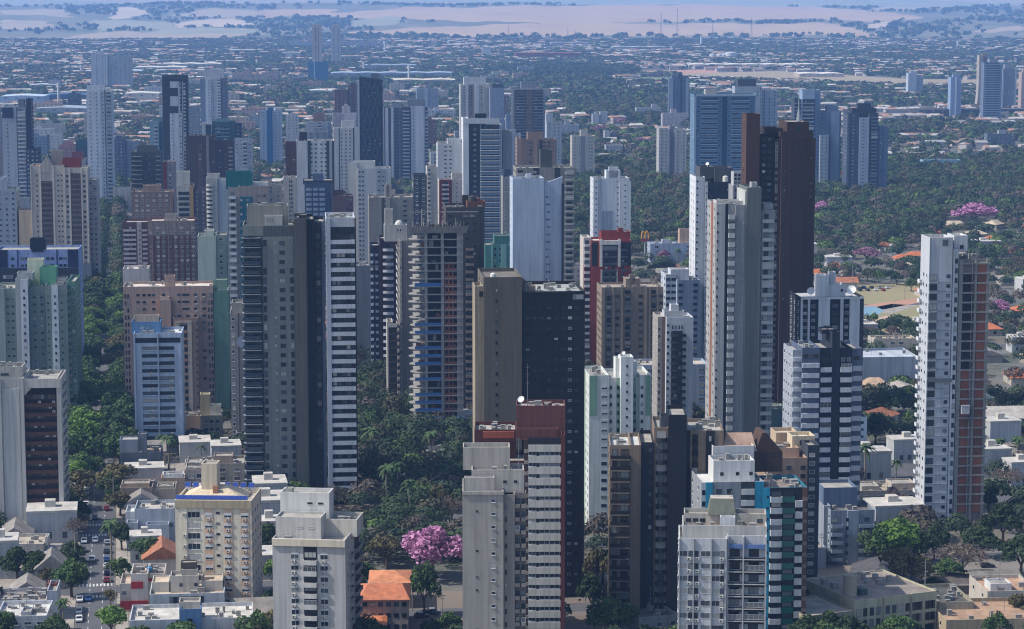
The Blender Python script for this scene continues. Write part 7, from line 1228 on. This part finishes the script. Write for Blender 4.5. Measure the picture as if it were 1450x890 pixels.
def farmat(roof):
    nn = NT('far_roof_colours' if roof else 'far_wall_colours'); wv = nn.n('TexWhiteNoise'); 
    ob = nn.coord(scale=(1/14., 1/14., 0)); vo = nn.n('TexVoronoi'); vo.inputs['Scale'].default_value = 1; nn.l(ob, vo.inputs['Vector']); v = nn.n('ValToRGB'); v.color_ramp.interpolation = 'CONSTANT'; e = v.color_ramp.elements
    st = [(0, (.32, .17, .11)), (.26, (.24, .16, .12)), (.42, (.25, .24, .23)), (.62, (.38, .36, .33)), (.93, (.5, .49, .46)), (.95, (.14, .12, .11))] if roof else [(0, (.33, .31, .29)), (.5, (.36, .35, .34)), (.8, (.30, .25, .21))]
    while len(e) < len(st): e.new(.5)
    for k, (p, c) in enumerate(st): e[k].position = p; e[k].color = c+(1,)
    sx = nn.n('SeparateColor'); nn.l(vo.outputs['Color'], sx.inputs[0]); nn.l(sx.outputs[0], v.inputs[0]); nn.l(v.outputs[0], nn.b.inputs['Base Color']); nn.b.inputs['Roughness'].default_value = .85; return nn.m
me = bpy.data.meshes.new('far_houses'); tri = [tuple(dict.fromkeys(f)) for f in Q.tolist()]; me.from_pydata(V.tolist(), [], tri); me.materials.append(farmat(False)); me.materials.append(farmat(True))
mi = np.tile(np.array([0, 0, 0, 1, 1, 1, 1], np.int32), n); me.polygons.foreach_set('material_index', mi); me.update(); tag(link('far_houses', me), kind='stuff')
# small low buildings packed between the foreground ones on the left
LOWP = [[(166,900),(166,640),(384,640),(386,900)], [(0,900),(0,762),(98,762),(96,900)], [(1290,640),(1200,690),(1215,760),(1300,745)], [(1340,900),(1340,845),(1450,830),(1450,900)], [(1400,700),(1400,610),(1450,610),(1450,700)]]
lxs, lys = scatter(9000, 560, 1000, 91); px, py = far_ok(lxs, lys); k = anyp(px, py, LOWP)&~blocked(lxs, lys, 6.5); lxs, lys = lxs[k], lys[k]; put = []; cnt = 0
for a, b_ in zip(lxs, lys):
    if cnt > 46 or any(abs(a-p)+abs(b_-q) < 19 for p, q in put): continue
    put.append((a, b_)); cnt += 1; k = int(rng.choice(6, p=[.03, .07, .36, .46, 0, .08])); wl, rf, wn = house_proto(k); r = empty('low_building', (a, b_, 0), R(SR+rng.choice([0, 90])), 'low building with '+('an ' if HK[k][0][0] == 'o' else 'a ')+HK[k][0]+', packed between the foreground blocks', 'building', 'low buildings packed between the foreground blocks'); s = rng.uniform(.75, 1.15); r.scale = (s*rng.uniform(.85, 1.2), s, rng.uniform(1.0, 1.7))
    for nm, me, dx in (('wall', wl, 0), ('roof', rf, 0), ('window', wn, -4), ('window', wn, -.8), ('window', wn, 3.6)):
        c = bpy.data.objects.new(nm, me); C.objects.link(c); c.parent = r; c.location.x = dx
    FA.append((np.array((a, b_))-np.array((6, 5)), np.array((1., 0)), np.array((0, 1.)), 12, 10))
# far sheds and warehouses: x0, x1, top y, base y, wall, roof, label
WH = [(0,62,136,152,'#8fa4bc','#b4c4d4','long blue white arched warehouse at the left edge'),(62,124,134,146,'#2c4668','#3c5878','dark blue long shed right of the arched warehouse'),(100,124,143,152,'#b5b8ba','#d8d8d4','white box shed below the dark blue shed'),(50,122,153,166,'#7d8894','#9aa4ac','long grey shed with a pale roof'),(190,262,95,103,'#9a9a98','#d8d2c8','long white roofed factory in the far left'),(225,312,90,97,'#9c9c9a','#dcd6cc','pair of white peaked factory roofs'),(176,225,132,146,'#a5a29e','#cbc6bd','white roofed hall by the far trees'),(222,232,138,147,'#a9a9a4','#d6d2c8','small bright box by the charcoal framed tower'),(468,640,103,112,'#79889c','#97a4b2','very long blue grey factory block'),(557,645,113,121,'#8c8c8a','#cfc4b0','long curved cream roof behind the black net tower'),(515,590,92,99,'#7a8798','#8e9aa8','long grey hall with a flat roof'),(432,470,128,136,'#a2a2a0','#c9c9c4','white tent roofed hall'),(730,822,75,84,'#6d3f36','#80483c','long red brick factory in the far plain'),(868,945,66,73,'#86898c','#b5b2aa','grey long shed row far centre'),(976,1160,91,97,'#a59a8e','#ddd6ca','very long white shed line in the far fields'),(1132,1195,104,109,'#a59c90','#ddd5c8','white sheds right of the long shed line'),(1052,1072,78,83,'#a5a5a2','#d6d4ce','low white hall beside the round tanks'),(978,992,110,117,'#b5b2ac','#d8d4cc','white stepped building in the meadow'),(1120,1160,65,68,'#a29c96','#d2ccc2','thin white roof line in the far right plain'),(1240,1270,96,101,'#a29c96','#d2ccc2','white roofed farm sheds'),(400,425,74,80,'#9c9a96','#c9c4ba','white shed group before the thin twin towers'),(640,668,62,67,'#8e8e90','#b8b4ac','pale sheds in the hazy far town'),(683,695,66,81,'#a5acb4','#b5bac0','white cube building in the far plain'),(40,80,120,128,'#8c939c','#b5b9bc','pale sheds left of the far twin slab'),(120,200,100,108,'#8a96a4','#b9c0c6','blue grey long halls behind the far twin slab'),(780,835,60,66,'#8a8890','#a8a4a6','long low hall in the far centre'),(1165,1190,146,150,'#a29c96','#c9c4ba','white low roofs under the slate slab'),(1210,1256,200,206,'#a29c96','#c9c4ba','white roofs at the edge of the forest'),(1325,1345,210,216,'#a29c96','#cfc9be','white market hall roofs in the forest'),(150,185,158,168,'#9a938c','#b8aa9c','tan roofed hall beside the pale blue tower')]
for x0, x1, yt, yb, wc, rc, lab in WH:
    b = Bld('warehouse', lab, x0, x1, yt, yb, GR*.6, None, 'warehouse'); m = b.mass(x0, x1, yt, min(70, (x1-x0)/b.sc*.8+10), wc, roof=rc, par=.0); a, c = m.a, m.b; q = MB(); d = m.d; z = m.z1; nb = max(1, int((c-a)/40)); w_ = (c-a)/nb
    for k in range(nb):
        u0, u1 = a+k*w_, a+(k+1)*w_; um = (u0+u1)/2; zz = z+min(1.5, w_*.03); q.quad((u0,0,z+.01),(um,0,zz),(um,d,zz),(u0,d,z+.01)); q.quad((um,0,zz),(u1,0,z+.01),(u1,d,z+.01),(um,d,zz)); q.poly([(u0,0,z+.01),(u1,0,z+.01),(um,0,zz)])
    q.build('roof', [roofmat(rc)], b.root)
    b.win(m, 'F', max(2, int((c-a)/14)), 4.0, 1.4, mt=1.6, kind='drk', rng_=(0, 1)); b.done(cap=0)
# round tanks, water towers, masts
for k, (x, r_) in enumerate(((1009, 8), (1019, 9), (1025, 9), (1034, 14))):
    g = G(x, 84); o = empty('storage_tank', g, 0, ('large' if k == 3 else 'small')+' white round storage tank in the far plain'+('' if k == 3 else ' left of the large one'), 'tank', 'white storage tanks'); q = MB(); q.cyl(0, 0, 0, 13 if k < 3 else 17, r_, n=24); q.build('shell', [plain('#c9c9c6', .6, name='tank_shell')], o); q = MB(); q.cyl(0, 0, 13 if k < 3 else 17, 15 if k < 3 else 20, r_*.98, 1, 24); q.build('roof_cone', [plain('#b9b9b5', .6, name='tank_roof')], o)
for x, yt, yb, lab in ((579, 92, 118, 'white pipe water tower by the long curved cream roof'), (545, 58, 75, 'thin pale water tower near the hazy block row'), (993, 52, 66, 'white water tower at the edge of the far fields'), (1356, 58, 68, 'short white water tower on the far right'), (515, 88, 102, 'grey water tower near the grey hall'), (364, 84, 94, 'thin white tower right of the factories'), (635, 58, 65, 'tiny pale water tower far centre'), (951, 65, 72, 'stubby white water tower above the grey long sheds'), (115, 92, 106, 'white slim tower left of the far twin slab'), (83, 117, 150, 'slim antenna mast by the dark blue shed'), (1262, 345, 360, 'white small water tower above the park')):
    g = G(x, yb); s = SCALE(yb); h = (yb-yt)/s; r_ = 1.9/s if yb < 200 else 1.2; o = empty('water_tower', g, 0, lab, 'tower'); q = MB(); q.cyl(0, 0, 0, h*.8, r_*.8, n=12); q.build('shaft', [plain('#bfc0c0', .6, name='tower_white')], o); q = MB(); q.cyl(0, 0, h*.8, h, r_, n=12); q.build('tank', [plain('#bfc0c0', .6, name='tower_white')], o)
for x, yt, yb, lab in ((1009, 32, 52, 'far lattice mast left of the taller field mast'), (1064, 24, 52, 'tallest far lattice mast in front of the pink fields'), (804, 38, 54, 'thin far mast over the city edge'), (815, 42, 56, 'second thin mast right beside the far city edge'), (720, 36, 52, 'far mast left of the pink field'), (959, 12, 40, 'hazy pylon on the pink slope'), (936, 16, 42, 'smaller hazy pylon on the pink slope')):
    g = G(x, max(yb, 56)); s = SCALE(max(yb, 56)); h = (max(yb, 56)-yt)/s; o = empty('lattice_mast', g, 0, lab, 'mast'); q = MB(); b0 = h*.035
    for sx, sy in ((-1, -1), (1, -1), (1, 1), (-1, 1)): q.tube((sx*b0, sy*b0, 0), (0, 0, h), .5, .3, 4)
    for k in range(1, 9): z = h*k/9; r_ = b0*(1-k/9); q.box(-r_, r_, -r_, r_, z, z+.5)
    q.build('frame', [plain('#5a4a4a', .6, name='mast_steel')], o)

# trees at large
tx, ty = scatter(150000, 800, 8450, 21); px, py = far_ok(tx, ty); fo = anyp(px, py, FOREST); pl = inpoly(px, py, PLANT)
cl_ = np.sin(tx/190+ty/330+2*np.sin(ty/900))+np.sin(ty/170-tx/340)+.8*np.sin(tx/90+ty/210)
pr = np.where(fo, 1.0, np.where(ty < 2600, .45, .58)*np.where(cl_ > -.2, 1.0, np.where(cl_ > -.9, .45, .12)))
pr = np.where((px > 1150)&(py > 330), .55, pr); pr = np.where(ty < 1500, np.where(fo, 1, .5), pr)
keep = (rng.random(len(tx)) < pr)&~anyp(px, py, NOTREE)&~pl&(px > -40)&(px < 1490); tx, ty, fo = tx[keep], ty[keep], fo[keep]
k2 = ~blocked(tx, ty, 3.0); tx, ty, fo = tx[k2], ty[k2], fo[k2]
# extra dense forest fill
ex, ey = scatter(60000, 800, 3600, 31); px, py = far_ok(ex, ey); k = anyp(px, py, FOREST)&~blocked(ex, ey, 2.5); tx = np.concatenate([tx, ex[k]]); ty = np.concatenate([ty, ey[k]]); fo = np.concatenate([fo, np.ones(k.sum(), bool)])
# grove and near trees
ex, ey = scatter(9000, 560, 1000, 41); px, py = far_ok(ex, ey); k = (anyp(px, py, [FOREST[5]]) | ((rng.random(len(ex)) < .22)&~anyp(px, py, NOTREE)))&~blocked(ex, ey, 3.2)&(px > -30)&(px < 1480); tx = np.concatenate([tx, ex[k]]); ty = np.concatenate([ty, ey[k]]); fo = np.concatenate([fo, np.zeros(k.sum(), bool)])
AVT = []
for l in np.arange(640, 1700, 8.5):
    for sg_ in (-1, 1):
        p = P0+AU*l+AE*sg_*(6+rng.uniform(-1, 1)); AVT.append((p[0], p[1]))
AVT = np.array(AVT); k = ~np.array([any(0 for _ in ())]*len(AVT)); AVT = AVT[k]
order = np.argsort(ty); cell = {}; sel = []
for (a, b_, r_) in TREES[:len(NT_)]:
    for u in np.arange(-r_, r_+.1, 3):
        for v in np.arange(-r_-12, r_+.1, 3):
            for g_ in (6, 8): cell[(int((a+u)//g_), int((b_+v)//g_))+((8,) if g_ == 8 else ())] = 1
            cell[(int((a+u)//6), int((b_+v)//6))] = 1
for (a, b_, r_) in TREES: cell[(int(a//6), int(b_//6))] = 1
for (a, b_) in zip(hx, hy):
    for q in (-1, 0, 1): cell[(int(a//6)+q, int(b_//6))] = 1
for i in order:
    g_ = 6 if ty[i] < 3500 else 13; g_ = 8 if (6 == g_ and ty[i] > 1050) else g_; c = (int(tx[i]//g_), int(ty[i]//g_))+((8,) if g_ == 8 else ())
    if (c if g_ < 9 else ('f',)+c) in cell: continue
    cell[c if g_ < 9 else ('f',)+c] = 1; sel.append(i)
tx, ty, fo = tx[sel], ty[sel], fo[sel]; px, py = far_ok(tx, ty)
NTREE = 135
for i in range(NTREE):
    k = ['dark', 'mid', 'dark', 'mid', 'olive', 'bare', 'light'][int(rng.choice(7, p=[.28, .3, .14, .12, .08, .05, .03]))]; gr = inpoly(px[i:i+1], py[i:i+1], FOREST[5])[0]
    if gr: lab, grp = {'dark': 'dark leafy', 'mid': 'mid green', 'olive': 'olive', 'bare': 'dry brown', 'light': 'bright green'}[k]+' tree crowded in the central grove', 'trees of the central grove'
    else: lab, grp = {'dark': 'dark leafy', 'mid': 'mid green', 'olive': 'olive', 'bare': 'dry brown', 'light': 'bright green'}[k]+' tree in the yards between the near buildings', 'trees in the yards between buildings'
    tree((tx[i], ty[i]), rng.uniform(7.5, 12.5)*(1.12 if gr else .85), k, lab, grp, wide=rng.uniform(.9, 1.3))
def puffs(name, X, Y, Z0, r, h, nq, mats, seed):
    g = np.random.default_rng(seed); n = len(X); d = g.normal(size=(n, nq, 3)); d[..., 2] = np.abs(d[..., 2])-.15; d /= np.linalg.norm(d, axis=2, keepdims=True)
    rad = g.uniform(.75, 1.08, (n, nq, 1)); cen = d*rad*np.stack([r, r, h*.5], -1)[:, None, :]+np.stack([X, Y, Z0+h*.5], -1)[:, None, :]
    nr = d+g.normal(size=d.shape)*.26; nr /= np.linalg.norm(nr, axis=2, keepdims=True); sz = (r[:, None]*g.uniform(.45, .9, (n, nq))*1.9/math.sqrt(nq)).ravel()
    V, Q = quads(cen.reshape(-1, 3), nr.reshape(-1, 3), sz, .8); me = big_mesh(name, V, Q, mats); mi = np.repeat(g.choice(len(mats), n, p=np.array(PM[:len(mats)])/sum(PM[:len(mats)])), nq).astype(np.int32); me.polygons.foreach_set('material_index', mi); return tag(link(name, me), kind='stuff')
PM = [.30, .31, .19, .13, .07]; MM_ = LW+[leafmat((.07, .13, .035), (.11, .17, .05), 'forest_leaves_light', None, .25, .06)]
X, Y, f_ = np.concatenate([tx[NTREE:], AVT[:, 0]]), np.concatenate([ty[NTREE:], AVT[:, 1]]), np.concatenate([fo[NTREE:], np.ones(len(AVT), bool)]); z0 = np.zeros_like(X); n = len(X)
for nm, lo, hi, nq, kr in (('woodland', 0, 1500, 260, 1.15), ('woodland', 1500, 2300, 150, 1.25), ('woodland', 2300, 3600, 50, 1.35), ('far_woodland', 3600, 9000, 16, 1.9)):
    k = (Y >= lo)&(Y < hi); m_ = int(k.sum())
    if m_: puffs(nm, X[k], Y[k], z0[k]+1.2, rng.uniform(3.0, 5.6, m_)*kr, rng.uniform(6.5, 11.5, m_)*np.where(f_[k], 1.15, .8 if lo < 2300 else .72), nq, MM_, lo+5)
g = np.random.default_rng(77); ax, ay = scatter(30000, 4200, 6000, 78); px, py = far_ok(ax, ay); k = inpoly(px, py, PLANT); ax, ay = ax[k], ay[k]; puffs('plantation_woodland', ax, ay, 0*ax, g.uniform(4, 6, len(ax)), g.uniform(9, 11, len(ax)), 12, [LW[1], LW[0]], 79)
sel = g.choice(len(HILLNF), 5200); hp = HILLNF[sel]; k = (np.sin(hp[:, 0]/330+hp[:, 1]/900)+np.sin(hp[:, 1]/420-hp[:, 0]/500)+g.normal(size=len(hp))*.5 > .2)&(hp[:, 1] < 14800); hp = hp[k]; puffs('hill_woodland', hp[:, 0], hp[:, 1], hp[:, 2]-1, g.uniform(8, 18, len(hp)), g.uniform(9, 15, len(hp)), 10, LW[:3], 81)

# ================================================================== CARS AND POLES
CARC = [('white', '#c9cacc'), ('silver', '#8d9094'), ('black', '#15161a'), ('dark grey', '#3a3c40'), ('red', '#7d1c1c'), ('blue', '#2a4a7a')]
CM_ = {}
def car_meshes(k):
    if k in CM_: return CM_[k]
    pr_ = [(-2.1, .35), (2.1, .35), (2.15, .75), (1.9, .85), (1.0, .95), (.35, 1.42), (-1.15, 1.45), (-1.8, 1.0), (-2.15, .92)]; b = MB(); w2 = .86
    b.poly([(x, -w2, z) for x, z in pr_]); b.poly([(x, w2, z) for x, z in pr_][::-1])
    for (xa, za), (xb, zb) in zip(pr_, pr_[1:]+pr_[:1]): b.quad((xa, -w2, za), (xa, w2, za), (xb, w2, zb), (xb, -w2, zb))
    g_ = MB(); g_.quad((.98, -.72, 1.0), (.98, .72, 1.0), (.42, .68, 1.41), (.42, -.68, 1.41)); g_.quad((-1.72, .72, 1.06), (-1.72, -.72, 1.06), (-1.22, -.68, 1.42), (-1.22, .68, 1.42))
    g_.v = [(x+(.03 if x > 0 else -.03), y, z+.02) for x, y, z in g_.v]
    for s in (-1, 1): g_.poly([(.85, s*(w2+.01), 1.0), (.35, s*(w2+.01), 1.36), (-1.1, s*(w2+.01), 1.38), (-1.6, s*(w2+.01), 1.02)][::s])
    wh = MB()
    i = 0; n = 10
    for y0, y1 in ((-.12, .12),):
        A = [(.32*math.cos(2*math.pi*t/n), y0, .32*math.sin(2*math.pi*t/n)) for t in range(n)]; B_ = [(x, y1, z) for x, _, z in A]; wh.poly(A); wh.poly(B_[::-1])
        for t in range(n): wh.quad(A[t], B_[t], B_[(t+1)%n], A[(t+1)%n])
    CM_[k] = (b.mesh('body', [plain(CARC[k][1], .3, name='car_paint', var=.05)]), g_.mesh('glass', [plain('#0e1216', .1, name='car_glass')]), wh.mesh('wheel', [plain('#141414', .8, name='tyre')])); return CM_[k]
def car(p, ang, k, where):
    o = empty('car', (p[0], p[1], .01), ang, CARC[k][0]+' car '+where, 'car', 'cars on the streets'); bd, gl, wh = car_meshes(k)
    for nm, me, loc in (('body', bd, (0, 0, 0)), ('glass', gl, (0, 0, 0)))+tuple(('wheel', wh, (x, y, .32)) for x in (-1.35, 1.35) for y in (-.8, .8)):
        c = bpy.data.objects.new(nm, me); C.objects.link(c); c.parent = o; c.location = loc
A_U = R(SR)+math.pi/2
for px_, py_, k, wh_ in ((119,768,0,'waiting at the upper crosswalk'),(135,767,0,'in the middle lane at the upper crosswalk'),(152,770,1,'in the right lane at the upper crosswalk'),(117,781,3,'in the left lane behind the crosswalk queue'),(151,782,3,'second in the right lane queue'),(116,796,1,'parked in shade left of the avenue'),(130,794,1,'alone in the centre lane in shade'),(151,794,5,'in the right lane in deep shade'),(151,803,0,'in the right lane, boxy and bright'),(152,813,2,'parked right before the lower intersection'),(151,823,4,'parked right at the lower intersection'),(112,851,0,'turning at the lower left corner'),(125,850,5,'entering the lower crosswalk'),(109,868,0,'parked low on the left kerb'),(112,879,0,'parked lowest on the left kerb'),(119,692,0,'parked on the left before the white low roofs'),(122,699,0,'second in the parked line on the left'),(120,716,0,'parked beside the brown office corner'),(123,725,1,'parked beside the brown office'),(134,684,1,'driving between the two upper crosswalks'),(145,664,0,'stopped at the shaded upper crosswalk'),(154,664,3,'stopped right at the shaded upper crosswalk'),(134,735,2,'driving into the shadow band'),(151,749,2,'parked near the slender palm'),(151,722,4,'parked right beside the tan roofs'),(130,640,2,'in the tree shade of the avenue'),(140,618,1,'under the avenue trees')):
    g_ = G(px_, py_); l = np.dot(np.array(g_[:2])-P0, AU); t = np.dot(np.array(g_[:2])-P0, AE); t = max(-4.4, min(4.4, t)); p = P0+AU*l+AE*t; car(p, A_U+(math.pi if t < 0 else 0), k, wh_)
for px_, py_, k, wh_ in ((607,870,2,'on the short street below the central grove'),(614,868,1,'beside the black one below the central grove'),(597,874,3,'in shade under the green tree by the orange roofs')): car(G(px_, py_), R(GR), k, wh_)
for j, (px_, py_) in enumerate(((1236,652),(1243,650),(1250,648),(1256,652),(1240,659),(1248,658),(1256,660),(1235,664))): car(G(px_, py_), A_U+.2, (0, 1, 0, 3, 5, 0, 1, 2)[j], 'in the shaded car park behind the unfinished tower')
for j, (px_, py_) in enumerate(((1148,818),(1316,816),(1331,815),(1345,817),(1398,803))): car(G(px_, py_), R(GR), (0, 1, 0, 5, 3)[j], ('parked under the '+('turquoise tower' if j == 0 else 'dry brown tree')) if j < 4 else 'parked under the dark right edge trees')
for j in range(9): car(G(1212+j*5.5, 408+(j % 2)*3.5), A_U, int(rng.integers(0, 6)), 'in the distant car park row above the park')
def pole(px_, py_, h, lab, lamp=True, rot=0):
    o = empty('utility_pole' if not lamp else 'street_lamp', G(px_, py_), rot, lab, 'pole' if not lamp else 'lamp'); q = MB(); q.tube((0, 0, 0), (0, 0, h), .17, .1, 8); q.build('pole', [plain('#8d8a84', .7, name='pole_concrete')], o)
    q = MB()
    if lamp: q.tube((0, 0, h-.3), (1.9, 0, h+.2), .06, .05, 5); q.box(1.6, 2.5, -.14, .14, h+.1, h+.25)
    else: q.box(-1.1, 1.1, -.06, .06, h-.9, h-.75); q.box(-.7, .7, -.05, .05, h-1.7, h-1.58)
    q.build('arm' if lamp else 'crossarm', [plain('#6e6c68', .6, name='arm_steel')], o)
for px_, py_, h, lab, lp, rt in ((107,805,11,'lamp on the left kerb above the street tree',True,0),(157,842,9,'lamp at the corner of the red white shop',True,3),(117,700,10,'pole at the parked line of cars on the left',False,0),(161,718,10,'pole beside the tan roofs right of the avenue',False,0),(100,665,9,'yellowish lamp near the shaded crosswalk',True,0),(1309,868,15,'tall dark bare pole in front of the olive tree',False,0),(1163,800,10,'pole beside the low grey block in shade',False,0),(626,885,9,'pole by the lower street under the grove',False,0),(1207,412,15,'tall lamp left in the park',True,0),(1281,424,17,'tall lamp above the red path in the park',True,0),(1265,470,16,'lamp at the lower park edge',True,0),(584,865,8,'pole right by the orange roofed house',False,0),(165,880,9,'lowest pole right of the avenue',False,0),(118,655,9,'pole in the tree shade left of the avenue',False,0)): pole(px_, py_, h, lab, lp, rt)

# ================================================================== AIR
hz = MB(); hz.box(-12000, 12000, -600, 24500, -2.5, 330)
nn = bpy.data.materials.new('haze'); nn.use_nodes = True; t = nn.node_tree; t.nodes.remove(t.nodes['Principled BSDF']); pv = t.nodes.new('ShaderNodeVolumePrincipled'); pv.inputs['Color'].default_value = HAZE[1]+(1,); pv.inputs['Density'].default_value = HAZE[0]; pv.inputs['Anisotropy'].default_value = 0.0
t.links.new(pv.outputs[0], t.nodes['Material Output'].inputs['Volume']); tag(hz.build('haze', [nn]), kind='stuff')
